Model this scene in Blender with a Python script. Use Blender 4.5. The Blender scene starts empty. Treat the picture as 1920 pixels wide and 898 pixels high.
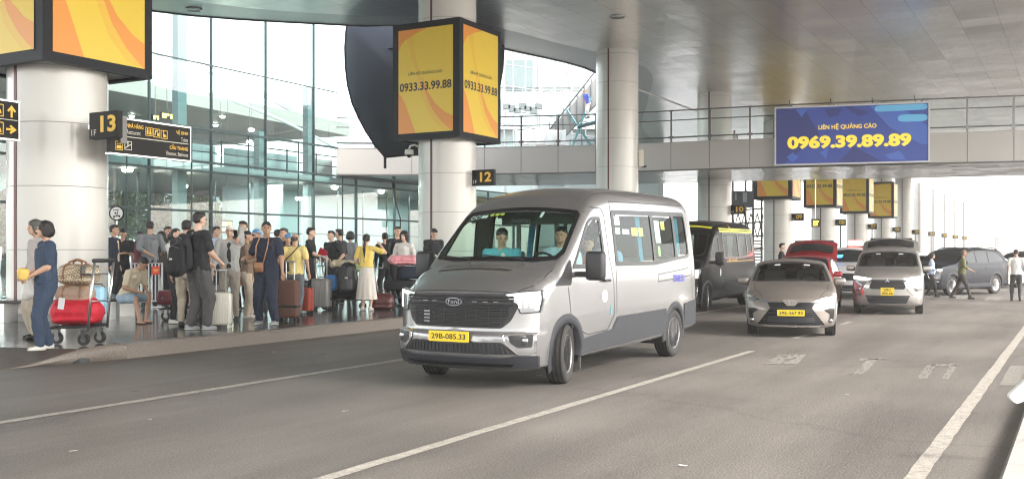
import bpy, bmesh, math, random
import numpy as np
from mathutils import Vector, Matrix, noise
random.seed(7)
R = math.radians
C = bpy.context.scene.collection
SC = bpy.context.scene

# ---------------------------------------------------------------- camera, light, exposure
cam_d = bpy.data.cameras.new('camera'); cam = bpy.data.objects.new('camera', cam_d); C.objects.link(cam)
cam.location = (0, 0, 1.5); cam.rotation_euler = (R(90), 0, 0)
cam_d.sensor_width = 36; cam_d.lens = 35.625; cam_d.shift_y = 0.01302
cam_d.clip_start = 0.1; cam_d.clip_end = 3000
SC.camera = cam
SUN_AZ, SUN_EL = 112, 38          # compass-like azimuth measured clockwise from +Y, elevation
w = bpy.data.worlds.new('World'); SC.world = w; w.use_nodes = True
nt = w.node_tree
sky = nt.nodes.new('ShaderNodeTexSky'); sky.sky_type = 'NISHITA'; sky.sun_disc = False
sky.sun_elevation = R(SUN_EL); sky.sun_rotation = R(SUN_AZ)
sky.air_density = 1.0; sky.dust_density = 1.2; sky.ozone_density = 1.0
hs = nt.nodes.new('ShaderNodeHueSaturation'); hs.inputs['Saturation'].default_value = 0.3     # a white, hazy sky
nt.links.new(sky.outputs[0], hs.inputs['Color']); wm = nt.nodes.new('ShaderNodeMix'); wm.data_type = 'RGBA'; wm.blend_type = 'MULTIPLY'; wm.inputs[0].default_value = 1; wm.inputs[7].default_value = (1, .965, .92, 1)
nt.links.new(hs.outputs[0], wm.inputs[6]); nt.links.new(wm.outputs[2], nt.nodes['Background'].inputs[0])
nt.nodes['Background'].inputs[1].default_value = 0.15
sun_d = bpy.data.lights.new('sun', 'SUN'); sun = bpy.data.objects.new('sun', sun_d); C.objects.link(sun)
sun_d.energy = 1.0; sun_d.angle = R(14); sun_d.color = (1.0, 0.95, 0.88)
_s = Vector((math.sin(R(SUN_AZ)) * math.cos(R(SUN_EL)), math.cos(R(SUN_AZ)) * math.cos(R(SUN_EL)), math.sin(R(SUN_EL))))
sun.rotation_euler = _s.to_track_quat('Z', 'Y').to_euler()
SC.view_settings.view_transform = 'Standard'; SC.view_settings.look = 'None'
SC.view_settings.exposure = 2.57; SC.view_settings.gamma = 1
SC.render.engine = 'CYCLES'
SC.cycles.use_denoising = True
SC.cycles.max_bounces = 8; SC.cycles.transparent_max_bounces = 16
SC.cycles.sample_clamp_indirect = 6; SC.cycles.filter_width = 1.15

# ---------------------------------------------------------------- frames of reference
DX, DY = 0.4900, 0.8717           # the road runs away from the camera along (DX, DY)
def W(u, v, z=0.0):               # u metres along the road, v metres to its right
    return Vector((u * DX + v * DY, u * DY - v * DX, z))
ROADROT = math.atan2(DY, DX)      # local +X along the road
def px(x, y, z=0.0):              # the spot on a level surface that is seen at x, y
    Y = (1.5 - z) * 1900 / (y - 474)
    return Vector(((x - 960) / 1900 * Y, Y, z))
def pz(x, y, Y):
    return Vector(((x - 960) / 1900 * Y, Y, 1.5 + (474 - y) / 1900 * Y))
def uv_of(p): return p.x * DX + p.y * DY, p.x * DY - p.y * DX

# ---------------------------------------------------------------- materials
MATS = {}
def mat(name, col, rough=0.6, metal=0.0, bump=0.0, bscale=60, var=0.0, vscale=4, coat=0.0, emit=0, back=None, spec=0.5, alpha=None):
    if name in MATS: return MATS[name]
    m = bpy.data.materials.new(name); m.use_nodes = True; t = m.node_tree; b = t.nodes['Principled BSDF']
    b.inputs['Base Color'].default_value = (*col, 1); b.inputs['Roughness'].default_value = rough
    b.inputs['Metallic'].default_value = metal; b.inputs['Specular IOR Level'].default_value = spec
    if coat: b.inputs['Coat Weight'].default_value = coat; b.inputs['Coat Roughness'].default_value = 0.06
    if emit: b.inputs['Emission Color'].default_value = (*col, 1); b.inputs['Emission Strength'].default_value = emit
    tc = None
    if bump or var:
        tc = t.nodes.new('ShaderNodeTexCoord')
    if bump:
        n = t.nodes.new('ShaderNodeTexNoise'); n.inputs['Scale'].default_value = bscale; n.inputs['Detail'].default_value = 4
        t.links.new(tc.outputs['Object'], n.inputs['Vector'])
        bp = t.nodes.new('ShaderNodeBump'); bp.inputs['Strength'].default_value = bump; bp.inputs['Distance'].default_value = 0.02
        t.links.new(n.outputs['Fac'], bp.inputs['Height']); t.links.new(bp.outputs[0], b.inputs['Normal'])
    last = None
    if var:
        n = t.nodes.new('ShaderNodeTexNoise'); n.inputs['Scale'].default_value = vscale; n.inputs['Detail'].default_value = 6
        t.links.new(tc.outputs['Object'], n.inputs['Vector'])
        mx = t.nodes.new('ShaderNodeMix'); mx.data_type = 'RGBA'
        mx.inputs[6].default_value = (*[c * (1 - var) for c in col], 1); mx.inputs[7].default_value = (*[min(1, c * (1 + var)) for c in col], 1)
        t.links.new(n.outputs['Fac'], mx.inputs[0]); t.links.new(mx.outputs[2], b.inputs['Base Color']); last = mx.outputs[2]
    if back:
        g = t.nodes.new('ShaderNodeNewGeometry'); mx = t.nodes.new('ShaderNodeMix'); mx.data_type = 'RGBA'
        t.links.new(g.outputs['Backfacing'], mx.inputs[0]); mx.inputs[7].default_value = (*back, 1)
        if last: t.links.new(last, mx.inputs[6])
        else: mx.inputs[6].default_value = (*col, 1)
        t.links.new(mx.outputs[2], b.inputs['Base Color'])
        m2 = t.nodes.new('ShaderNodeMath'); m2.operation = 'MULTIPLY_ADD'; t.links.new(g.outputs['Backfacing'], m2.inputs[0])
        m2.inputs[1].default_value = -metal; m2.inputs[2].default_value = metal; t.links.new(m2.outputs[0], b.inputs['Metallic'])
    MATS[name] = m
    return m
def glass_mat(name, tint, refl=1.0, rough=0.0, ior=1.5):
    if name in MATS: return MATS[name]
    m = bpy.data.materials.new(name); m.use_nodes = True; t = m.node_tree; t.nodes.clear()
    o = t.nodes.new('ShaderNodeOutputMaterial'); mx = t.nodes.new('ShaderNodeMixShader')
    tr = t.nodes.new('ShaderNodeBsdfTransparent'); tr.inputs[0].default_value = (*tint, 1)
    gl = t.nodes.new('ShaderNodeBsdfGlossy'); gl.inputs['Roughness'].default_value = rough
    fr = t.nodes.new('ShaderNodeLayerWeight'); fr.inputs[0].default_value = 0.5
    pw = t.nodes.new('ShaderNodeMath'); pw.operation = 'POWER'; pw.inputs[1].default_value = 3.0
    mm = t.nodes.new('ShaderNodeMath'); mm.operation = 'MULTIPLY_ADD'; mm.inputs[1].default_value = 0.75 * refl; mm.inputs[2].default_value = 0.06 * refl
    t.links.new(fr.outputs['Facing'], pw.inputs[0]); t.links.new(pw.outputs[0], mm.inputs[0]); t.links.new(mm.outputs[0], mx.inputs[0])
    t.links.new(tr.outputs[0], mx.inputs[1]); t.links.new(gl.outputs[0], mx.inputs[2]); t.links.new(mx.outputs[0], o.inputs[0])
    MATS[name] = m
    return m

# ---------------------------------------------------------------- objects
def tag(o, label=None, cat=None, group=None, kind=None):
    if label: o['label'] = label
    if cat: o['category'] = cat
    if group: o['group'] = group
    if kind: o['kind'] = kind
    return o
def empty(name, loc=(0, 0, 0), rz=0.0, label=None, cat=None, group=None, scale=1.0, parent=None):
    o = bpy.data.objects.new(name, None); C.objects.link(o); o.location = loc; o.rotation_euler = (0, 0, rz)
    o.scale = (scale,) * 3; o.empty_display_size = 0.1
    if parent: o.parent = parent
    return tag(o, label, cat, group)
def link_mesh(name, me, m=None, parent=None):
    o = bpy.data.objects.new(name, me); C.objects.link(o)
    if m is not None:
        for x in (m if isinstance(m, (list, tuple)) else [m]): me.materials.append(x)
    if parent: o.parent = parent
    return o
def from_bm(name, bm, m, parent=None, smooth=False, loc=None):
    me = bpy.data.meshes.new(name); bmesh.ops.recalc_face_normals(bm, faces=bm.faces); bm.to_mesh(me); bm.free()
    if smooth:
        me.polygons.foreach_set('use_smooth', [True] * len(me.polygons))
    o = link_mesh(name, me, m, parent)
    if loc is not None: o.location = loc
    return o
def from_py(name, vs, fs, m, parent=None, smooth=False, recalc=False):
    me = bpy.data.meshes.new(name); me.from_pydata([tuple(v) for v in vs], [], fs); me.update()
    if recalc:
        b = bmesh.new(); b.from_mesh(me); bmesh.ops.recalc_face_normals(b, faces=b.faces); b.to_mesh(me); b.free()
    if smooth: me.polygons.foreach_set('use_smooth', [True] * len(me.polygons))
    return link_mesh(name, me, m, parent)
def auto_smooth(o, ang=35):
    me = o.data; b = bmesh.new(); b.from_mesh(me)
    for e in b.edges:
        if len(e.link_faces) == 2 and e.calc_face_angle(0) > R(ang): e.smooth = False
    for f in b.faces: f.smooth = True
    b.to_mesh(me); b.free(); return o
def copy_tree(o, parent=None):
    c = o.copy(); C.objects.link(c)
    if parent: c.parent = parent
    for ch in list(o.children): copy_tree(ch, c)
    return c

def bx(bm, c, s, rot=None, bev=0.0):
    """box centred at c with full size s, optional 3x3/4x4 rotation"""
    g = bmesh.ops.create_cube(bm, size=1.0); vs = g['verts']
    M = Matrix.Translation(Vector(c)) @ (rot.to_4x4() if rot else Matrix.Identity(4)) @ Matrix.Diagonal((s[0], s[1], s[2], 1))
    bmesh.ops.transform(bm, matrix=M, verts=vs)
    if bev:
        es = list({e for v in vs for e in v.link_edges})
        bmesh.ops.bevel(bm, geom=es, offset=bev, segments=2, affect='EDGES', profile=0.5)
def tube(bm, pts, r, seg=8, caps=True):
    """tube through points; r a number or a list"""
    pts = [Vector(p) for p in pts]; n = len(pts); rs = r if isinstance(r, (list, tuple)) else [r] * n
    rings = []; prev = None
    for i, p in enumerate(pts):
        d = (pts[min(i + 1, n - 1)] - pts[max(i - 1, 0)]).normalized()
        if prev is None:
            a = d.cross(Vector((0, 0, 1)));
            if a.length < 1e-3: a = Vector((1, 0, 0))
            a.normalize()
        else:
            a = (prev - d * prev.dot(d)).normalized()
        prev = a; b = d.cross(a)
        rings.append([bm.verts.new(p + (a * math.cos(2 * math.pi * k / seg) + b * math.sin(2 * math.pi * k / seg)) * rs[i]) for k in range(seg)])
    for i in range(n - 1):
        for k in range(seg):
            bm.faces.new((rings[i][k], rings[i][(k + 1) % seg], rings[i + 1][(k + 1) % seg], rings[i + 1][k]))
    if caps:
        bm.faces.new(rings[0][::-1]); bm.faces.new(rings[-1])
def lathe(bm, prof, seg=32, M=None, closed=False):
    """profile of (r, h) turned about Z (M places it)"""
    M = M or Matrix.Identity(4); rings = []
    for r, h in prof:
        rings.append([bm.verts.new(M @ Vector((r * math.cos(2 * math.pi * k / seg), r * math.sin(2 * math.pi * k / seg), h))) for k in range(seg)])
    n = len(rings)
    for i in range(n if closed else n - 1):
        a, b = rings[i], rings[(i + 1) % n]
        for k in range(seg): bm.faces.new((a[k], a[(k + 1) % seg], b[(k + 1) % seg], b[k]))
    if not closed:
        if prof[0][0] > 1e-4: bm.faces.new(rings[0][::-1])
        if prof[-1][0] > 1e-4: bm.faces.new(rings[-1])
def prism(bm, poly, h0, h1, M=None):
    """2D polygon extruded from h0 to h1 along local z"""
    M = M or Matrix.Identity(4)
    a = [bm.verts.new(M @ Vector((x, y, h0))) for x, y in poly]; b = [bm.verts.new(M @ Vector((x, y, h1))) for x, y in poly]
    n = len(poly)
    bm.faces.new(a[::-1]); bm.faces.new(b)
    for i in range(n): bm.faces.new((a[i], a[(i + 1) % n], b[(i + 1) % n], b[i]))
def rpoly(pts, r, seg=4):
    """polygon with rounded corners; r a number or one per corner"""
    out = []; n = len(pts)
    for i in range(n):
        p0, p, p1 = (Vector(pts[(i - 1) % n]), Vector(pts[i]), Vector(pts[(i + 1) % n]))
        rr = r[i] if isinstance(r, (list, tuple)) else r
        a = (p0 - p); b = (p1 - p); rr = min(rr, a.length * 0.45, b.length * 0.45)
        if rr < 1e-4: out.append(tuple(p)); continue
        a = p + a.normalized() * rr; b = p + b.normalized() * rr
        for k in range(seg + 1):
            t = k / seg; q = a * (1 - t) ** 2 + p * 2 * t * (1 - t) + b * t * t
            out.append((q.x, q.y))
    return out
def frameM(o, x, y):
    """matrix with local X along x, local Y along y"""
    x = Vector(x).normalized(); y = Vector(y).normalized(); z = x.cross(y).normalized()
    return Matrix(((x.x, y.x, z.x, o[0]), (x.y, y.y, z.y, o[1]), (x.z, y.z, z.z, o[2]), (0, 0, 0, 1)))
TRASH = []
TMP = bpy.data.scenes.new('workbench_scene')          # a scratch scene, removed at the end
def evaluated(o):
    TMP.collection.objects.link(o); vl = TMP.view_layers[0]; vl.update()
    return bpy.data.meshes.new_from_object(o.evaluated_get(vl.depsgraph))
def text(s, M, m, w_=None, h_=None, parent=None, name='lettering', bold=0.0, ext=0.002, anchor='C'):
    """lettering as a mesh in the local XY plane of M, fitted to width w_ and/or height h_"""
    cu = bpy.data.curves.new('t', 'FONT'); cu.body = s; cu.size = 1; cu.offset = bold; cu.extrude = 0.0; cu.resolution_u = 3
    o = bpy.data.objects.new('t', cu); me = evaluated(o)
    TMP.collection.objects.unlink(o); TRASH.extend((o, cu))
    co = np.empty(len(me.vertices) * 3); me.vertices.foreach_get('co', co); co = co.reshape(-1, 3)
    mn, mx_ = co.min(0), co.max(0); sw, sh = mx_[0] - mn[0], mx_[1] - mn[1]
    kx = w_ / sw if w_ else None; ky = h_ / sh if h_ else None
    kx = kx or ky; ky = ky or kx
    ax = {'C': (mn[0] + mx_[0]) / 2, 'L': mn[0], 'R': mx_[0]}[anchor]
    co = (co - [ax, (mn[1] + mx_[1]) / 2, 0]) * [kx, ky, 1]; co[:, 2] = ext
    me.vertices.foreach_set('co', co.reshape(-1)); me.transform(M); me.update()
    me.materials.clear()
    return link_mesh(name, me, m, parent)
def remesh(bm, voxel, smooth=4, noise_amp=0.0, noise_scale=6.0):
    me = bpy.data.meshes.new('r'); bm.to_mesh(me); bm.free()
    o = bpy.data.objects.new('r', me)
    a = o.modifiers.new('a', 'REMESH'); a.mode = 'VOXEL'; a.voxel_size = voxel
    if smooth:
        s = o.modifiers.new('s', 'SMOOTH'); s.iterations = smooth; s.factor = 0.5
    out = evaluated(o)
    TMP.collection.objects.unlink(o); TRASH.extend((o, me))
    if noise_amp:
        off = random.random() * 50
        N_ = len(out.vertices); co = np.empty(N_ * 3, np.float32); no = np.empty(N_ * 3, np.float32)
        out.vertices.foreach_get('co', co); out.vertex_normals.foreach_get('vector', no); co = co.reshape(-1, 3); no = no.reshape(-1, 3)
        k_ = np.empty(N_)
        for i in range(N_):
            q = Vector((co[i, 0] * noise_scale, co[i, 1] * noise_scale, co[i, 2] * noise_scale * 0.55 + off)); k_[i] = noise.noise(q) + 0.5 * noise.noise(q * 2.3)
        co += no * (noise_amp * k_)[:, None]; out.vertices.foreach_set('co', co.reshape(-1)); out.update()
    out.polygons.foreach_set('use_smooth', [True] * len(out.polygons))
    out.materials.clear()
    return out
def ell(bm, c, r, rot=None, sub=2):
    g = bmesh.ops.create_icosphere(bm, subdivisions=sub, radius=1.0)
    r = (r,) * 3 if isinstance(r, (int, float)) else r
    M = Matrix.Translation(Vector(c)) @ (rot.to_4x4() if rot else Matrix.Identity(4)) @ Matrix.Diagonal((*r, 1))
    bmesh.ops.transform(bm, matrix=M, verts=g['verts'])
    return g['verts']
def limb(bm, a, b, ra, rb, rot=None):
    """tapered limb: the hull of two ellipsoids"""
    h = bmesh.new()
    ell(h, a, ra, rot, 2); ell(h, b, rb, rot, 2)
    fs = h.faces[:]; bmesh.ops.delete(h, geom=fs, context='FACES_ONLY'); bmesh.ops.delete(h, geom=h.edges[:], context='EDGES_FACES') if h.edges else None
    bmesh.ops.convex_hull(h, input=h.verts)
    loose = [v for v in h.verts if not v.link_faces]
    bmesh.ops.delete(h, geom=loose, context='VERTS')
    mp = {v: bm.verts.new(v.co) for v in h.verts}
    for f in h.faces: bm.faces.new([mp[v] for v in f.verts])
    h.free()
# ================================================================ SETTING
def tex_ground(name, c1, c2, scale, rough, fine=220, bump=0.25, spots=0.0, tiles=None, spec=0.5, streak=False):
    m = bpy.data.materials.new(name); m.use_nodes = True; t = m.node_tree; b = t.nodes['Principled BSDF']
    L = t.links.new; N = t.nodes.new
    b.inputs['Specular IOR Level'].default_value = spec
    tc = N('ShaderNodeTexCoord'); rot = N('ShaderNodeMapping'); rot.inputs['Rotation'].default_value = (0, 0, -ROADROT); L(tc.outputs['Object'], rot.inputs[0])
    n1 = N('ShaderNodeTexNoise'); n1.inputs['Scale'].default_value = scale; n1.inputs['Detail'].default_value = 8; n1.inputs['Roughness'].default_value = 0.65
    if streak:
        mp = N('ShaderNodeMapping'); mp.inputs['Scale'].default_value = (0.12, 1, 1); L(rot.outputs[0], mp.inputs[0]); L(mp.outputs[0], n1.inputs['Vector'])
    else: L(rot.outputs[0], n1.inputs['Vector'])
    n2 = N('ShaderNodeTexNoise'); n2.inputs['Scale'].default_value = fine; n2.inputs['Detail'].default_value = 3; L(rot.outputs[0], n2.inputs['Vector'])
    ad = N('ShaderNodeMath'); ad.operation = 'MULTIPLY_ADD'; ad.inputs[1].default_value = 0.5; ad.inputs[2].default_value = 0.0; L(n1.outputs['Fac'], ad.inputs[0])
    ad2 = N('ShaderNodeMath'); ad2.operation = 'MULTIPLY_ADD'; ad2.inputs[1].default_value = 0.5; L(n2.outputs['Fac'], ad2.inputs[0]); L(ad.outputs[0], ad2.inputs[2])
    rp = N('ShaderNodeValToRGB'); rp.color_ramp.elements[0].position = 0.36; rp.color_ramp.elements[1].position = 0.64
    rp.color_ramp.elements[0].color = (*c1, 1); rp.color_ramp.elements[1].color = (*c2, 1); L(ad2.outputs[0], rp.inputs[0])
    col = rp.outputs[0]
    if streak:
        sp = N('ShaderNodeSeparateXYZ'); L(rot.outputs[0], sp.inputs[0]); wv = N('ShaderNodeMath'); wv.operation = 'SINE'; ml = N('ShaderNodeMath'); ml.operation = 'MULTIPLY'; ml.inputs[1].default_value = 3.45; L(sp.outputs['Y'], ml.inputs[0]); L(ml.outputs[0], wv.inputs[0])
        n3 = N('ShaderNodeTexNoise'); n3.inputs['Scale'].default_value = .35; n3.inputs['Detail'].default_value = 5; L(rot.outputs[0], n3.inputs['Vector'])
        mr = N('ShaderNodeMapRange'); mr.inputs[1].default_value = .35; mr.inputs[2].default_value = .7; mr.inputs[3].default_value = 1.06; mr.inputs[4].default_value = .72; L(n3.outputs['Fac'], mr.inputs[0])
        m4 = N('ShaderNodeMath'); m4.operation = 'MULTIPLY_ADD'; m4.inputs[1].default_value = .06; L(wv.outputs[0], m4.inputs[0]); L(mr.outputs[0], m4.inputs[2])
        vv = N('ShaderNodeTexVoronoi'); vv.feature = 'DISTANCE_TO_EDGE'; vv.inputs['Scale'].default_value = .16; dn = N('ShaderNodeTexNoise'); dn.inputs['Scale'].default_value = .9; dn.inputs['Detail'].default_value = 6; L(rot.outputs[0], dn.inputs['Vector']); mv = N('ShaderNodeMix'); mv.data_type = 'VECTOR'; mv.inputs[0].default_value = .5; L(rot.outputs[0], mv.inputs[4]); L(dn.outputs['Color'], mv.inputs[5]); L(mv.outputs[1], vv.inputs['Vector'])
        ck = N('ShaderNodeMapRange'); ck.inputs[1].default_value = 0; ck.inputs[2].default_value = .004; ck.inputs[3].default_value = .84; ck.inputs[4].default_value = 1; L(vv.outputs['Distance'], ck.inputs[0])
        m5 = N('ShaderNodeMath'); m5.operation = 'MULTIPLY'; L(m4.outputs[0], m5.inputs[0]); L(ck.outputs[0], m5.inputs[1])
        vm = N('ShaderNodeVectorMath'); vm.operation = 'SCALE'; L(col, vm.inputs[0]); L(m5.outputs[0], vm.inputs['Scale']); col = vm.outputs[0]
    if spots:
        v = N('ShaderNodeTexVoronoi'); v.inputs['Scale'].default_value = 1.1; L(rot.outputs[0], v.inputs['Vector'])
        st = N('ShaderNodeMath'); st.operation = 'LESS_THAN'; st.inputs[1].default_value = 0.045; L(v.outputs['Distance'], st.inputs[0])
        s2 = N('ShaderNodeMath'); s2.operation = 'MULTIPLY'; s2.inputs[1].default_value = spots; L(st.outputs[0], s2.inputs[0])
        mx = N('ShaderNodeMix'); mx.data_type = 'RGBA'; mx.inputs[7].default_value = (c1[0] * .35, c1[1] * .35, c1[2] * .35, 1); L(s2.outputs[0], mx.inputs[0]); L(col, mx.inputs[6]); col = mx.outputs[2]
    if tiles:
        br = N('ShaderNodeTexBrick'); br.offset = 0.0; br.inputs['Scale'].default_value = 1.0; br.inputs['Brick Width'].default_value = tiles; br.inputs['Row Height'].default_value = tiles
        br.inputs['Mortar Size'].default_value = 0.004; br.inputs['Color1'].default_value = (.85, .85, .85, 1); br.inputs['Color2'].default_value = (1.1, 1.1, 1.1, 1); br.inputs['Mortar'].default_value = (.35, .35, .35, 1)
        L(rot.outputs[0], br.inputs['Vector'])
        mx = N('ShaderNodeMix'); mx.data_type = 'RGBA'; mx.blend_type = 'MULTIPLY'; mx.inputs[0].default_value = 1; L(col, mx.inputs[6]); L(br.outputs['Color'], mx.inputs[7]); col = mx.outputs[2]
    L(col, b.inputs['Base Color'])
    rr = N('ShaderNodeMapRange'); rr.inputs[3].default_value = rough - 0.04; rr.inputs[4].default_value = rough + 0.12; L(n1.outputs['Fac'], rr.inputs[0]); L(rr.outputs[0], b.inputs['Roughness'])
    if bump:
        bp = N('ShaderNodeBump'); bp.inputs['Strength'].default_value = bump; bp.inputs['Distance'].default_value = 0.01; L(n2.outputs['Fac'], bp.inputs['Height']); L(bp.outputs[0], b.inputs['Normal'])
    return m
M_asphalt = tex_ground('asphalt', (.105, .094, .084), (.225, .204, .183), 1.1, 0.58, fine=55, bump=0.6, spots=0.6, streak=True)
M_ground = tex_ground('far_ground', (.20, .195, .19), (.28, .275, .265), .3, 0.8)
M_tile = tex_ground('polished_granite', (.075, .078, .08), (.12, .122, .125), 2.2, 0.10, fine=150, bump=0.02, tiles=0.6)
M_gran = tex_ground('kerb_granite', (.10, .085, .072), (.33, .28, .235), 50, 0.5, fine=240, bump=0.15)
M_brown = tex_ground('ramp_granite', (.055, .04, .032), (.10, .075, .06), 30, 0.45, fine=240, bump=0.15)
M_paint = tex_ground('worn_road_paint', (.20, .185, .165), (.52, .48, .42), 11, 0.6, fine=90, bump=0.3)
M_conc = tex_ground('pale_concrete', (.30, .285, .265), (.45, .43, .40), 5, 0.75, fine=90, bump=0.3)
M_wall = mat('white_wall', (.62, .66, .66), .55, var=.06)
def sheet(name, pts, m, kind='structure', parent=None):
    return tag(from_py(name, pts, [list(range(len(pts)))], m, parent), kind=kind)
def slab(name, poly_uv, z0, z1, m, kind='structure', bev=0.0, parent=None):
    bm = bmesh.new(); ps = [W(u, v) for u, v in poly_uv]
    prism(bm, [(p.x, p.y) for p in ps], z0, z1)
    if bev: bmesh.ops.bevel(bm, geom=[e for e in bm.edges if abs(e.verts[0].co.z - z1) < 1e-4 and abs(e.verts[1].co.z - z1) < 1e-4], offset=bev, segments=3, affect='EDGES')
    o = from_bm(name, bm, m, parent)
    return tag(o, kind=kind) if kind else o
sheet('ground', [W(-60, -170, -.008), W(520, -170, -.008), W(520, 180, -.008), W(-60, 180, -.008)], M_ground)
sheet('road', [W(-8, -20, 0), W(8, -20, 0), W(12, -12.1, 0), W(330, -12.1, 0), W(330, 22, 0), W(-8, 22, 0)], M_asphalt)

# worn strips of paint: a long sheet with ragged gaps
def strip(name, u0, u1, v, wd, m=M_paint, z=.004, wear=0.0, skew=0.0, nm=None):
    vs, fs = [], []
    n = max(2, int((u1 - u0) / .25)); rnd = random.Random(int(abs(u0 * 7 + v * 31)))
    rows = 6 if wear else 1
    for i in range(n + 1):
        u = u0 + (u1 - u0) * i / n
        for j in range(rows + 1):
            e = (rnd.random() - .5) * .012
            vs.append(W(u, v - wd / 2 + wd * j / rows + e + skew * (u - u0), z))
    for i in range(n):
        for j in range(rows):
            if wear and noise.noise(Vector((u0 * 3 + i * .55, v * 5 + j * .9, 1.3))) < wear - .35: continue
            a = i * (rows + 1) + j; fs.append((a, a + rows + 1, a + rows + 2, a + 1))
    return tag(from_py(name, vs, fs, m), kind='structure')
strip('lane_line', -2, 140, -8.33, .135)
strip('lane_line', -2, 15.3, -4.39, .115)
strip('edge_line', -2, 260, -.97, .125)
for k in range(16): strip('lane_line', 17.9 + k * 4.0, 18.9 + k * 4.0, -4.39, .12)
# faded letters and bars of a crossing ahead
def bar_px(name, quad, wear=0.12):
    vs, fs = [], []; q = [px(x, y, .0045) for x, y in quad]; n, m_ = 14, 8
    for i in range(n + 1):
        for j in range(m_ + 1):
            a = q[0].lerp(q[1], i / n); b = q[3].lerp(q[2], i / n); p = a.lerp(b, j / m_); vs.append(Vector((p.x, p.y, .0045)))
    for i in range(n):
        for j in range(m_):
            if noise.noise(Vector((quad[0][0] * .1 + i * .5, j * .6, 4.2))) < wear - .2: continue
            a = i * (m_ + 1) + j; fs.append((a, a + m_ + 1, a + m_ + 2, a + 1))
    tag(from_py(name, vs, fs, M_faded), kind='structure')
M_faded = tex_ground('faded_paint', (.16, .147, .133), (.32, .30, .27), 12, 0.65, fine=60, bump=0.3)
for q in ([(1430, 682), (1495, 682), (1512, 664), (1462, 664)], [(1600, 701), (1618, 701), (1650, 672), (1628, 672)], [(1612, 676), (1668, 672), (1662, 670), (1610, 672)],
          [(1718, 709), (1738, 709), (1757, 682), (1740, 682)], [(1765, 710), (1778, 710), (1797, 683), (1783, 683)], [(1745, 686), (1795, 686), (1797, 682), (1747, 682)]):
    bar_px('crossing_mark', q, -.04)
bar_px('crossing_mark', [(1873, 722), (1935, 722), (1945, 685), (1894, 685)], -.5)
for q in ([(1690, 562), (1722, 562), (1728, 556), (1700, 556)], [(1780, 560), (1810, 560), (1815, 554), (1788, 554)], [(1845, 563), (1875, 563), (1880, 556), (1852, 556)], [(1895, 561), (1925, 561), (1930, 554), (1900, 554)]):
    bar_px('crossing_mark', q, -.1)
# pavement with its granite kerb, and the brown ramp at its near end
KV = -11.8
B0, B1, B2, B3 = px(233, 645.6, .2), px(150, 653.5, .2), px(55, 683, .03), px(4, 693, .003)
UB = uv_of(B0)[0]
slab('pavement', [(UB, KV - .32), (330, KV - .32), (330, -60), (-10, -60), (-10, -32), uv_of(px(-160, 649, .2)), uv_of(px(0, 650, .2)), uv_of(B1)], -.02, .197, M_tile)
kb = []
slab('kerb', [(UB, KV), (330, KV), (330, KV - .318), (UB, KV - .318)], -.02, .2, M_gran, bev=.03)
bm = bmesh.new()
A = [W(UB, KV - .318, .198), Vector((B1.x, B1.y, .197)), B2, B3, W(UB, KV, .185), px(146, 668.5, .1), px(60, 686, .022), W(UB, KV + .002, .0), px(146, 679.5, 0), px(55, 688.5, 0)]
f = [bm.verts.new(p) for p in A]
for t in ((0, 1, 5, 4), (1, 2, 6, 5), (2, 3, 6), (4, 5, 8, 7), (5, 6, 9, 8), (6, 3, 9)): bm.faces.new([f[i] for i in t])
tag(from_bm('kerb_end', bm, M_gran, None, True), kind='structure')
from_rp = [px(-160, 649, .2), px(0, 650, .2), B1, B2, B3, px(-140, 702, .003)]
vs = [Vector((p.x, p.y, p.z - (.004 if p.z > .1 else 0))) for p in from_rp]; tag(from_py('ramp', vs, [(0, 1, 4, 5), (1, 2, 3), (1, 3, 4)], M_brown), kind='structure')
# pale kerb at the right edge of the road
slab('median_kerb', [(-1, -.435), (300, -.435), (300, .9), (-1, .9)], -.01, .15, M_conc, bev=.02)

# litter and stains on the road
for i, (x, y) in enumerate([(137, 846), (647, 771), (255, 668), (297, 665), (613, 669), (1281, 873), (281, 787), (1010, 705), (515, 660), (1590, 740)]):
    p = px(x, y, .006); bm = bmesh.new(); rz = random.random() * 3
    s = .020 + random.random() * .014
    vs = [bm.verts.new((s * (math.cos(a) * 1.6 + random.uniform(-.2, .2)), s * (math.sin(a) * .7 + random.uniform(-.2, .2)), .003 + random.random() * .008)) for a in np.linspace(0, 5.6, 8)]
    bm.faces.new(vs); o = from_bm('litter', bm, mat('litter_white', (.5, .48, .44), .6)); o.location = p; o.rotation_euler.z = rz
    tag(o, 'small pale scrap of paper litter lying on the asphalt', 'litter', 'scraps of litter on the road')

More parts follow.
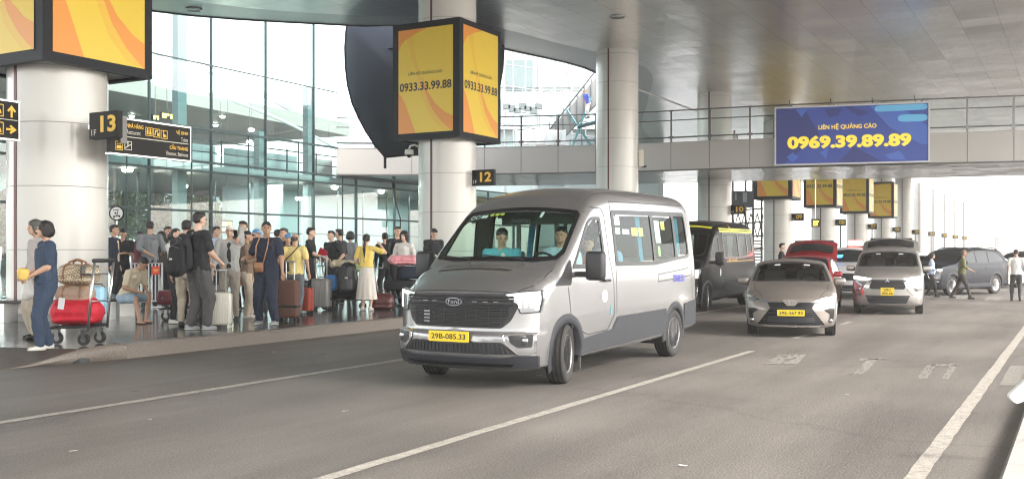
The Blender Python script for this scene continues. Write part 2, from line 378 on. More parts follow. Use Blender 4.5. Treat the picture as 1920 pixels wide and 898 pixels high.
# ---------------------------------------------------------------- canopy ceiling: metal panels
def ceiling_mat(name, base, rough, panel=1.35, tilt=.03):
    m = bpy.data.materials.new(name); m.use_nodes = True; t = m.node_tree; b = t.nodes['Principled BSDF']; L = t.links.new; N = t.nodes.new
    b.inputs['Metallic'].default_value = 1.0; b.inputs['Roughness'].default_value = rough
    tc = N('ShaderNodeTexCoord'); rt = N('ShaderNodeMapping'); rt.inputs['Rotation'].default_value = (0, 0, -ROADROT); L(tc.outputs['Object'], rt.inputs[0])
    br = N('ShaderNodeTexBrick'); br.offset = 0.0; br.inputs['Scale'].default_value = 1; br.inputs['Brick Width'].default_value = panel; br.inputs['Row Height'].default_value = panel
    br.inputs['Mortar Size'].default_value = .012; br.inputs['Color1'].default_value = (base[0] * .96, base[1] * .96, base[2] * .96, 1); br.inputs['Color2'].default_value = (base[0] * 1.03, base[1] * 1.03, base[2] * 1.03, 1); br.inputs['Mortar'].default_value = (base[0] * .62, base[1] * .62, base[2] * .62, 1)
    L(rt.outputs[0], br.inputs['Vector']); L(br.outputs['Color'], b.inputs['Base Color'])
    # every panel hangs at a slightly different tilt and is dished by its hangers
    dv = N('ShaderNodeVectorMath'); dv.operation = 'SCALE'; dv.inputs['Scale'].default_value = 1 / panel; L(rt.outputs[0], dv.inputs[0])
    fl = N('ShaderNodeVectorMath'); fl.operation = 'FLOOR'; L(dv.outputs[0], fl.inputs[0])
    wn = N('ShaderNodeTexWhiteNoise'); wn.noise_dimensions = '2D'; L(fl.outputs[0], wn.inputs['Vector'])
    n1 = N('ShaderNodeTexNoise'); n1.inputs['Scale'].default_value = .55; n1.inputs['Detail'].default_value = 3; mp = N('ShaderNodeMapping'); mp.inputs['Scale'].default_value = (1.0, 2.2, 1); L(rt.outputs[0], mp.inputs[0]); L(mp.outputs[0], n1.inputs['Vector'])
    bp = N('ShaderNodeBump'); bp.inputs['Strength'].default_value = .4; bp.inputs['Distance'].default_value = .08; L(n1.outputs['Fac'], bp.inputs['Height'])
    sb = N('ShaderNodeVectorMath'); sb.operation = 'SUBTRACT'; sb.inputs[1].default_value = (.5, .5, .5); L(wn.outputs['Color'], sb.inputs[0])
    sc = N('ShaderNodeVectorMath'); sc.operation = 'SCALE'; sc.inputs['Scale'].default_value = tilt; L(sb.outputs[0], sc.inputs[0])
    an = N('ShaderNodeVectorMath'); an.operation = 'ADD'; L(bp.outputs[0], an.inputs[0]); L(sc.outputs[0], an.inputs[1])
    nm = N('ShaderNodeVectorMath'); nm.operation = 'NORMALIZE'; L(an.outputs[0], nm.inputs[0]); L(nm.outputs[0], b.inputs['Normal'])
    return m
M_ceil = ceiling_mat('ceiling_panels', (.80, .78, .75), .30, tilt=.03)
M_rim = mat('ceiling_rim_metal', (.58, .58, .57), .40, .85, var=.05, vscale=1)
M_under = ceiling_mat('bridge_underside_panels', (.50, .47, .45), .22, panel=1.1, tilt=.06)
M_dark = mat('charcoal_frame', (.014, .016, .022), .5, spec=.2)
M_darkmetal = mat('dark_metal', (.04, .045, .05), .4, .6)
CZ = 10.3
# the canopy's edge towards the terminal is a long curve
edge = [W(-12, -33.5), W(10, -31.6), W(18, -30.6), Vector((-13.1, 37, 0)), Vector((-6.4, 39.3, 0)), Vector((-4.15, 39.6, 0)), Vector((-.57, 43.6, 0)), Vector((4.2, 49.8, 0)), Vector((5.6, 60, 0)), Vector((7.2, 74, 0)), W(84, -33.5), W(104, -34), W(128, -34)]
def crv(P, n=6):
    out = []
    for i in range(len(P) - 1):
        p0, p1, p2, p3 = P[max(i - 1, 0)], P[i], P[i + 1], P[min(i + 2, len(P) - 1)]
        for k in range(n):
            t = k / n; out.append(0.5 * ((2 * p1) + (p2 - p0) * t + (2 * p0 - 5 * p1 + 4 * p2 - p3) * t * t + (3 * p1 - p0 - 3 * p2 + p3) * t ** 3))
    return out + [P[-1]]
edge = crv(edge, 5)
eu = [uv_of(p) for p in edge]
eu = [(-12, -33.5)] + [e for e in eu if e[0] > -11.9]
RIGHT = 7.5
rim_in = [(u, v + 2.6) for u, v in eu]
slab('ceiling', [(-12, RIGHT)] + [(u, v) for u, v in rim_in] + [(128, RIGHT)], CZ, CZ + .5, M_ceil)
vs, fs = [], []
for (u, v), (u2, v2) in zip(eu, rim_in):
    vs += [W(u, v, CZ + .02), W(u2, v2, CZ + .004), W(u, v, CZ + .5)]
for i in range(len(eu) - 1):
    a = i * 3; fs += [(a, a + 1, a + 4, a + 3), (a, a + 3, a + 5, a + 2)]
tag(from_py('ceiling_rim', vs, fs, M_rim), kind='structure')
vs, fs = [], []
for (u, v) in eu: vs += [W(u, v - .05, CZ - .02), W(u, v + .07, CZ - .02), W(u, v - .05, CZ + .55), W(u, v + .07, CZ + .55)]
for i in range(len(eu) - 1):
    a = i * 4; fs += [(a, a + 1, a + 5, a + 4), (a, a + 4, a + 6, a + 2), (a + 1, a + 3, a + 7, a + 5)]
tag(from_py('ceiling_edge_trim', vs, fs, M_darkmetal), kind='structure')
slab('canopy_roof', [(-12, RIGHT + .2)] + [(u, v + .3) for u, v in rim_in] + [(128, RIGHT + .2)], CZ + .51, CZ + 1.2, M_rim)
bm = bmesh.new(); tube(bm, [pz(1196, 168, 46), pz(1320, 214, 60)], .05); tag(from_bm('ceiling_trim_rod', bm, M_rim), kind='structure')

# recessed downlights in the ceiling
M_lens = mat('lamp_lens', (.7, .7, .68), .3)
M_chrome = mat('brushed_steel', (.55, .55, .54), .28, 1.0)
def downlight(loc, r, label, lit=0):
    t = empty('ceiling_light', loc, 0, label, 'ceiling light', 'recessed ceiling lights')
    bm = bmesh.new(); lathe(bm, [(r * .72, -.005), (r * .8, -.05), (r, -.05), (r * 1.02, -.002), (r * .72, -.002)], 28); from_bm('ring', bm, M_chrome, t, True)
    bm = bmesh.new(); lathe(bm, [(0.0001, -.012), (r * .7, -.012), (r * .7, -.003)], 28); from_bm('lens', bm, M_lens, t)
    return t
def ceil_at(x, y): 
    Y = (CZ - 1.5) * 1900 / (474 - y); return Vector(((x - 960) / 1900 * Y, Y, CZ))
downlight(ceil_at(363, 18), .3, 'round recessed ceiling light above the glass wall near the number 13 column')
downlight(ceil_at(1158, 31), .3, 'round recessed ceiling light in the ceiling just in front of the unlit column')

# ---------------------------------------------------------------- columns
M_col = mat('white_column_enamel', (.65, .63, .585), .26, var=.05, vscale=.7, coat=.3)
M_joint = mat('column_joint', (.30, .28, .26), .5)
M_redstripe = mat('dark_red_stripe', (.10, .012, .012), .4)
CU = [uv_of(Vector(((.5621 * Z - 20.4), Z, 0))) for Z in (20.2, 32.6, 44.5, 56.3, 68, 80, 92, 104, 116, 128, 140, 152, 164, 176)]
nums = ['13', '12', '11', '10', '09', '08', '07', '06', '05', '04', '03', '02', '01', '00']
clabel = ['broad white column nearest the camera with bright side and red stripe, beside sign 13', 'white column carrying the yellow advertising box above the silver van',
          'white column with red stripe and visible panel joints, standing free right of the yellow box', 'white column behind the pedestrian bridge, above the black van',
          'white column under the first small yellow box beside sign 09', 'white column under the second small yellow box with glowing arrow sign', 'white column under the third small yellow box behind the red light glare',
          'white column under the fourth and farthest yellow box', 'far white column just right of the farthest yellow box', 'sixth far white column of the receding row, second past the last yellow box', 'far white column third past the last yellow box', 'far white column fourth past the last yellow box', 'far white column fifth past the last yellow box', 'farthest white column at the bright end of the row']
COLS = []
CR = .93
cproto = None
for i, (u, v) in enumerate(CU):
    if cproto is None:
        t = empty('column', W(u, v, 0), ROADROT, clabel[i], 'column', 'white round columns along the pavement')
        bm = bmesh.new(); lathe(bm, [(CR, .19), (CR, CZ - .001)], 72); o = from_bm('shaft', bm, M_col, t); auto_smooth(o, 50)
        bm = bmesh.new()
        for k in range(8): lathe(bm, [(CR - .01, 1.55 + k * 1.22), (CR + .0035, 1.553 + k * 1.22), (CR + .0035, 1.567 + k * 1.22), (CR - .01, 1.57 + k * 1.22)], 72)
        from_bm('panel_joint', bm, M_joint, t)
        bm = bmesh.new()
        a0, a1 = R(180 - 2.2), R(180 + 2.2)
        q = [(CR + .012) * math.cos(a) for a in (a0, a1)], [(CR + .012) * math.sin(a) for a in (a0, a1)]
        prism(bm, [(q[0][0], q[1][0]), (q[0][1], q[1][1]), (-CR + .03, -.03), (-CR + .03, .03)], .19, CZ - .002); from_bm('stripe', bm, M_redstripe, t)
        bm = bmesh.new(); lathe(bm, [(CR + .02, .19), (CR + .02, .34), (CR, .345)], 72); from_bm('base_ring', bm, M_joint, t, False)
        cproto = t
    else:
        t = copy_tree(cproto); t.location = W(u, v, 0); t['label'] = clabel[i]
    COLS.append(t)

# ---------------------------------------------------------------- yellow advertising boxes
M_yel = mat('advert_yellow', (.80, .56, .035), .35, emit=0); M_or = mat('advert_orange', (.80, .30, .035), .35); M_or2 = mat('advert_amber', (.80, .49, .035), .35)
M_ink = mat('sign_ink', (.03, .028, .022), .5)
M_greyunder = mat('box_underside_grey', (.35, .35, .35), .5)
def quadr(pts): return pts
def advert_face(t, a, z0, z1, which, letters=True):
    """one flat poster in a dark frame; which 0: the face across the road, 1: the face along it"""
    e = .003
    if which == 0: M = frameM((-a - .002, a, z0), (0, -1, 0), (0, 0, 1))      # local frame: +x = along road away; +y = left
    else: M = frameM((-a, -a - .002, z0), (1, 0, 0), (0, 0, 1))
    w_, h = 2 * a, z1 - z0; b = .23 if which == 0 else .2
    def fl(name, poly, m, k):
        bm = bmesh.new(); prism(bm, [(b + x * (w_ - 2 * b), b * .9 + y * (h - 1.8 * b)) for x, y in poly], k * e - .002, k * e, M); return from_bm(name, bm, m, t)
    p = fl('poster', [(0, 0), (1, 0), (1, 1), (0, 1)], M_yel, 4)
    def dc(name, poly, m, k):
        o = fl(name, poly, m, k); o.parent = p; return o
    dc('printed_swoosh', [(0, 0), (.32, 0), (.24, .12), (.14, .27), (.06, .36), (0, .4)], M_or, 5)
    dc('printed_swoosh', [(1, 0), (1, .14), (.86, .18), (.68, .27), (.55, .38), (.42, .55), (.5, .38), (.62, .22), (.78, .1), (.92, .03)], M_or, 5)
    dc('printed_swoosh', [(1, .0), (.92, .03), (.78, .1), (.62, .22), (.5, .38), (.42, .55), (.3, .78), (.27, 1), (.12, 1), (.2, .82), (.32, .6), (.42, .36), (.6, .14), (.8, .02)][::1], M_or2, 5.5 if False else 4.6)
    dc('printed_swoosh', [(0, 1), (0, .8), (.05, .86), (.12, .9), (.3, .95), (.55, 1)], M_or, 5)
    if letters:
        MM = M @ Matrix.Translation((w_ / 2, h * .565, 0)); text('LIÊN HỆ QUẢNG CÁO', MM, M_ink, w_=(w_ - 2 * b) * .62, parent=p, bold=.01, ext=.0175)
        MM = M @ Matrix.Translation((w_ / 2, h * .452, 0)); text('0933.33.99.88', MM, M_ink, w_=(w_ - 2 * b) * .95, h_=.27, parent=p, bold=.025, ext=.0175)
def advert_box(col, label, z0=5.03, z1=8.69, a=1.25, letters=True):
    t = empty('advertising_box', col.location, ROADROT, label, 'advertising box', 'yellow advertising boxes on the columns')
    bm = bmesh.new()
    # hollow box that wraps round the column
    for s in (0, 1, 2, 3):
        A_ = s * math.pi / 2; Rm = Matrix.Rotation(A_, 4, 'Z')
        prism(bm, [(-a, -a), (a, -a), (a - .14, -a + .14), (-a + .14, -a + .14)], z0, z1, Rm)
    from_bm('frame', bm, M_dark, t)
    bm = bmesh.new()
    ring = [(a - .14) * 1.0] * 1
    n = 48; outer = []; inner = []
    for k in range(n):
        an = 2 * math.pi * k / n; c, s_ = math.cos(an), math.sin(an); f_ = (a - .141) / max(abs(c), abs(s_)); outer.append((c * f_, s_ * f_)); inner.append((c * (CR + .01), s_ * (CR + .01)))
    for zz in (z0 + .06, z1 - .06):
        vo = [bm.verts.new((x, y, zz)) for x, y in outer]; vi = [bm.verts.new((x, y, zz)) for x, y in inner]
        for k in range(n): bm.faces.new((vo[k], vo[(k + 1) % n], vi[(k + 1) % n], vi[k]))
    from_bm('soffit', bm, M_greyunder, t)
    advert_face(t, a, z0, z1, 0, letters); advert_face(t, a, z0, z1, 1, letters)
    return t
advert_box(COLS[0], 'huge yellow advertising box cut off by the top edge, on the nearest column', z1=8.9)
bxs = advert_box(COLS[1], 'yellow advertising box with phone number in a black frame above the silver van')
for k, lab in ((4, 'yellow advertising box half hidden by the bridge, on the column of sign 09'), (5, 'yellow advertising box second in the row beyond the bridge'), (6, 'yellow advertising box third in the row beyond the bridge, in the red glare'), (7, 'smallest and farthest yellow advertising box beyond the bridge')):
    c = copy_tree(bxs); c.location = COLS[k].location; c['label'] = lab

# ---------------------------------------------------------------- number signs on the columns
M_sign = mat('sign_black', (.012, .011, .010), .5, spec=.2); M_signy = mat('sign_yellow', (.85, .52, .03), .4); M_signw = mat('sign_cream', (.7, .66, .55), .4)
slabels = {0: 'black sign reading 13 in yellow on the nearest column', 1: 'black sign reading 12 beside the column above the silver van', 3: 'black sign reading 10 above the black van',
           4: 'dark sign reading 09 right of the first small yellow box', 5: 'dark sign reading 08 above the grey tailgate row', 6: 'dark sign reading 07 on a pole with white strip', 7: 'tiny dark number 06 sign below the farthest yellow box',
           8: 'tiny dark number 05 sign on the column right of the farthest box', 9: 'tiny dark number 04 sign on the far column', 10: 'tiny dark number 03 sign on the far column', 11: 'tiny dark number 02 sign near the bright end', 12: 'tiny dark number 01 sign at the bright end'}
for i in (0, 1, 3, 4, 5, 6, 7, 8, 9, 10, 11, 12):
    u, v = CU[i]
    t = empty('number_sign', W(u, v, 0), ROADROT, slabels[i], 'number sign', 'column number signs')
    y0, y1, xs_ = (-.90, -1.72, 0) if i else (-1.56, -2.32, -.5); z0, z1 = (3.62, 4.12)
    bm = bmesh.new(); bx(bm, (.07 + xs_, (y0 + y1) / 2, (z0 + z1) / 2), (.14, abs(y1 - y0), z1 - z0), bev=.01); b = from_bm('panel', bm, M_sign, t)
    bm = bmesh.new(); bx(bm, (.10 + xs_ * .5, -.85 if i else -1.5, (z0 + z1) / 2), (.05 + abs(xs_), .3 if i else .12, .08)); bx(bm, (.10, -1.2 if i == 0 else -.85, (z0 + z1) / 2), (.05, .6 if i == 0 else .2, .08)); from_bm('bracket', bm, M_chrome, t)
    M = frameM((-.003 + xs_, y0, z0), (0, -1, 0), (0, 0, 1))
    text(nums[i], M @ Matrix.Translation((.53, .27, 0)), M_signy, w_=.42, h_=.31, parent=b, bold=.035, ext=.002)
    text('1F', M @ Matrix.Translation((.14, .12, 0)), M_signw, w_=.13, h_=.11, parent=b, ext=.002)
    if i >= 5:
        bm = bmesh.new(); tube(bm, [(.08, -1.3, .2), (.08, -1.3, 3.7)], .06 if i < 7 else .035); from_bm('pole', bm, M_darkmetal, t)

# icon drawing on a plate: small figures made of flat shapes
def flat(polys, M, m, parent, name='pictogram', e=.003):
    bm = bmesh.new()
    for p in polys: prism(bm, p, e - .002, e, M)
    return from_bm(name, bm, m, parent)
def circ(cx, cy, r, n=14): return [(cx + r * math.cos(2 * math.pi * k / n), cy + r * math.sin(2 * math.pi * k / n)) for k in range(n)]
def box2(x0, y0, x1, y1): return [(x0, y0), (x1, y0), (x1, y1), (x0, y1)]
def outline(x0, y0, x1, y1, w_): return [box2(x0, y0, x1, y0 + w_), box2(x0, y1 - w_, x1, y1), box2(x0, y0 + w_, x0 + w_, y1 - w_), box2(x1 - w_, y0 + w_, x1, y1 - w_)]
# the long direction sign that runs along the road beside column 13
vS = CU[0][1] + 1.76; uA = None
def at_v(x, v):            # where the ray through image column x meets the plane v
    r = (x - 960) / 1900; Y = v / (r * DY - DX); return uv_of(Vector((r * Y, Y, 0)))[0]
u0, u1 = at_v(207, vS), at_v(357, vS)
t = empty('direction_sign', W(u0, vS, 0), ROADROT, 'long black overhead direction sign with restaurant, toilet and stairs wording beside sign 13', 'direction sign')
Ls = u1 - u0
bm = bmesh.new(); bx(bm, (Ls / 2, .06, 3.73), (Ls, .1, .66), bev=.006); pn = from_bm('panel', bm, M_sign, t)
bm = bmesh.new(); bx(bm, (Ls / 2, .06, 4.075), (Ls + .03, .13, .03)); bx(bm, (Ls / 2, .06, 3.385), (Ls + .03, .13, .03)); bx(bm, (Ls + .01, .06, 3.73), (.02, .12, .66)); from_bm('frame', bm, M_chrome, t)
bm = bmesh.new(); bx(bm, (.26, -.03, 3.85), (.15, .06, .52)); bx(bm, (.0, .3, 3.9), (.06, .5, .08)); from_bm('bracket', bm, mat('bracket_grey', (.2, .2, .19), .5, .3), t)
M = frameM((0, .008, 3.4), (1, 0, 0), (0, 0, 1))
k_ = Ls / 1.96
flat([box2(.33, .325, Ls - .05, .34)], M, M_signw, pn, 'dividing_line')
text('NHÀ HÀNG', M @ Matrix.Translation((.38, .56, 0)), M_signy, h_=.10, w_=.40, parent=pn, bold=.02, anchor='L'); text('Restaurant', M @ Matrix.Translation((.38, .43, 0)), M_signw, h_=.085, w_=.33, parent=pn, anchor='L')
text('VỆ SINH', M @ Matrix.Translation((Ls - .06, .545, 0)), M_signy, h_=.11, w_=.31, parent=pn, bold=.02, anchor='R'); text('Toilets', M @ Matrix.Translation((Ls - .06, .41, 0)), M_signw, h_=.08, w_=.18, parent=pn, anchor='R')
text('CẦU THANG', M @ Matrix.Translation((Ls - .06, .245, 0)), M_signy, h_=.11, w_=.48, parent=pn, bold=.02, anchor='R'); text('Elevator, Staircase', M @ Matrix.Translation((Ls - .06, .10, 0)), M_signw, h_=.085, w_=.56, parent=pn, anchor='R')
def icon(x, y, kind):
    s = .17
    P = outline(x, y, x + s, y + s, .012)
    if kind == 'wc': P += [circ(x + .05, y + .13, .016), box2(x + .03, y + .03, x + .07, y + .11), circ(x + .12, y + .13, .016), [(x + .09, y + .03), (x + .15, y + .03), (x + .13, y + .11), (x + .11, y + .11)], box2(x + .083, y + .03, x + .089, y + .15)]
    if kind == 'baby': P += [[(x + .03, y + .03), (x + .05, y + .03), (x + .07, y + .12), (x + .13, y + .14), (x + .12, y + .15), (x + .05, y + .14)], box2(x + .1, y + .03, x + .15, y + .09), circ(x + .1, y + .11, .013)]
    if kind == 'chair': P += [circ(x + .09, y + .06, .035), circ(x + .07, y + .145, .014), [(x + .06, y + .07), (x + .075, y + .07), (x + .08, y + .135), (x + .065, y + .135)], [(x + .07, y + .08), (x + .13, y + .08), (x + .15, y + .03), (x + .14, y + .03), (x + .12, y + .07)]]
    if kind == 'lift': P += [box2(x + .03, y + .03, x + .14, y + .09), circ(x + .05, y + .12, .012), circ(x + .085, y + .12, .012), circ(x + .12, y + .12, .012)]
    if kind == 'stair': P += [[(x + .02, y + .03), (x + .15, y + .1), (x + .15, y + .12), (x + .02, y + .05)], circ(x + .08, y + .145, .014), [(x + .07, y + .07), (x + .09, y + .08), (x + .09, y + .13), (x + .07, y + .13)]]
    flat(P, M, M_signy if kind != 'stair' else M_signw, pn)
icon(.83, .40, 'wc'); icon(1.02, .39, 'baby'); icon(1.21, .38, 'chair'); icon(.12, .06, 'lift'); icon(.33, .08, 'stair')
# arrow sign cut off by the left edge
vL = CU[0][1] + 1.0; uR = at_v(36, vL)
t = empty('arrow_sign', W(uR, vL, 0), ROADROT, 'black sign with two yellow arrows, cut off by the left edge', 'direction sign')
bm = bmesh.new(); bx(bm, (-.9, .06, 3.88), (1.8, .1, .66), bev=.006); pn = from_bm('panel', bm, M_sign, t)
bm = bmesh.new(); bx(bm, (-.9, .06, 4.225), (1.83, .13, .03)); bx(bm, (-.9, .06, 3.535), (1.83, .13, .03)); bx(bm, (-.0, .06, 3.88), (.02, .12, .66)); bx(bm, (-.4, .1, 3.9), (.2, .1, .1)); from_bm('frame', bm, M_chrome, t)
M = frameM((0, .008, 3.55), (1, 0, 0), (0, 0, 1))
flat([box2(-1.7, .33, -.03, .342)], M, M_signw, pn, 'dividing_line')
flat([box2(-.165, .38, -.125, .54), [(-.23, .50), (-.205, .475), (-.145, .54), (-.085, .475), (-.06, .50), (-.145, .60)]], M, M_signy, pn, 'arrow')
flat([box2(-.25, .145, -.10, .185), [(-.16, .245), (-.185, .22), (-.12, .165), (-.185, .11), (-.16, .085), (-.045, .165)]], M, M_signy, pn, 'arrow')
flat(outline(-.50, .38, -.30, .60, .015) + [[(-.46, .43), (-.34, .43), (-.36, .5), (-.42, .53), (-.47, .52)]], M, M_signy, pn)
flat(outline(-.50, .06, -.30, .28, .015) + [[(-.46, .1), (-.34, .1), (-.36, .17), (-.42, .2), (-.47, .19)]], M, M_signy, pn)
# round trolley sign
P0 = pz(219, 400, 27)
t = empty('trolley_sign', (P0.x, P0.y, .2), 0, 'round white sign with a black rim and a trolley pictogram beside the nearest column', 'sign')
bm = bmesh.new(); lathe(bm, [(.0001, -.02), (.2, -.02), (.2, .02), (.0001, .02)], 32, Matrix.Translation((0, 0, P0.z - .2)) @ Matrix.Rotation(R(90), 4, 'X')); from_bm('rim', bm, M_sign, t)
bm = bmesh.new(); lathe(bm, [(.0001, .0205), (.165, .0205), (.165, .024), (.0001, .024)], 32, Matrix.Translation((0, 0, P0.z - .2)) @ Matrix.Rotation(R(90), 4, 'X')); d_ = from_bm('disc', bm, mat('sign_white', (.75, .75, .73), .4), t)
M = frameM((0, -.024, P0.z - .2), (1, 0, 0), (0, 0, 1))
flat([[(-.09, .09), (.05, .11), (.05, .09), (-.09, .07)], [(.04, .1), (.06, .1), (.02, -.06), (0, -.06)], [(-.09, -.07), (.1, -.05), (.1, -.08), (-.09, -.1)], circ(-.06, -.11, .022), circ(.08, -.09, .022), box2(-.05, -.02, .0, .03)], M, M_ink, d_)
bm = bmesh.new(); tube(bm, [(0, .0, 0), (0, .0, P0.z - .4)], .022); lathe(bm, [(.16, 0), (.16, .02), (.02, .04)], 20); from_bm('pole', bm, M_chrome, t)
# lit arrow sign hanging by column 08
P0 = pz(1529, 418, 78)
t = empty('hanging_sign', (P0.x, P0.y, 0), 0, 'small lit yellow arrow sign between the first and second small yellow boxes', 'sign')
bm = bmesh.new(); bx(bm, (0, 0, P0.z), (.62, .1, .62)); from_bm('panel', bm, M_sign, t)
flat([box2(-.2, .1, .2, .17), box2(-.2, -.05, .0, .02), box2(-.2, -.2, .05, -.13), [(.08, -.2), (.15, -.2), (.15, .05), (.22, .05), (.11, .2), (.02, .05), (.08, .05)]], frameM((0, -.051, P0.z), (1, 0, 0), (0, 0, 1)), mat('lit_yellow', (.9, .75, .05), .5, emit=1.2), t)
bm = bmesh.new(); tube(bm, [(0, 0, P0.z + .3), (0, 0, CZ)], .03); from_bm('rod', bm, M_chrome, t)

# security camera on column 12
P0 = Vector(COLS[1].location) + Vector((-CR * .98, -.2, 0)); zc = pz(0, 281, P0.y).z
t = empty('security_camera', (P0.x, P0.y, 0), 0, 'white dome security camera on a curved arm on the column below the yellow box', 'security camera')
bm = bmesh.new(); tube(bm, [(.05, 0, zc + .05), (-.12, 0, zc + .16), (-.27, 0, zc + .12), (-.3, 0, zc)], .035); from_bm('arm', bm, M_col, t, True)
bm = bmesh.new(); lathe(bm, [(.0001, zc + .02), (.13, zc), (.15, zc - .12), (.12, zc - .16)], 24, Matrix.Translation((-.3, 0, 0))); from_bm('housing', bm, mat('camera_white', (.7, .68, .64), .4), t, True)
bm = bmesh.new(); ell(bm, (-.3, 0, zc - .17), .09); from_bm('dome', bm, mat('black_gloss', (.01, .01, .01), .08), t, True)
# small box on column 11
c11 = Vector(COLS[2].location); P0 = c11 + W(.3, CR + .05, 0) 
t = empty('junction_box', (c11.x + CR + .02, c11.y - .25, pz(0, 296, 44).z), 0, 'small cream junction box on the right side of the free column', 'junction box')
bm = bmesh.new(); bx(bm, (.08, 0, 0), (.2, .15, .72), bev=.01); from_bm('case', bm, M_signw, t)
bm = bmesh.new(); bx(bm, (.2, 0, -.36), (.2, .1, .08)); tube(bm, [(-.08, .05, .2), (.02, .05, .2)], .02); from_bm('fitting', bm, M_dark, t)
# ================================================================ PEDESTRIAN BRIDGE
M_fascia = mat('bridge_fascia_panels', (.46, .44, .415), .42, .15, var=.04, vscale=.6)
M_seam = mat('panel_seam', (.12, .115, .11), .6)
M_steel = mat('rail_steel', (.20, .20, .20), .3, .9)
M_rglass = glass_mat('railing_glass', (.88, .93, .92), .6)
front_pts = crv([Vector((-12.6, 50.4, 0)), Vector((-9, 52, 0)), Vector((-4.8, 52.2, 0)), Vector((.5, 51.4, 0)), Vector((4.2, 50.6, 0)), Vector((6.3, 50, 0)), Vector((12.3, 47.6, 0)), Vector((22.1, 44.7, 0)), Vector((34, 41.5, 0))], 4)[4:]
def lenp(P):
    L = [0]
    for a, b in zip(P, P[1:]): L.append(L[-1] + (b - a).length)
    return L
FL_ = lenp(front_pts)
def along(s):
    s = max(0, min(FL_[-1] - .001, s))
    i = next(k for k in range(len(FL_) - 1) if FL_[k + 1] >= s); t = (s - FL_[i]) / (FL_[i + 1] - FL_[i])
    p = front_pts[i].lerp(front_pts[i + 1], t); d = (front_pts[i + 1] - front_pts[i]).normalized(); return p, d
def back(p, d, w_): nrm = Vector((-d.y, d.x, 0)); return p + nrm * w_
BZ0, BZ1, BW = 5.5, 6.88, 8.8
bridge = tag(bpy.data.objects.new('pedestrian_bridge', None), 'curved grey pedestrian bridge with glass railing crossing over the road', 'bridge'); C.objects.link(bridge)
S0 = [k * (FL_[-1] / 60) for k in range(61)]
def ribbon(name, f0, f1, m, parent, ss=S0, smooth=False):
    vs = []
    for s in ss:
        p, d = along(s); vs += [f0(p, d), f1(p, d)]
    return from_py(name, vs, [(2 * i, 2 * i + 2, 2 * i + 3, 2 * i + 1) for i in range(len(ss) - 1)], m, parent, smooth)
V3 = lambda p, z: Vector((p.x, p.y, z))
ribbon('fascia', lambda p, d: V3(p, BZ0), lambda p, d: V3(p, BZ1), M_fascia, bridge, smooth=True)
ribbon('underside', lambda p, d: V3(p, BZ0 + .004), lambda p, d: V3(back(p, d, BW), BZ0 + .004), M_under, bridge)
ribbon('deck', lambda p, d: V3(p, BZ1 - .06), lambda p, d: V3(back(p, d, BW), BZ1 - .06), M_conc, bridge)
ribbon('fascia', lambda p, d: V3(back(p, d, BW), BZ0), lambda p, d: V3(back(p, d, BW), BZ1), M_fascia, bridge)
ribbon('coping', lambda p, d: V3(back(p, d, -.03), BZ1 + .003), lambda p, d: V3(back(p, d, .2), BZ1 + .003), M_rim, bridge)
def s_at(x):
    best = min(range(2000), key=lambda k: abs(along(FL_[-1] * k / 1999)[0].x / along(FL_[-1] * k / 1999)[0].y * 1900 + 960 - x)); return FL_[-1] * best / 1999
step = s_at(1331) - s_at(1258); post_s = [s_at(1258) + step * k for k in range(-8, 9)]
bm = bmesh.new()
for s in post_s:
    p, d = along(s); q = back(p, d, -.004); M = frameM((q.x, q.y, BZ0), d, (0, 0, 1)); prism(bm, box2(-.012, .0, .012, BZ1 - BZ0 - .02), -.003, .004, M)
o = from_bm('panel_seam', bm, M_seam, bridge)
ribbon('edge_shadow_gap', lambda p, d: V3(back(p, d, -.012), BZ0 - .03), lambda p, d: V3(back(p, d, -.012), BZ0 + .05), M_seam, bridge)
# railing: posts, three rails and glass panes
for nm, zz, rr in (('top_rail', 8.42, .035), ('mid_rail', 7.95, .028), ('bottom_rail', 7.12, .035)):
    bm = bmesh.new(); tube(bm, [V3(back(*along(s), .07), zz) for s in S0], rr, 6); from_bm(nm, bm, M_steel, bridge, True)
for s in post_s:
    if s <= 0 or s >= FL_[-1] - .1: continue
    p, d = along(s); q = back(p, d, .07); bm = bmesh.new(); M = frameM((q.x, q.y, 0), d, Vector((-d.y, d.x, 0)))
    prism(bm, box2(-.045, -.02, .045, .02), BZ1, 8.46, M); prism(bm, box2(-.12, -.03, .12, .03), 7.06, 7.18, M); prism(bm, box2(-.1, -.03, .1, .03), 8.38, 8.46, M)
    from_bm('rail_post', bm, M_steel, bridge)
    s2 = min(s + step, FL_[-1] - .11); a = back(*along(s + .1), .12); b = back(*along(s2 - .1), .12)
    if s2 > s + .3: from_py('glass_pane', [V3(a, 6.98), V3(b, 6.98), V3(b, 8.36), V3(a, 8.36)], [(0, 1, 2, 3)], M_rglass, bridge)
bm = bmesh.new(); tube(bm, [V3(back(*along(s), BW - .1), 8.1) for s in S0], .035, 6); from_bm('back_rail', bm, M_steel, bridge, True)

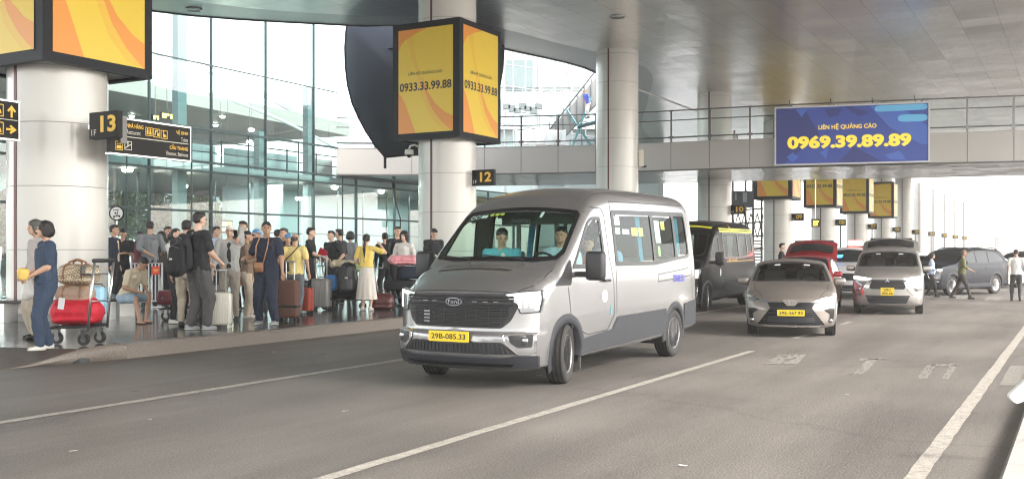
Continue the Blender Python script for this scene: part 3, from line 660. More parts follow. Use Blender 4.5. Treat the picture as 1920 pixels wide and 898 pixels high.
# blue billboard fixed to the bridge
sa, sb = s_at(1453), s_at(1742)
pa, pb = back(*along(sa), -.32), back(*along(sb), -.25); dd = (pb - pa); LB = dd.length; dd.normalize()
zb0 = pz(0, 311, pa.y).z; zb1 = pz(0, 202, pa.y).z
bb = empty('billboard', (pa.x, pa.y, zb0), math.atan2(dd.y, dd.x), 'wide dark blue billboard with yellow phone number hanging on the pedestrian bridge', 'billboard')
HB = zb1 - zb0
bm = bmesh.new(); bx(bm, (LB / 2, .08, HB / 2), (LB - .06, .12, HB - .06)); from_bm('backing', bm, M_dark, bb)
bm = bmesh.new()
for c, s in (((LB / 2, .06, .03), (LB, .2, .07)), ((LB / 2, .06, HB - .03), (LB, .2, .07)), ((.035, .06, HB / 2), (.07, .2, HB - .14)), ((LB - .035, .06, HB / 2), (.07, .2, HB - .14))): bx(bm, c, s)
from_bm('frame', bm, mat('billboard_frame', (.6, .6, .62), .35, .3), bb)
M = frameM((0, .018, 0), (1, 0, 0), (0, 0, 1))
M_blue = mat('billboard_blue', (.028, .060, .30), .35, emit=.05); M_blue2 = mat('billboard_dark_blue', (.018, .03, .17), .35, emit=.05); M_blue3 = mat('billboard_mid_blue', (.05, .12, .44), .35, emit=.05); M_cy = mat('billboard_sky_blue', (.12, .42, .68), .35, emit=.05)
pr = flat([box2(.07, .07, LB - .07, HB - .07)], M, M_blue, bb, 'print', e=.006)
def onb(poly, m, e, nm='printed_shape'): return flat([[(x * LB, y * HB) for x, y in p] for p in poly], M, m, pr, nm, e)
onb([[(.01, .03), (.06, .03), (.30, .5), (.2, .97), (.01, .97)], [(.33, .94), (.45, .96), (.42, .82), (.36, .80)], [(.42, .03), (.7, .03), (.52, .30)], [(.55, .8), (.62, .86), (.5, .97), (.46, .97)]], M_blue2, .010)
onb([[(.14, .96), (.22, .96), (.18, .82)], [(.08, .14), (.12, .22), (.16, .14), (.12, .05)], [(.72, .14), (.75, .06), (.85, .06), (.81, .2)], [(.3, .2), (.36, .3), (.34, .1)], [(.62, .97), (.75, .6), (.95, .3), (.985, .3), (.985, .6), (.8, .97)]], M_blue3, .011)
onb([rpoly([(.655, .86), (.986, .87), (.986, .97), (.655, .965)], .04), rpoly([(.80, .68), (.986, .68), (.986, .80), (.80, .80)], .05)], M_cy, .013)
M_bt = mat('billboard_yellow', (.88, .62, .05), .4, emit=.12)
text('LIÊN HỆ QUẢNG CÁO', M @ Matrix.Translation((.478 * LB, .635 * HB, 0)), M_bt, w_=.375 * LB, h_=.115 * HB, parent=pr, bold=.02, ext=.016)
text('0969.39.89.89', M @ Matrix.Translation((.485 * LB, .385 * HB, 0)), M_bt, w_=.80 * LB, h_=.225 * HB, parent=pr, bold=.05, ext=.016)
bm = bmesh.new()
for k in range(4): tube(bm, [(LB * (.1 + .27 * k), .08, HB), (LB * (.1 + .27 * k), .3, HB + .35)], .02)
from_bm('hanger', bm, M_steel, bb)

# ================================================================ GLASS WALL OF THE TERMINAL
GV = -33.3
M_mull = mat('mullion_green_grey', (.035, .055, .055), .4, .5)
M_glass = glass_mat('terminal_glass', (.62, .79, .78), 1.6)
M_glass_up = glass_mat('upper_terminal_glass', (.80, .92, .90), .7)
wall = empty('glass_wall', W(18, GV, 0), ROADROT, 'tall green tinted glass wall of the terminal with dark mullions behind the crowd', 'glass wall')
us = [round(25.5 - 3.4 * k, 2) for k in range(4, 0, -1)] + [25.5 + 3.4 * k for k in range(0, 12)]
zs = [.2, 3.3, 5.02, 5.43, 6.87, 9.7, 13.0]
for i, u in enumerate(us):
    top = 13.2 if u < 41.5 else 5.46
    bm = bmesh.new(); bx(bm, (u - 18, 0, (top + .2) / 2), (.065, .12, top - .2)); from_bm('mullion', bm, M_mull, wall)
    if u + 1.3 < us[-1] and u < 41:
        bm = bmesh.new(); uu = u + 2.3; bx(bm, (uu - 18, .02, 3.55), (.03, .06, 6.7)); from_bm('mullion', bm, M_mull, wall)
for z in zs[1:6]:
    L1 = us[-1] if z < 5.2 else 40.9
    if z == 5.43: L1 = us[-1]
    bm = bmesh.new(); bx(bm, ((us[0] + L1) / 2 - 18, -.02, z), (L1 - us[0], .16 if z != 9.7 else .08, .085 if z < 9 else .05)); from_bm('transom', bm, M_mull, wall)
for i in range(len(us) - 1):
    for j in range(len(zs) - 1):
        if us[i] >= 40 and zs[j] >= 5.4: continue
        a, b = us[i] + .05 - 18, us[i + 1] - .05 - 18; c, d = zs[j] + .04, zs[j + 1] - .04
        from_py('glass_pane', [(a, .03, c), (b, .03, c), (b, .03, d), (a, .03, d)], [(0, 1, 2, 3)], M_glass if zs[j] < 9 else M_glass_up, wall)
# spandrel blinds behind the band between the floors
M_span = mat('spandrel_grey_green', (.34, .40, .40), .5)
bm = bmesh.new(); bx(bm, ((us[0] + 66) / 2 - 18, .5, 5.22), (66 - us[0], .06, .34)); from_bm('spandrel', bm, M_span, wall)

# inside: floor slab, back partitions, pillars, far ceiling with downlights
M_in = mat('interior_pale_wall', (.40, .48, .48), .5, var=.05, vscale=.5); M_intl = mat('interior_teal_panel', (.20, .26, .265), .4)
M_inceil = mat('interior_ceiling', (.30, .29, .27), .6)
slab('upper_floor', [(10, GV - .7), (41, GV - .7), (68, GV - .7), (68, -48), (10, -48)], 5.05, 5.4, M_inceil, 'structure')
inner = empty('terminal_interior', W(18, GV, 0), ROADROT, 'pale inner walls and grey soffit of the terminal seen through the glass', 'building')
def ibx(name, c, s, m, rot=None):
    bm = bmesh.new(); bx(bm, c, s, rot); return from_bm(name, bm, m, inner)
ibx('partition', (34, 6.0, 2.6), (26, .2, 4.8), M_in); ibx('partition', (21, 4.0, 2.6), (.2, 4, 4.8), M_in)
ibx('partition', (44, 3.2, 2.6), (14, .15, 4.8), M_in)
for k in range(6): ibx('partition_frame', (38.5 + k * 2.1, 3.08, 1.2), (.08, .1, 2.2), M_mull); 
for k in range(5):
    bm = bmesh.new(); bx(bm, (24 + k * 3.1, 5.85, 1.75), (.9, .08, .5)); from_bm('notice_board', bm, mat('notice_grey', (.36, .40, .38), .5), inner)
for k, (uu, vv) in enumerate(((13.8, 1.2), (18.6, 1.0), (22.1, 1.0), (8.4, 1.5))): 
    hh_ = (12.0, 7.2, 9.8, 7.0)[k]; bm = bmesh.new(); bx(bm, (uu - 0.2, vv, hh_ / 2 + .1), (.5, .35, hh_)); from_bm('pillar', bm, M_intl, inner)
ibx('upper_partition', (22, 9, 6.2), (34, .2, 1.5), M_in)
ibx('escalator_side', (6, 6.5, 3.2), (9, .3, .9), M_intl, Matrix.Rotation(R(-28), 3, 'Y')); ibx('escalator_side', (4.5, 5, 3.6), (9, .2, .5), M_darkmetal, Matrix.Rotation(R(-28), 3, 'Y'))
for j, (ya, za, zb) in enumerate(((2.6, .3, 5.0), (2.2, 5.5, 6.8))):
    for k in range(15): ibx('inner_frame', (8 + k * 2.27, ya, (za + zb) / 2), (.06, .06, zb - za), M_mull)
for z in (2.5, 6.75, 6.2): ibx('inner_rail', (24, 2.4, z), (34, .05, .06), M_mull)
for k in range(9): ibx('wall_panel', (7.5 + k * 2.9, 2.9, 6.05), (2.3, .05, 1.1), (M_span, M_intl, M_in)[k % 3])
for k, (h0, y0_) in enumerate(((9.4, 5), (11.2, 7), (12.4, 9))):
    bm = bmesh.new(); tube(bm, [(-2 + i * 2.2, y0_ + .02 * i * i, h0 + 1.2 * math.sin(i / 18 * math.pi) - .05 * i) for i in range(19)], .09, 6); from_bm('roof_rib', bm, mat('rib_pale', (.5, .54, .54), .5), inner)
# soffit over the far half of the hall, its edge curving away
vs = []; n = 24
for i in range(n + 1):
    u = -2 + i * 1.7; vv = 8.8 + 3.0 * (i / n) ** 1.5; vs += [(u, vv, 9.75), (u, vv + 22, 9.75), (u, vv, 10.6)]
fs = []
for i in range(n): a = i * 3; fs += [(a, a + 1, a + 4, a + 3), (a, a + 3, a + 5, a + 2)]
from_py('soffit', vs, fs, M_inceil, inner)
ibx('far_wall', (20, 30, 7.4), (50, .3, 4.7), M_intl)
for (uu, vv, e_) in ((24, 3.5, 170), (31, 4.5, 170), (38, 2.2, 150), (45, 1.8, 170), (53, 1.8, 180), (28, 12, 200)):
    ld = bpy.data.lights.new('hall_lamp', 'AREA'); ld.shape = 'RECTANGLE'; ld.size = 5; ld.size_y = 1.2; ld.energy = e_; ld.color = (.93, 1, .97); lo = bpy.data.objects.new('hall_lamp', ld); C.objects.link(lo); lo.location = W(uu, GV - vv, 4.95) ; lo.rotation_euler = (0, 0, ROADROT)
M_lit = mat('lit_downlight', (1, .93, .8), .5, emit=14)
k = 0
for (x, y) in [(341, 205), (336, 223), (417, 218), (404, 234), (471, 243), (468, 265), (427, 275), (414, 289), (247, 217)]:
    Y = (9.7 - 1.5) * 1900 / (474 - y) if y < 240 else None
    r = (x - 960) / 1900
    Y = Y if (Y and y < 236) else 54.0 + (k % 3) * 1.5
    p = Vector((r * Y, Y, 9.7 if y < 236 else 1.5 + (474 - y) * Y / 1900)); 
    t = empty('hall_light', p, 0, 'small bright round light glowing under the grey soffit inside the hall', 'ceiling light', 'lights glowing inside the terminal hall'); k += 1
    bm = bmesh.new(); lathe(bm, [(.0001, -.12), (.12, -.1), (.17, 0), (.1, .05)], 16); from_bm('lamp', bm, M_lit, t, True)
    bm = bmesh.new(); 
    if y >= 236: tube(bm, [(0, 0, .05), (0, 0, 9.75 - p.z)], .012)
    else: lathe(bm, [(.18, -.02), (.22, 0), (.22, .05)], 16)
    from_bm('mount', bm, M_steel, t)
for (x, y, nn) in [(242, 308, 0), (236, 318, 1), (627, 291, 2), (715, 345, 3), (628, 340, 4), (560, 372, 5), (345, 348, 6)]:
    r = (x - 960) / 1900; Y = max(41.5, -(GV - 1.5) / (DX - DY * r)); p = Vector((r * Y, Y, min(5.0, 1.5 + (474 - y) * Y / 1900)))
    t = empty('hall_light', p, 0, 'small bright lamp hanging low inside the hall behind the glass', 'ceiling light', 'low lamps inside the terminal hall')
    bm = bmesh.new(); lathe(bm, [(.0001, -.12), (.12, -.1), (.17, 0), (.1, .05)], 16); from_bm('lamp', bm, M_lit, t, True)
    bm = bmesh.new(); tube(bm, [(0, 0, .05), (0, 0, max(.1, 5.05 - p.z))], .012); from_bm('mount', bm, M_steel, t)
# lit screens / yellow exit boards inside
for (x, y, w_, h_, lab) in [(313, 218, .5, .28, 'lit yellow board hanging inside the hall just above the black direction sign'), (291, 221, .25, .25, 'tiny lit yellow board left of the other one inside the hall'), (424, 425, .45, .6, 'yellow screen glowing low behind the glass near the man in the white cap')]:
    r = (x - 960) / 1900; Y = 47.5 if y < 300 else 46.2; p = pz(x, y, Y)
    t = empty('lit_board', p, ROADROT, lab, 'sign'); bm = bmesh.new(); bx(bm, (0, 0, 0), (w_ * 1.6, .1, h_)); from_bm('box', bm, M_dark, t)
    M = frameM((-w_ * .75, -.056, -h_ / 2), (1, 0, 0), (0, 0, 1))
    flat([box2(.05, h_ * .55, w_ * .9, h_ * .85), box2(.05, h_ * .15, w_ * .6, h_ * .4), box2(w_ * 1.05, h_ * .15, w_ * 1.4, h_ * .85)], M, mat('lit_yellow2', (.9, .72, .08), .5, emit=2.5), t, 'lit_face')
    bm = bmesh.new(); tube(bm, [(0, 0, h_ / 2), (0, 0, (9.75 if y < 300 else 5.05) - p.z)], .015); from_bm('rod', bm, M_steel, t)

# green band inside / beyond at the far left: trees outside the other side of the hall
M_leafs = [mat('leaf_green_a', (.10, .17, .05), .6), mat('leaf_green_b', (.14, .22, .07), .6), mat('leaf_green_c', (.06, .11, .035), .6)]
M_bark = mat('bark', (.10, .08, .06), .9, bump=.4, bscale=20)
def tree(p, h, label, sd):
    rnd = random.Random(sd); t = empty('tree', p, 0, label, 'tree', 'trees beyond the terminal hall')
    bm = bmesh.new(); tube(bm, [(0, 0, 0), (.1, 0, h * .35), (-.05, .05, h * .7)], [.18, .13, .05], 8)
    cl = []
    for k in range(7):
        a = rnd.random() * 6.28; q = Vector((math.cos(a) * h * .22 * rnd.random(), math.sin(a) * h * .22 * rnd.random(), h * (.45 + .5 * rnd.random()))); cl.append(q)
        tube(bm, [(0, 0, h * (.3 + .2 * rnd.random())), tuple(q)], [.07, .02], 5)
    from_bm('trunk', bm, M_bark, t)
    bm = bmesh.new()
    for q in cl:
        for _ in range(330):
            g = Vector((rnd.gauss(0, 1), rnd.gauss(0, 1), rnd.gauss(0, .8))) * h * .10 + q; s = .12 + rnd.random() * .2
            a = Vector((rnd.uniform(-1, 1), rnd.uniform(-1, 1), rnd.uniform(-1, 1))).normalized(); b = a.cross(Vector((rnd.random(), rnd.random(), .3))).normalized()
            f = bm.faces.new([bm.verts.new(g + a * s), bm.verts.new(g + b * s * .6), bm.verts.new(g - a * s), bm.verts.new(g - b * s * .6)]); f.material_index = rnd.randrange(3)
    from_bm('crown', bm, M_leafs, t)
for k, (x, Y, h, lab) in enumerate([(232, 70, 5.5, 'green tree glimpsed through the hall just right of the nearest column'), (300, 74, 6.2, 'green tree glimpsed through the hall behind the man in the grey shirt'), (372, 72, 5.6, 'green tree glimpsed through the hall above the man with the backpack'),
                                    (455, 84, 5.4, 'green tree glimpsed through the hall above the man in the white cap'), (6, 60, 5.6, 'green tree behind the glass at the left edge of the photo')]):
    tree(Vector(((x - 960) / 1900 * Y, Y, 0)), h, lab, k)

# ================================================================ DARK CURVED SHELL BEHIND THE YELLOW BOX
YS = 43.0
outl = [(652, 40), (649, 60), (647, 90), (648, 125), (652, 160), (661, 195), (673, 222), (687, 248), (703, 272), (722, 295), (760, 291), (800, 290), (835, 289), (860, 284), (880, 265), (905, 235), (925, 200), (938, 165), (944, 130), (946, 100), (946, 60), (946, 40)]
t = tag(bpy.data.objects.new('curved_shell', None), 'big dark navy curved shell hanging beside the ceiling edge behind the yellow box', 'shell structure'); C.objects.link(t); c0 = pz(797, 150, YS); t.location = c0
cx = sum(x for x, y in outl) / len(outl); P = [pz(x, y, YS) - c0 for x, y in outl]; n = len(P); cc = sum(P, Vector()) / n
vs, fs = [], []
K = 7
for side in (1, -1):
    for k in range(K + 1):
        f_ = 1 - k / K
        for q in P: 
            p = cc.lerp(q, f_); vs.append(p + Vector((0, -side * (1.6 if side > 0 else .8) * math.sqrt(max(0, 1 - f_ * f_)), 0)))
for s_ in range(2):
    o_ = s_ * (K + 1) * n
    for k in range(K):
        for i in range(n): fs.append((o_ + k * n + i, o_ + k * n + (i + 1) % n, o_ + (k + 1) * n + (i + 1) % n, o_ + (k + 1) * n + i))
M_navy = mat('navy_shell', (.028, .034, .048), .7, .0, spec=.2, bump=.15, bscale=1.2)
from_py('shell', vs, fs, M_navy, t, True, True)
bm = bmesh.new()
for yy in (105, 203): tube(bm, [pz(649 + (yy - 100) * .2 if yy < 150 else 664, yy, YS) - c0 + Vector((0, -.1, 0)), pz(700, yy + 1, YS) - c0 + Vector((0, -1.05, 0)), pz(760, yy - 3, YS) - c0 + Vector((0, -1.5, 0))], .03, 6)
from_bm('seam', bm, M_dark, t)
bm = bmesh.new(); tube(bm, [pz(x, y, YS) - c0 for x, y in outl[:12]], .05, 6); tube(bm, [pz(722, 292, YS) - c0, pz(722, 316, YS) - c0], .06, 6); from_bm('rim_pipe', bm, M_dark, t)
bm = bmesh.new(); tube(bm, [(0, 0, 2), (0, 0, CZ - c0.z + .4)], .1, 8); from_bm('hanger', bm, M_dark, t)

# ================================================================ BEHIND THE BRIDGE ON THE LEFT
# grey escalator truss, tarpaulin, scaffold, railings
Ye = 62
t = empty('escalator', pz(1080, 260, Ye), 0, 'grey covered escalator rising to the right behind the bridge railing', 'escalator'); l0 = t.location.copy()
a, b = pz(1030, 285, Ye) - l0, pz(1135, 178, Ye) - l0
bm = bmesh.new(); vs = [a, b, b + Vector((0, 0, 1.7)), a + Vector((-.8, 0, .4))]
q = [bm.verts.new(p) for p in vs] + [bm.verts.new(p + Vector((0, 1.6, 0))) for p in vs]
for f in ((0, 1, 2, 3), (7, 6, 5, 4), (0, 4, 5, 1), (1, 5, 6, 2), (2, 6, 7, 3), (3, 7, 4, 0)): bm.faces.new([q[i] for i in f])
from_bm('truss', bm, mat('escalator_grey', (.28, .28, .27), .5), t)
bm = bmesh.new()
for k in range(9): p = a.lerp(b, k / 8); tube(bm, [p + Vector((0, -.05, -.1)), p + Vector((0, -.05, 1.8))], .04, 6)
tube(bm, [a + Vector((0, -.05, 1.35)), b + Vector((0, -.05, 2.2))], .05, 6); from_bm('handrail', bm, M_steel, t)
bm = bmesh.new(); tube(bm, [b + Vector((-.9, -.3, -.2)), b + Vector((-2.2, -.3, -3.6))], .07, 6); tube(bm, [b + Vector((-2.4, -.3, -.9)), b + Vector((-.6, -.3, -3.6))], .07, 6); from_bm('brace', bm, mat('brace_teal', (.10, .30, .34), .5), t)
t = empty('awning', pz(1108, 232, 60), 0, 'small teal awning under the escalator left of the free column', 'awning'); bm = bmesh.new(); bx(bm, (0, 0, 0), (1.6, 1.4, .08), Matrix.Rotation(R(-14), 3, 'Y')); from_bm('sheet', bm, mat('brace_teal', (.10, .30, .34), .5), t)
bm = bmesh.new(); tube(bm, [(-.6, 0, 0), (-.5, 0, -2)], .04); tube(bm, [(.6, 0, .1), (.5, 0, -2)], .04); from_bm('strut', bm, M_steel, t)
vs, fs = [], []; n = 24
for i in range(n + 1):
    for j in range(8):
        x = 965 + 96 * i / n; y = 243 + 30 * j / 7 + (math.sin(i / n * math.pi * 3) * 1.5 if j == 0 else 0); p = pz(x, y, 58); p.y += .12 * math.sin(i * .9 + j * .3) + .05 * math.sin(i * 2.3); vs.append(p)
for i in range(n):
    for j in range(7): a_ = i * 8 + j; fs.append((a_, a_ + 8, a_ + 9, a_ + 1))
tarp = from_py('tarpaulin', vs, fs, mat('tarp_white', (.72, .73, .72), .6), smooth=True); tag(tarp, 'white tarpaulin sheet hung behind the bridge railing right of the yellow box', 'tarpaulin')
sol = tarp.modifiers.new('t', 'SOLIDIFY'); sol.thickness = .01
M_scaf = mat('pale_scaffold', (.42, .45, .46), .5, .3)
t = empty('scaffold', pz(1010, 250, 72), 0, 'pale scaffold lattice in the bright opening between the yellow box and the free column', 'scaffold'); l0 = t.location.copy()
bm = bmesh.new(); rnd = random.Random(3)
for x in (945, 962, 985, 1012, 1040, 1072, 1098): tube(bm, [pz(x, 290, 72) - l0, pz(x, 90 + (x - 940) * .2, 72) - l0], .05, 5)
for y in (120, 160, 205, 232): tube(bm, [pz(940, y, 72) - l0, pz(1115, y + 26, 72) - l0], .045, 5)
for k in range(9): x = 945 + 18 * k; tube(bm, [pz(x, 215, 72.3) - l0, pz(x + 20, 160, 72.3) - l0], .03, 5)
from_bm('lattice', bm, M_scaf, t)
bm = bmesh.new()
for k in range(7): p = pz(950 + k * 10, 200 + (k % 3) * 4, 71) - l0; bx(bm, p, (.5, .3, .35 + .1 * (k % 2)))
from_bm('equipment', bm, mat('equip_grey', (.16, .2, .2), .6), t)
# pale glazed facade far behind the walkway, framed in white
t = empty('glazed_facade', Vector((-4.5, 80, 0)), 0, 'pale glazed building front with white frames far behind the bridge railing', 'building')
M_fp = mat('facade_pane_pale', (.40, .50, .50), .2, spec=.6); M_ff = mat('facade_frame_white', (.62, .65, .65), .5)
bm = bmesh.new(); bx(bm, (5, .4, 9.5), (23, .5, 19)); from_bm('wall', bm, mat('facade_wall', (.52, .56, .56), .6), t)
for i in range(9):
    for j in range(5):
        bm = bmesh.new(); bx(bm, (-4.9 + i * 2.5, .08, 2.0 + j * 3.1 + 1.1), (2.1, .06, 2.4)); from_bm('window', bm, M_fp if (i * 3 + j) % 4 else M_intl, t)
for j in range(6):
    bm = bmesh.new(); tube(bm, [(-6.4, -.5, 2.0 + j * 3.1), (16.4, -.5, 2.0 + j * 3.1)], .05, 6); from_bm('rail', bm, M_steel, t)
bm = bmesh.new(); bx(bm, (5, -.2, 11.3), (22.8, 1.0, .25)); from_bm('ledge', bm, M_ff, t)
# lattice pylon and gantry seen right of column 10
t = empty('gantry', pz(1400, 470, 84), 0, 'dark steel lattice gantry with a box cabin right of the number 10 sign', 'gantry'); l0 = t.location.copy()
bm = bmesh.new()
for x in (1374, 1398, 1412, 1428): tube(bm, [pz(x, 505, 84) - l0, pz(x, 336, 84) - l0], .09, 6)
for y in (395, 420, 446, 470): tube(bm, [pz(1370, y, 84) - l0, pz(1432, y - 4, 84) - l0], .07, 6)
for k in range(5): x = 1372 + 12 * k; tube(bm, [pz(x, 446, 84) - l0, pz(x + 12, 400, 84) - l0], .05, 5); tube(bm, [pz(x + 12, 446, 84) - l0, pz(x, 400, 84) - l0], .05, 5)
for k in range(8): y = 452 + 6 * k; tube(bm, [pz(1413, y, 84) - l0, pz(1430, y, 84) - l0], .05, 5)
from_bm('lattice', bm, mat('gantry_dark', (.06, .065, .07), .5, .3), t)
bm = bmesh.new(); c = pz(1390, 374, 84.5) - l0; bx(bm, c, (1.8, 1.2, 1.35)); from_bm('cabin', bm, mat('cabin_blue_grey', (.06, .075, .09), .5), t)
for q_, s_ in ((Vector((.15, -.62, .15)), (.35, .05, .8)), (Vector((-.6, -.62, .2)), (.12, .05, .6))):
    bm = bmesh.new(); bx(bm, c + q_, s_); from_bm('cabin_window', bm, mat('cabin_pane', (.3, .36, .4), .3), t)
# pair of tall banners and a lamp mast far away on the bright side
for x, lab, m in ((1837, 'left of the two far slender vertical banners in the bright distance', mat('banner_green_red', (.35, .4, .3), .6)), (1870, 'right reddish one of the two far slender vertical banners', mat('banner_red', (.5, .18, .17), .6))):
    p = pz(x, 505, 190); t = empty('banner', (p.x, p.y, 0), 0, lab, 'banner'); bm = bmesh.new(); bx(bm, (0, 0, 3.4), (.8, .08, 2.6)); from_bm('sheet', bm, m, t)
    bm = bmesh.new(); tube(bm, [(-.45, 0, 0), (-.45, 0, 4.9)], .05); from_bm('pole', bm, M_steel, t)
    bm = bmesh.new()
    for k in range(4): bx(bm, (0, -.06, 2.5 + k * .6), (.5, .02, .22))
    from_bm('marking', bm, mat('banner_mark', (.6, .6, .58), .6), t)
p = pz(1783, 474, 170); t = empty('lamp_mast', (p.x, p.y, 0), 0, 'thin lamp mast standing at the bright end of the column row', 'lamp mast'); bm = bmesh.new(); tube(bm, [(0, 0, 0), (0, 0, 10)], [.09, .05]); from_bm('pole', bm, M_steel, t)
bm = bmesh.new(); bx(bm, (.3, 0, 10), (.8, .25, .12)); from_bm('lamp_head', bm, M_steel, t)

# the terminal's other outside wall far right: pale low building line in the haze is lost in the glare
# hanging power cable on the glass wall
bm = bmesh.new(); tube(bm, [W(45.2, GV + .35, 5.4), W(45.5, GV + .3, 4.5), W(45.9, GV + .4, 3.4), W(46.0, GV + .35, 2.3), W(45.6, GV + .35, 1.7), W(46.1, GV + .35, 1.5)], .035, 6)
tag(from_bm('cable', bm, M_dark, None, True), 'loose black cable dangling down the glass left of the yellow box column', 'cable')
# pale sheet at the right edge, on a stand on the median
t = empty('notice_panel', px(1990, 830, .15), 0, 'corner of a white rounded panel poking in at the right edge above the kerb', 'panel'); l0 = t.location.copy(); Yq = l0.y
c = pz(1921, 748, Yq) - l0
bm = bmesh.new(); prism(bm, rpoly([((pz(x, y, Yq) - l0).x, (pz(x, y, Yq) - l0).z) for x, y in [(1888, 741), (1903, 757), (1990, 720), (1990, 650), (1926, 707)]], .03), -.02, .02, frameM((0, 0, 0), (1, 0, 0), (0, 0, 1))); from_bm('board', bm, mat('panel_white', (.78, .78, .76), .35), t)
bm = bmesh.new(); tube(bm, [(pz(1975, 690, Yq) - l0) + Vector((0, .04, 0)), Vector((.02, .04, 0))], .02); from_bm('post', bm, M_steel, t)
# ================================================================ VEHICLE BUILDER
def pchip(xs, ys):
    xs = np.array(xs, float); ys = np.array(ys, float)
    o = np.argsort(xs); xs = xs[o]; ys = ys[o]; h = np.diff(xs); d = np.diff(ys) / h; m = np.zeros(len(xs))
    for i in range(1, len(xs) - 1):
        if d[i - 1] * d[i] > 0:
            w1, w2 = 2 * h[i] + h[i - 1], h[i] + 2 * h[i - 1]; m[i] = (w1 + w2) / (w1 / d[i - 1] + w2 / d[i])
    m[0], m[-1] = d[0], d[-1]
    def f(x):
        x = min(max(x, xs[0]), xs[-1]); i = min(max(int(np.searchsorted(xs, x)) - 1, 0), len(h) - 1); t = (x - xs[i]) / h[i]
        return ((2 * t**3 - 3 * t**2 + 1) * ys[i] + (t**3 - 2 * t**2 + t) * h[i] * m[i] + (-2 * t**3 + 3 * t**2) * ys[i + 1] + (t**3 - t**2) * h[i] * m[i + 1])
    return f
def inpoly(x, y, P):
    c = False; n = len(P); j = n - 1
    for i in range(n):
        if (P[i][1] > y) != (P[j][1] > y) and x < (P[j][0] - P[i][0]) * (y - P[i][1]) / (P[j][1] - P[i][1]) + P[i][0]: c = not c
        j = i
    return c
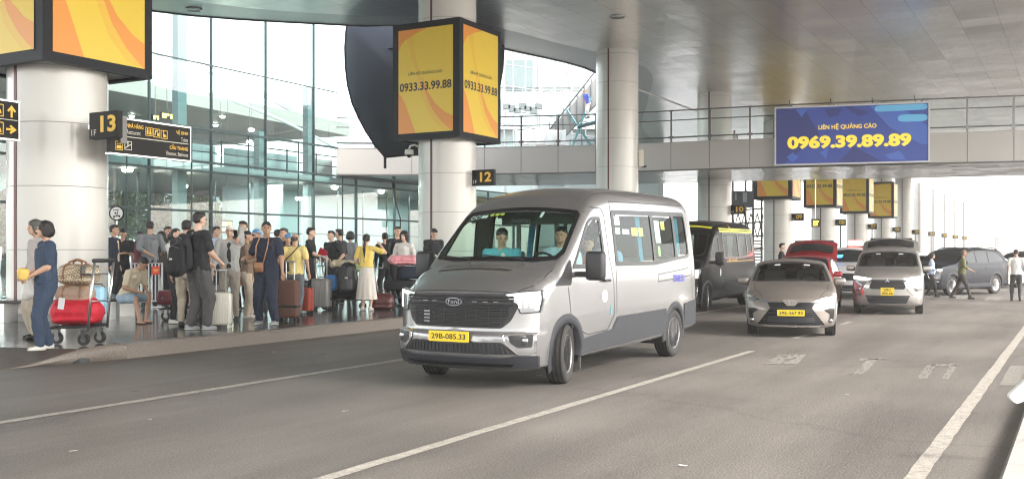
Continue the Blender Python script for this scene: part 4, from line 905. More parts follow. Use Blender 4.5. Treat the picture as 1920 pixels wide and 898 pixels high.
class Body:
    """a car body as a loft: top line, bottom line, plan width, tumblehome and edge radius, bent by a front and a rear curve. x runs forward, the nose is at 0."""
    def __init__(s, L, top, bot, width, tumble, rad, crown, bowF, frontprof, bowR=None, rearprof=None, Hw=1.0, shoulder=None):
        s.L = L; s.zt = pchip(*zip(*top)); s.zb = pchip(*zip(*bot)); s.Wf = pchip(*zip(*width)); s.fz = pchip(*zip(*tumble)); s.rad = pchip(*zip(*rad)); s.cr = pchip(*zip(*crown))
        s.bowF = bowF; s.fp = pchip(*zip(*frontprof)); s.bowR = bowR or (0.12, 3); s.rp = pchip(*zip(*(rearprof or [(0, 0), (3, 0)]))); s.hw = Hw; s.sh = shoulder
    def side(s, x, z):
        y = s.Wf(x) * s.fz(z)
        if s.sh: y += s.sh(x, z)
        return y
    def ysurf(s, x, z):
        zc = s.zt(x) - s.cr(x); r = s.rad(x)
        if z <= zc - r: return s.side(x, z)
        t = min(1, (z - (zc - r)) / r); return s.side(x, zc - r) - r * (1 - math.sqrt(max(0, 1 - t * t)))
    def zsurf(s, x, y):
        y = abs(y); zc = s.zt(x) - s.cr(x); r = s.rad(x); Y = s.side(x, zc - r); ye = Y - r
        if y <= ye: return s.zt(x) - s.cr(x) * (y / ye) ** 2
        t = min(1, (y - ye) / r); return zc - r * (1 - math.sqrt(max(0, 1 - t * t)))
    def warp(s, x, y, z):
        w_ = max(0, min(1, (x + s.wlen()) / s.wlen())); w_ = w_ * w_ * (3 - 2 * w_)
        a = min(1.15, abs(y) / s.hw)
        x2 = x - w_ * (s.bowF[0] * a ** s.bowF[1] + s.fp(z))
        q = max(0, min(1, (-s.L + .8 - x) / .8)); q = q * q * (3 - 2 * q)
        x2 += q * (s.bowR[0] * a ** s.bowR[1] + s.rp(z))
        return Vector((x2, y, z))
    def wlen(s): return .75
    def shell(s, name, m, parent, holes_side=(), holes_top=(), arches=(), nx=96, arch_r=.4):
        xs = [-(s.L) * (t ** 1.0) for t in np.linspace(0, 1, nx)]
        NT, NA, NS = 10, 7, 30; rings = []; flat_ = []
        def ring(x, k=1.0):
            zc = s.zt(x) - s.cr(x); r = s.rad(x); Y = s.side(x, zc - r); ye = Y - r; P = []
            for i in range(NT): y = ye * i / NT; P.append((y, s.zt(x) - s.cr(x) * (y / ye) ** 2))
            for i in range(NA + 1): a = math.pi / 2 * (1 - i / NA); P.append((ye + r * math.cos(a), zc - r + r * math.sin(a)))
            zb = s.zb(x)
            for i in range(1, NS + 1):
                z = (zc - r) + (zb - (zc - r)) * i / NS; P.append((s.side(x, z), z))
            y_, z_ = P[-1]; P.append((y_ - .12, z_ - .03)); P.append((0, z_ - .03))
            full = P + [(-y, z) for y, z in P[::-1][1:-1]]
            return full
        vs = []; raw = []
        def add(x, R_):
            st = len(vs)
            for y, z in R_: vs.append(s.warp(x, y, z)); raw.append((x, y, z))
            return st
        sts = []
        r0 = ring(0.0); zc0 = (s.zt(0) + s.zb(0)) / 2
        K = 7; ctr = add(0, [(0, zc0)])
        for k in range(1, K + 1): sts.append(add(0, [(y * k / K, zc0 + (z - zc0) * k / K) for y, z in r0]))
        for x in xs[1:]: sts.append(add(x, ring(x)))
        rL = ring(xs[-1]); zcL = (s.zt(xs[-1]) + s.zb(xs[-1])) / 2
        for k in range(K - 1, 0, -1): sts.append(add(xs[-1], [(y * k / K, zcL + (z - zcL) * k / K) for y, z in rL]))
        end = add(xs[-1], [(0, zcL)])
        n = len(r0); fs = []
        for i in range(n): fs.append((ctr, sts[0] + i, sts[0] + (i + 1) % n)); fs.append((end, sts[-1] + (i + 1) % n, sts[-1] + i))
        for a, b in zip(sts, sts[1:]):
            for i in range(n): fs.append((a + i, b + i, b + (i + 1) % n, a + (i + 1) % n))
        keep = []
        for f in fs:
            c = [sum(raw[i][k] for i in f) / len(f) for k in range(3)]
            zc = s.zt(c[0]) - s.cr(c[0]) - s.rad(c[0])
            if any(inpoly(c[0], c[2], P) for P in holes_side) and abs(c[1]) > .35 * s.hw: continue
            if c[2] > zc and any(inpoly(c[0], c[1], P) for P in holes_top) and c[2] > s.zb(c[0]) + .2 and abs(c[2] - s.zsurf(c[0], c[1])) < .06: continue
            if any((c[0] - ax) ** 2 + (c[2] - az) ** 2 < ar * ar for ax, az, ar in arches) and abs(c[1]) > .5 * s.hw: continue
            keep.append(f)
        o = from_py(name, vs, keep, m, parent, True, False)
        b = bmesh.new(); b.from_mesh(o.data); bmesh.ops.delete(b, geom=[v for v in b.verts if not v.link_faces], context='VERTS'); bmesh.ops.recalc_face_normals(b, faces=b.faces)
        # outward check
        b.faces.ensure_lookup_table(); f = max(b.faces, key=lambda q: q.calc_center_median().z)
        if f.normal.z < 0: bmesh.ops.reverse_faces(b, faces=b.faces)
        b.to_mesh(o.data); b.free(); o.data.polygons.foreach_set('use_smooth', [True] * len(o.data.polygons))
        return o
    # patches that lie on the body, given as flat outlines
    def P_side(s, sg): return lambda a, b, off: s.warp(a, sg * (s.ysurf(a, b) + off), b)
    def P_top(s): return lambda a, b, off: s.warp(a, b, s.zsurf(a, b) + off)
    def P_front(s): return lambda a, b, off: s.warp(0, a, b) + Vector((off, 0, 0))
    def P_rear(s): return lambda a, b, off: s.warp(-s.L, a, b) - Vector((off, 0, 0))
def dens(P, step=.06):
    out = []; n = len(P)
    for i in range(n):
        a, b = P[i], P[(i + 1) % n]; k = max(1, int(math.hypot(b[0] - a[0], b[1] - a[1]) / step))
        for j in range(k): out.append((a[0] + (b[0] - a[0]) * j / k, a[1] + (b[1] - a[1]) * j / k))
    return out
def patch(name, poly, F, off, m, parent, skirt=.02, step=.07, smooth=True):
    """filled patch: outline poly, points inside added on a grid so that it follows the curved surface"""
    P = dens(poly, step); bm = bmesh.new()
    xs = [p[0] for p in P]; ys = [p[1] for p in P]
    vo = [bm.verts.new((x, y, 0)) for x, y in P]
    es = [bm.edges.new((vo[i], vo[(i + 1) % len(vo)])) for i in range(len(vo))]
    bmesh.ops.triangle_fill(bm, use_beauty=True, edges=es)
    # slice by grid lines so the fill can bend
    for ax, lo, hi in ((0, min(xs), max(xs)), (1, min(ys), max(ys))):
        k = int((hi - lo) / step)
        for i in range(1, k + 1):
            c = lo + (hi - lo) * i / (k + 1); co = (c, 0, 0) if ax == 0 else (0, c, 0); no = (1, 0, 0) if ax == 0 else (0, 1, 0)
            bmesh.ops.bisect_plane(bm, geom=bm.verts[:] + bm.edges[:] + bm.faces[:], dist=1e-5, plane_co=co, plane_no=no)
    if skirt:
        be = [e for e in bm.edges if len(e.link_faces) == 1]; r = bmesh.ops.extrude_edge_only(bm, edges=be)
        low = {v for v in r['geom'] if isinstance(v, bmesh.types.BMVert)}
    else: low = set()
    for v in bm.verts: v.co = F(v.co.x, v.co.y, off - (skirt if v in low else 0))
    return from_bm(name, bm, m, parent, smooth=False) if not smooth else auto_smooth(from_bm(name, bm, m, parent), 40)
def band(name, poly, wd, F, off, m, parent, skirt=.015, step=.06):
    """frame band along the outline of poly (wd inward)"""
    P = dens(poly, step); n = len(P); c = (sum(p[0] for p in P) / n, sum(p[1] for p in P) / n)
    area = sum(P[i][0] * P[(i + 1) % n][1] - P[(i + 1) % n][0] * P[i][1] for i in range(n)); sg = 1 if area > 0 else -1
    inn = []
    for i in range(n):
        a, b = P[i - 1], P[(i + 1) % n]; dx, dy = b[0] - a[0], b[1] - a[1]; l = math.hypot(dx, dy) or 1
        inn.append((P[i][0] - sg * dy / l * wd, P[i][1] + sg * dx / l * wd))
    vs, fs = [], []
    for i in range(n): vs += [F(*P[i], off - skirt), F(*P[i], off), F(*inn[i], off), F(*inn[i], off - skirt)]
    for i in range(n):
        a = i * 4; b = ((i + 1) % n) * 4; fs += [(a, b, b + 1, a + 1), (a + 1, b + 1, b + 2, a + 2), (a + 2, b + 2, b + 3, a + 3)]
    return from_py(name, vs, fs, m, parent)
def seamline(name, path, wd, F, off, m, parent):
    """thin dark groove line drawn as a narrow strip"""
    P = []
    for i in range(len(path) - 1):
        a, b = path[i], path[i + 1]; k = max(1, int(math.hypot(b[0] - a[0], b[1] - a[1]) / .06))
        P += [(a[0] + (b[0] - a[0]) * j / k, a[1] + (b[1] - a[1]) * j / k) for j in range(k)]
    P.append(path[-1]); n = len(P); vs, fs = [], []
    for i in range(n):
        a, b = P[max(i - 1, 0)], P[min(i + 1, n - 1)]; dx, dy = b[0] - a[0], b[1] - a[1]; l = math.hypot(dx, dy) or 1
        nx_, ny = -dy / l * wd / 2, dx / l * wd / 2; vs += [F(P[i][0] + nx_, P[i][1] + ny, off), F(P[i][0] - nx_, P[i][1] - ny, off)]
    for i in range(n - 1): fs.append((2 * i, 2 * i + 1, 2 * i + 3, 2 * i + 2))
    return from_py(name, vs, fs, m, parent)
M_tyre = mat('tyre_rubber', (.028, .026, .024), .75, bump=.15, bscale=60, var=.3, vscale=6)
M_rim = mat('alloy_rim', (.62, .62, .64), .35, .8); M_rimdark = mat('rim_dark', (.03, .03, .03), .5)
M_black = mat('black_plastic', (.022, .022, .024), .5); M_gloss = mat('black_gloss_trim', (.012, .012, .013), .25, spec=.3)
M_grey = mat('grey_cladding', (.030, .032, .038), .7, var=.15, vscale=5)
M_lampglass = mat('lamp_clear', (.30, .31, .33), .08, .5); M_lampon = mat('lamp_lit', (1, .97, .9), .3, emit=5); M_amber = mat('lamp_amber', (.7, .22, .02), .2); M_redl = mat('lamp_red', (.45, .01, .01), .15)
M_plate = mat('plate_yellow', (.88, .62, .02), .35); M_chromev = mat('chrome', (.75, .75, .76), .08, 1)
M_tint = mat('tinted_window', (.012, .014, .015), .06, spec=.3)
M_lampin = mat('reflector', (.5, .5, .52), .18, 1)
def wheel(parent, loc, r, wd, spokes=5, steer=0.0, side=1, double=True, dark=True):
    e = empty('wheel', loc, 0, parent=parent); e.rotation_euler = (0, 0, steer)
    M = Matrix.Rotation(R(-90 * side), 4, 'X')     # local z of the lathe -> outward
    h = wd / 2; rr = r * .665
    bm = bmesh.new(); lathe(bm, [(rr, -h * .8), (r * .8, -h), (r * .93, -h * .97), (r * .985, -h * .8), (r, -h * .6), (r, h * .6), (r * .985, h * .8), (r * .93, h * .97), (r * .8, h), (rr, h * .8)], 56, M, closed=True)
    ty = auto_smooth(from_bm('tyre', bm, M_tyre, e), 60)
    bm = bmesh.new()
    for gz in (-.36, -.12, .12, .36): lathe(bm, [(r + .0005, (gz - .04) * wd), (r + .0015, (gz - .02) * wd), (r + .0015, (gz + .02) * wd), (r + .0005, (gz + .04) * wd)], 56, M)
    from_bm('tread_groove', bm, mat('groove_black', (.008, .008, .008), .9), ty)
    bm = bmesh.new(); lathe(bm, [(rr, h * .80), (rr * .985, h * .9), (rr * .955, h * .78), (rr * .95, h * .5)], 48, M)
    for k in range(spokes):
        for dlt in ((-.16, .16) if double else (0,)):
            a = 2 * math.pi * k / spokes + dlt; c, s_ = math.cos(a), math.sin(a); a0 = 2 * math.pi * k / spokes + dlt * .4
            wd0, wd1 = (.028, .019) if double else (.05, .035)
            p0 = Vector((math.cos(a0) * rr * .18, math.sin(a0) * rr * .18, h * .62)); p1 = Vector((c * rr * .93, s_ * rr * .93, h * .74)); t = Vector((-s_, c, 0))
            v = [bm.verts.new(M @ q) for q in (p0 - t * wd0, p0 + t * wd0, p1 + t * wd1, p1 - t * wd1, p0 - t * wd0 * 1.3 - Vector((0, 0, .035)), p0 + t * wd0 * 1.3 - Vector((0, 0, .035)), p1 + t * wd1 * 1.3 - Vector((0, 0, .04)), p1 - t * wd1 * 1.3 - Vector((0, 0, .04)))]
            for f in ((0, 1, 2, 3), (0, 4, 5, 1), (1, 5, 6, 2), (3, 2, 6, 7), (0, 3, 7, 4)): bm.faces.new([v[i] for i in f])
    lathe(bm, [(.0001, h * .7), (rr * .16, h * .69), (rr * .2, h * .6), (rr * .2, h * .4)], 20, M)
    from_bm('rim', bm, M_rim, e)
    bm = bmesh.new(); lathe(bm, [(.0001, h * .05), (rr * .97, h * .05), (rr * .985, h * .7)], 32, M); lathe(bm, [(.0001, h * .3), (rr * .5, h * .28), (rr * .5, h * .05)], 24, M); from_bm('brake_disc', bm, M_rimdark, e)
    return e
def arch(name, B, ax, az, ar, wd, sg, m, parent, a0=-12, a1=192, off=.012, ov=.03):
    """flare round a wheel opening, plus the dark liner inside it"""
    vs, fs = [], []; N_ = 30
    for i in range(N_ + 1):
        a = R(a0 + (a1 - a0) * i / N_); c, s_ = math.cos(a), math.sin(a)
        for rr, o in ((ar - ov, -.10), (ar - ov, off), (ar + wd * .6, off), (ar + wd, off * .3), (ar + wd, -.01)):
            x, z = ax + c * rr, az + s_ * rr; zz = max(z, B.zb(x) + .0); vs.append(B.warp(x, sg * (B.ysurf(x, zz) + o), z))
    for i in range(N_):
        for k in range(4): a = i * 5 + k; fs.append((a, a + 5, a + 6, a + 1))
    return from_py(name, vs, fs, m, parent, True)
def liner(B, ax, az, ar, sg, parent, depth=.5):
    vs, fs = [], []; N_ = 24
    for i in range(N_ + 1):
        a = R(-20 + 220 * i / N_); x, z = ax + math.cos(a) * (ar + .012), az + math.sin(a) * (ar + .012); y = B.side(ax, az)
        vs += [B.warp(x, sg * (y - .03), max(z, .15)), Vector((x, sg * (y - depth), max(z, .15)))]
    for i in range(N_): fs.append((2 * i, 2 * i + 2, 2 * i + 3, 2 * i + 1))
    fs.append([2 * i + 1 for i in range(N_ + 1)])
    return from_py('wheel_well', vs, fs, M_black, parent)
def plate(parent, c, w_, h_, lines, name='number_plate', tilt=0):
    """c: centre on the face, facing +x"""
    M = frameM(c, (0, 1, 0), (math.sin(tilt), 0, math.cos(tilt)))
    bm = bmesh.new(); prism(bm, rpoly(box2(-w_ / 2, -h_ / 2, w_ / 2, h_ / 2), .012), -.012, 0, M); p = from_bm(name, bm, M_plate, parent)
    k = len(lines)
    for i, s_ in enumerate(lines):
        hh = h_ * (.52 if k == 1 else .32); wd = w_ * (.86 if k == 1 else (.55 if i == 0 else .8))
        text(s_, M @ Matrix.Translation((0, 0 if k == 1 else h_ * (.22 - .44 * i), 0)), M_ink, w_=wd, h_=hh, parent=p, bold=.02, ext=.002)
    return p
def mirror_arm(parent, B, x, z, sg, size, m, yoff=.22, arm=True, big=False):
    y = B.ysurf(x, z)
    w_, d_, h_ = size
    bm = bmesh.new(); bx(bm, (0, 0, 0), (d_, w_, h_), bev=min(d_, w_, h_) * .28)
    o = auto_smooth(from_bm('side_mirror', bm, m, parent), 50); o.location = B.warp(x, sg * (y + yoff), z); o.rotation_euler.z = sg * .12
    bm = bmesh.new(); tube(bm, [B.warp(x, sg * (y - .03), z - h_ * .3) , B.warp(x, sg * (y + yoff), z - h_ * .3)], .035); a = from_bm('mirror_arm', bm, M_black, parent)
    bm = bmesh.new(); bx(bm, (-d_ / 2 - .002, 0, 0), (.006, w_ * .82, h_ * .82)); g = from_bm('mirror_glass', bm, M_chromev, o)
    return o
def scale_empty(v): v.scale = (.9375,) * 3
# ================================================================ THE SILVER VAN
def van_body():
    return Body(5.92,
        top=[(0, 1.13), (-.12, 1.21), (-.4, 1.33), (-.7, 1.42), (-.88, 1.475), (-1.0, 1.56), (-1.35, 1.85), (-1.72, 2.165), (-1.86, 2.27), (-2.1, 2.405), (-2.5, 2.51), (-3.0, 2.55), (-4.2, 2.57), (-5.4, 2.56), (-5.7, 2.53), (-5.85, 2.46), (-5.92, 2.37)],
        bot=[(0, .25), (-.5, .25), (-1.6, .30), (-4.2, .34), (-5.4, .40), (-5.92, .42)],
        width=[(0, .97), (-.3, .99), (-.8, 1.0), (-1.3, 1.02), (-2, 1.03), (-4.5, 1.03), (-5.4, 1.01), (-5.92, .985)],
        tumble=[(.2, .955), (.5, .99), (.8, 1.0), (1.2, .998), (1.42, .985), (1.6, .968), (2.2, .895), (2.55, .85)],
        rad=[(0, .12), (-.3, .2), (-.85, .17), (-1.0, .12), (-1.7, .13), (-2.2, .20), (-3, .24), (-5.4, .24), (-5.92, .2)],
        crown=[(0, .03), (-.5, .06), (-.9, .05), (-1.7, .05), (-2.5, .07), (-5.92, .06)],
        bowF=(.34, 3.2), frontprof=[(.2, .10), (.33, .03), (.45, 0), (.62, .0), (.68, .045), (.75, .05), (1.05, .06), (1.14, .07), (1.3, .09), (2.6, .1)],
        bowR=(.08, 4), rearprof=[(0, .03), (.5, 0), (1.0, .02), (2.5, .12)], Hw=1.02)
def make_van(paint, hero, label, loc, rz, scale=.9375, group=None):
    B = van_body(); t = empty('passenger_van', loc, rz, label, 'van', group, scale)
    FX, RX, WR = -1.02, -4.77, .362
    W1 = rpoly([(-1.17, 1.40), (-1.70, 2.0), (-1.84, 2.07), (-2.13, 2.08), (-2.17, 1.40)], [.05, .1, .08, .05, .06])
    W2 = rpoly([(-2.50, 1.42), (-2.50, 2.19), (-5.58, 2.25), (-5.64, 1.52), (-3.95, 1.42)], [.07, .09, .12, .12, .01])
    panes = [rpoly([(-2.56, 1.475), (-2.56, 2.13), (-3.93, 2.155), (-3.93, 1.475)], .06), rpoly([(-4.0, 1.48), (-4.0, 2.155), (-4.85, 2.17), (-4.85, 1.53)], .05), rpoly([(-4.93, 1.535), (-4.93, 2.175), (-5.52, 2.185), (-5.57, 1.58)], [.05, .05, .09, .09])]
    H1 = rpoly([(-1.25, 1.45), (-1.73, 1.97), (-1.85, 2.03), (-2.08, 2.03), (-2.11, 1.45)], .04)
    ysc = lambda x: B.side(x, B.zt(x) - B.cr(x) - B.rad(x)) - B.rad(x) * .45
    WS = [(-.93, -.62 * ysc(-1)), (-.91, 0), (-.93, .62 * ysc(-1)), (-1.0, .93 * ysc(-1)), (-1.12, .985 * ysc(-1.12)), (-1.70, .965 * ysc(-1.7)), (-1.755, .90 * ysc(-1.75)), (-1.77, 0), (-1.755, -.90 * ysc(-1.75)), (-1.70, -.965 * ysc(-1.7)), (-1.12, -.985 * ysc(-1.12)), (-1.0, -.93 * ysc(-1))]
    def inset(P, k, c=None):
        cx_ = sum(p[0] for p in P) / len(P); cy_ = sum(p[1] for p in P) / len(P); return [(cx_ + (x - cx_) * (1 - k / .42), cy_ + (y - cy_) * (1 - k)) for x, y in P]
    WSi = inset(WS, .045)
    body = B.shell('body', paint, t, holes_side=[H1] + panes, holes_top=[WSi], arches=[(FX, WR, .405), (RX, WR, .405)], nx=130)
    F = B.P_front()
    for sg in (1, -1):
        S = B.P_side(sg)
        # glazed band: black frame pieces round three panes
        def frameband(outer, holes):
            P = []
            # strips between the panes and round them
            return
        bm = bmesh.new()
        def cell(outer, hole, name='window_frame'):
            band(name, outer, 0.0, S, .004, M_gloss, t) if False else None
        # black band built as three frames
        f1 = rpoly([(-2.50, 1.42), (-2.50, 2.185), (-3.965, 2.215), (-3.965, 1.42)], [.08, .09, .005, .005]); f2 = [(-3.965, 1.42), (-3.965, 2.215), (-4.89, 2.235), (-4.89, 1.49)]; f3 = rpoly([(-4.89, 1.49), (-4.89, 2.235), (-5.58, 2.245), (-5.65, 1.53)], [.005, .005, .13, .13])
        wins = []
        for outer, hole in ((f1, panes[0]), (f2, panes[1]), (f3, panes[2]), (W1, H1)):
            # ring between outer and hole
            n = 72; co = (sum(p[0] for p in hole) / len(hole), sum(p[1] for p in hole) / len(hole))
            def hit(P, a):
                dx, dy = math.cos(a), math.sin(a); best = None
                for i in range(len(P)):
                    x1, y1 = P[i][0] - co[0], P[i][1] - co[1]; x2, y2 = P[(i + 1) % len(P)][0] - co[0], P[(i + 1) % len(P)][1] - co[1]
                    den = dx * (y2 - y1) - dy * (x2 - x1)
                    if abs(den) < 1e-9: continue
                    tt = (x1 * (y2 - y1) - y1 * (x2 - x1)) / den; ss = (x1 * dy - y1 * dx) / den
                    if tt > 0 and -1e-6 <= ss <= 1 + 1e-6: best = tt if best is None else max(best, tt)
                return (co[0] + dx * best, co[1] + dy * best)
            an = sorted(set([math.atan2(p[1] - co[1], p[0] - co[0]) for p in outer] + [math.atan2(p[1] - co[1], p[0] - co[0]) for p in hole] + [2 * math.pi * k / n - math.pi for k in range(n)]))
            vs, fs = [], []
            for a in an:
                o_, h_ = hit(outer, a), hit([(co[0] + (x - co[0]) * .985, co[1] + (y - co[1]) * .985) for x, y in hole], a)
                m_ = ((o_[0] + h_[0]) / 2, (o_[1] + h_[1]) / 2)
                vs += [S(*o_, -.01), S(*o_, .006), S(*m_, .006), S(*h_, .006), S(*h_, -.02)]
            N_ = len(an)
            for i in range(N_):
                for k in range(4): a = i * 5 + k; b = ((i + 1) % N_) * 5 + k; fs.append((a, b, b + 1, a + 1))
            wf = from_py('side_window', vs, fs, M_gloss, t, False)
            patch('pane', hole, S, -.004, M_vglass if hero else M_vglass2, wf, skirt=0, step=.2); wins.append(wf)
        # black triangle ahead of the door window, cladding, flares
        patch('quarter_trim', rpoly([(-.72, 1.20), (-.92, 1.33), (-1.14, 1.52), (-1.16, 1.36), (-1.12, 1.20)], .03), S, .006, M_black, t)
        patch('sill_cladding', rpoly([(-1.44, .33), (-1.46, .52), (-2.36, .58), (-2.52, .74), (-4.36, .76), (-4.36, .39)], .02), S, .012, M_grey, t)
        patch('sill_cladding', rpoly([(-5.20, .44), (-5.20, .80), (-5.90, .84), (-5.90, .44)], .02), S, .012, M_grey, t)
        arch('wheel_arch', B, FX, WR, .405, .085, sg, M_grey, t, a0=-25, a1=188); arch('wheel_arch', B, RX, WR, .405, .085, sg, M_grey, t, a0=-12, a1=192)
        liner(B, FX, WR, .405, sg, t); liner(B, RX, WR, .405, sg, t)
        # doors
        ln = lambda p: seamline('door_seam', p, .012, S, .002, M_rimdark, body)
        ln([(-1.16, .62), (-1.10, .95), (-1.05, 1.18)]); ln([(-1.46, .60), (-1.6, .56), (-2.2, .58), (-2.42, .78), (-2.40, 1.2), (-2.30, 1.55), (-2.27, 2.12), (-2.2, 2.19), (-1.86, 2.2)])
        ln([(-1.06, 1.17), (-1.6, 1.24), (-2.4, 1.27)]) if False else None
        ln([(-2.5, .80), (-2.5, 2.30)]); ln([(-2.5, 2.30), (-5.7, 2.36)]); ln([(-4.05, 1.17), (-5.62, 1.24)]); ln([(-4.05, 1.28), (-5.5, 1.36)]); ln([(-4.05, 1.17), (-4.05, 1.28)]); ln([(-5.72, .85), (-5.72, 2.3)])
        ln([(-2.5, .80), (-3.98, .79), (-4.0, 1.42)]) if sg < 0 else None
        # handle
        bm = bmesh.new(); y = B.ysurf(-2.12, 1.23); bx(bm, (-2.12, sg * (y + .035), 1.235), (.2, .03, .035), bev=.01); bx(bm, (-2.2, sg * (y + .01), 1.235), (.05, .05, .03)); bx(bm, (-2.05, sg * (y + .01), 1.235), (.04, .05, .03)); from_bm('door_handle', bm, M_black, t)
        # mirror: tall housing on a bracket
        mo = mirror_arm(t, B, -1.28, 1.44, sg, (.24, .16, .36), M_black, yoff=.27)
        patch('side_marker', rpoly([(-2.33, .78), (-2.33, .90), (-2.29, .90), (-2.29, .78)], .004), S, .003, mat('sticker_teal', (.03, .30, .40), .5), body) if sg > 0 else None
        wheel(t, (FX, sg * .905, WR), WR, .235, 5, steer=.24, side=sg); wheel(t, (RX, sg * .905, WR), WR, .235, 5, side=sg)
        bm = bmesh.new(); bx(bm, (FX - .43, sg * .86, .30), (.02, .24, .34)); from_bm('mudflap', bm, mat('mudflap', (.10, .095, .09), .8), t)
        bm = bmesh.new(); bx(bm, (RX - .43, sg * .86, .34), (.02, .22, .28)); from_bm('mudflap', bm, M_black, t)
        # headlight: clear housing that wraps round the corner
        hl = rpoly([(sg * .62, 1.125), (sg * .80, 1.15), (sg * 1.0, 1.165), (sg * 1.012, 1.05), (sg * .985, .90), (sg * .80, .885), (sg * .765, .99), (sg * .66, 1.06)], .02)
        if sg < 0: hl = hl[::-1]
        h = patch('headlight', hl, lambda a, b, off: F(a, b, off), .012, M_lampglass, t, skirt=.05, step=.05)
        patch('light_strip', rpoly([(sg * .66, 1.105), (sg * .985, 1.145), (sg * .985, 1.115), (sg * .68, 1.08)][::sg], .004), F, .017, M_lampon if hero else M_lampglass, h, step=.05, skirt=.004)
        patch('light_strip', rpoly([(sg * .955, 1.10), (sg * .99, 1.10), (sg * .975, .93), (sg * .945, .93)][::sg], .004), F, .017, M_lampon if hero else M_lampglass, h, step=.05, skirt=.004)
        for k in range(3): patch('lamp_cell', rpoly([(sg * (.775 + k * .055), 1.05), (sg * (.815 + k * .055), 1.06), (sg * (.82 + k * .055), .96), (sg * (.785 + k * .055), .95)][::sg], .006), F, .016, M_lampin, h, step=.05, skirt=.003)
        band('lamp_rim', hl, .012, F, .015, M_gloss, h)
        fg = rpoly([(sg * .63, .665), (sg * .975, .675), (sg * .965, .42), (sg * .80, .405), (sg * .66, .545)][::sg], .03)
        fb = patch('fog_lamp_recess', fg, F, .008, paint, t, skirt=.03, step=.05); fi = rpoly([(sg * .70, .635), (sg * .945, .645), (sg * .935, .50), (sg * .80, .49), (sg * .72, .55)][::sg], .02)
        patch('fog_insert', fi, F, .012, M_black, fb, skirt=.01, step=.05); c = F(sg * .87, .575, .014)
        bm = bmesh.new(); lathe(bm, [(.0001, .02), (.03, .018), (.042, .01), (.045, 0)], 20, frameM(c, (0, 1, 0), (0, 0, 1))); from_bm('fog_lamp', bm, M_lampin, fb, True)
        band('fog_rim', fg, .010, F, .013, M_chromev, fb)
    # windscreen: black border and clear glass
    T = B.P_top()
    P = WS; n = 12
    vs, fs = [], []
    dW = dens(WS, .05); ci = (sum(p[0] for p in WS) / n, 0)
    dI = [(ci[0] + (x - ci[0]) * (1 - .13 / 1.0 * (1 if x < ci[0] else 1.35)), y * (1 - .062)) for x, y in dW]
    for a, b in zip(dW, dI): vs += [T(*a, -.012), T(*a, .008), T((a[0] + b[0]) / 2, (a[1] + b[1]) / 2, .008), T(*b, .008), T(*b, -.01)]
    N_ = len(dW)
    for i in range(N_):
        for k in range(4): a = i * 5 + k; b = ((i + 1) % N_) * 5 + k; fs.append((a, b, b + 1, a + 1))
    wsf = from_py('windscreen', vs, fs, M_gloss, t)
    patch('windscreen_glass', dI, T, .003, M_vglass if hero else M_vglass2, wsf, skirt=0, step=.12)
    bm = bmesh.new(); tube(bm, [T(-.93, .45, .03), T(-1.0, -.25, .022)], .010, 6); tube(bm, [T(-.93, -.35, .03), T(-1.0, -.78, .022)], .010, 6); from_bm('wiper', bm, M_black, t)
    # grille: upper dark bar, emblem, slatted field with a U outline
    g = patch('grille', rpoly([(-.72, 1.12), (.72, 1.12), (.80, 1.0), (.78, .97), (.70, .80), (.60, .715), (-.60, .715), (-.70, .80), (-.78, .97), (-.80, 1.0)], .03), F, .006, mat('grille_back', (.013, .013, .014), .45), t, skirt=.02, step=.08)
    bm = bmesh.new()
    for k in range(8):
        z = .745 + k * .030; wv = min(.68, .56 + k * .035)
        tube(bm, [F(y, z, .018) for y in np.linspace(-wv, wv, 13)], .0075, 5)
    for y in np.linspace(-.6, .6, 9): tube(bm, [F(y, .74, .016), F(y, .96, .016)], .006, 5)
    from_bm('slats', bm, M_black, g)
    bm = bmesh.new()
    for z, r_ in ((1.085, .02), (1.045, .012), (.995, .022)): tube(bm, [F(y, z, .02) for y in np.linspace(-.74, .74, 13)], r_, 6)
    from_bm('grille_bar', bm, mat('grille_bar_dark', (.035, .035, .037), .3), g)
    if hero:
        bm = bmesh.new()
        for y in (-.42, -.28, .28, .42, .55): bx(bm, F(y, 1.025, .034), (.012, .07, .008))
        for k in range(4): bx(bm, F(-.40, .78 + k * .04, .028), (.01, .08, .022))
        from_bm('grille_bright', bm, M_chromev, g)
        c = F(0, 1.02, .045); Me = frameM(c, (0, 1, 0), (0, 0, 1))
        bm = bmesh.new(); prism(bm, [(.115 * math.cos(a), .048 * math.sin(a)) for a in np.linspace(0, 2 * math.pi, 33)[:-1]], -.03, .004, Me); em = from_bm('emblem', bm, M_chromev, g)
        em.parent = t
        bm = bmesh.new(); prism(bm, [(.104 * math.cos(a), .040 * math.sin(a)) for a in np.linspace(0, 2 * math.pi, 33)[:-1]], 0, .007, Me); from_bm('emblem_field', bm, mat('emblem_dark_blue', (.01, .014, .03), .2), em)
        text('Ford', Me @ Matrix.Shear('XZ', 4, (0, 0)) , M_chromev, w_=.15, h_=.045, parent=em, bold=.0, ext=.009)
        plate(t, F(-.04, .61, .045) , .56, .125, ['29B-085.33'])
        bm = bmesh.new(); bx(bm, F(.02, .535, .03), (.02, .46, .018)); from_bm('plate_bracket', bm, M_grey, t)
    lg = patch('lower_grille', rpoly([(-.62, .555), (.62, .555), (.80, .415), (-.80, .415)], .02), F, .006, mat('grille_back', (.013, .013, .014), .45), t, skirt=.02, step=.08)
    bm = bmesh.new()
    for y in np.linspace(-.70, .70, 27):
        zt_ = .545 if abs(y) < .6 else .545 - (abs(y) - .6) * .7; tube(bm, [F(y, .425, .012), F(y * .97, zt_, .012)], .009, 5)
    from_bm('vertical_slats', bm, M_grey, lg)
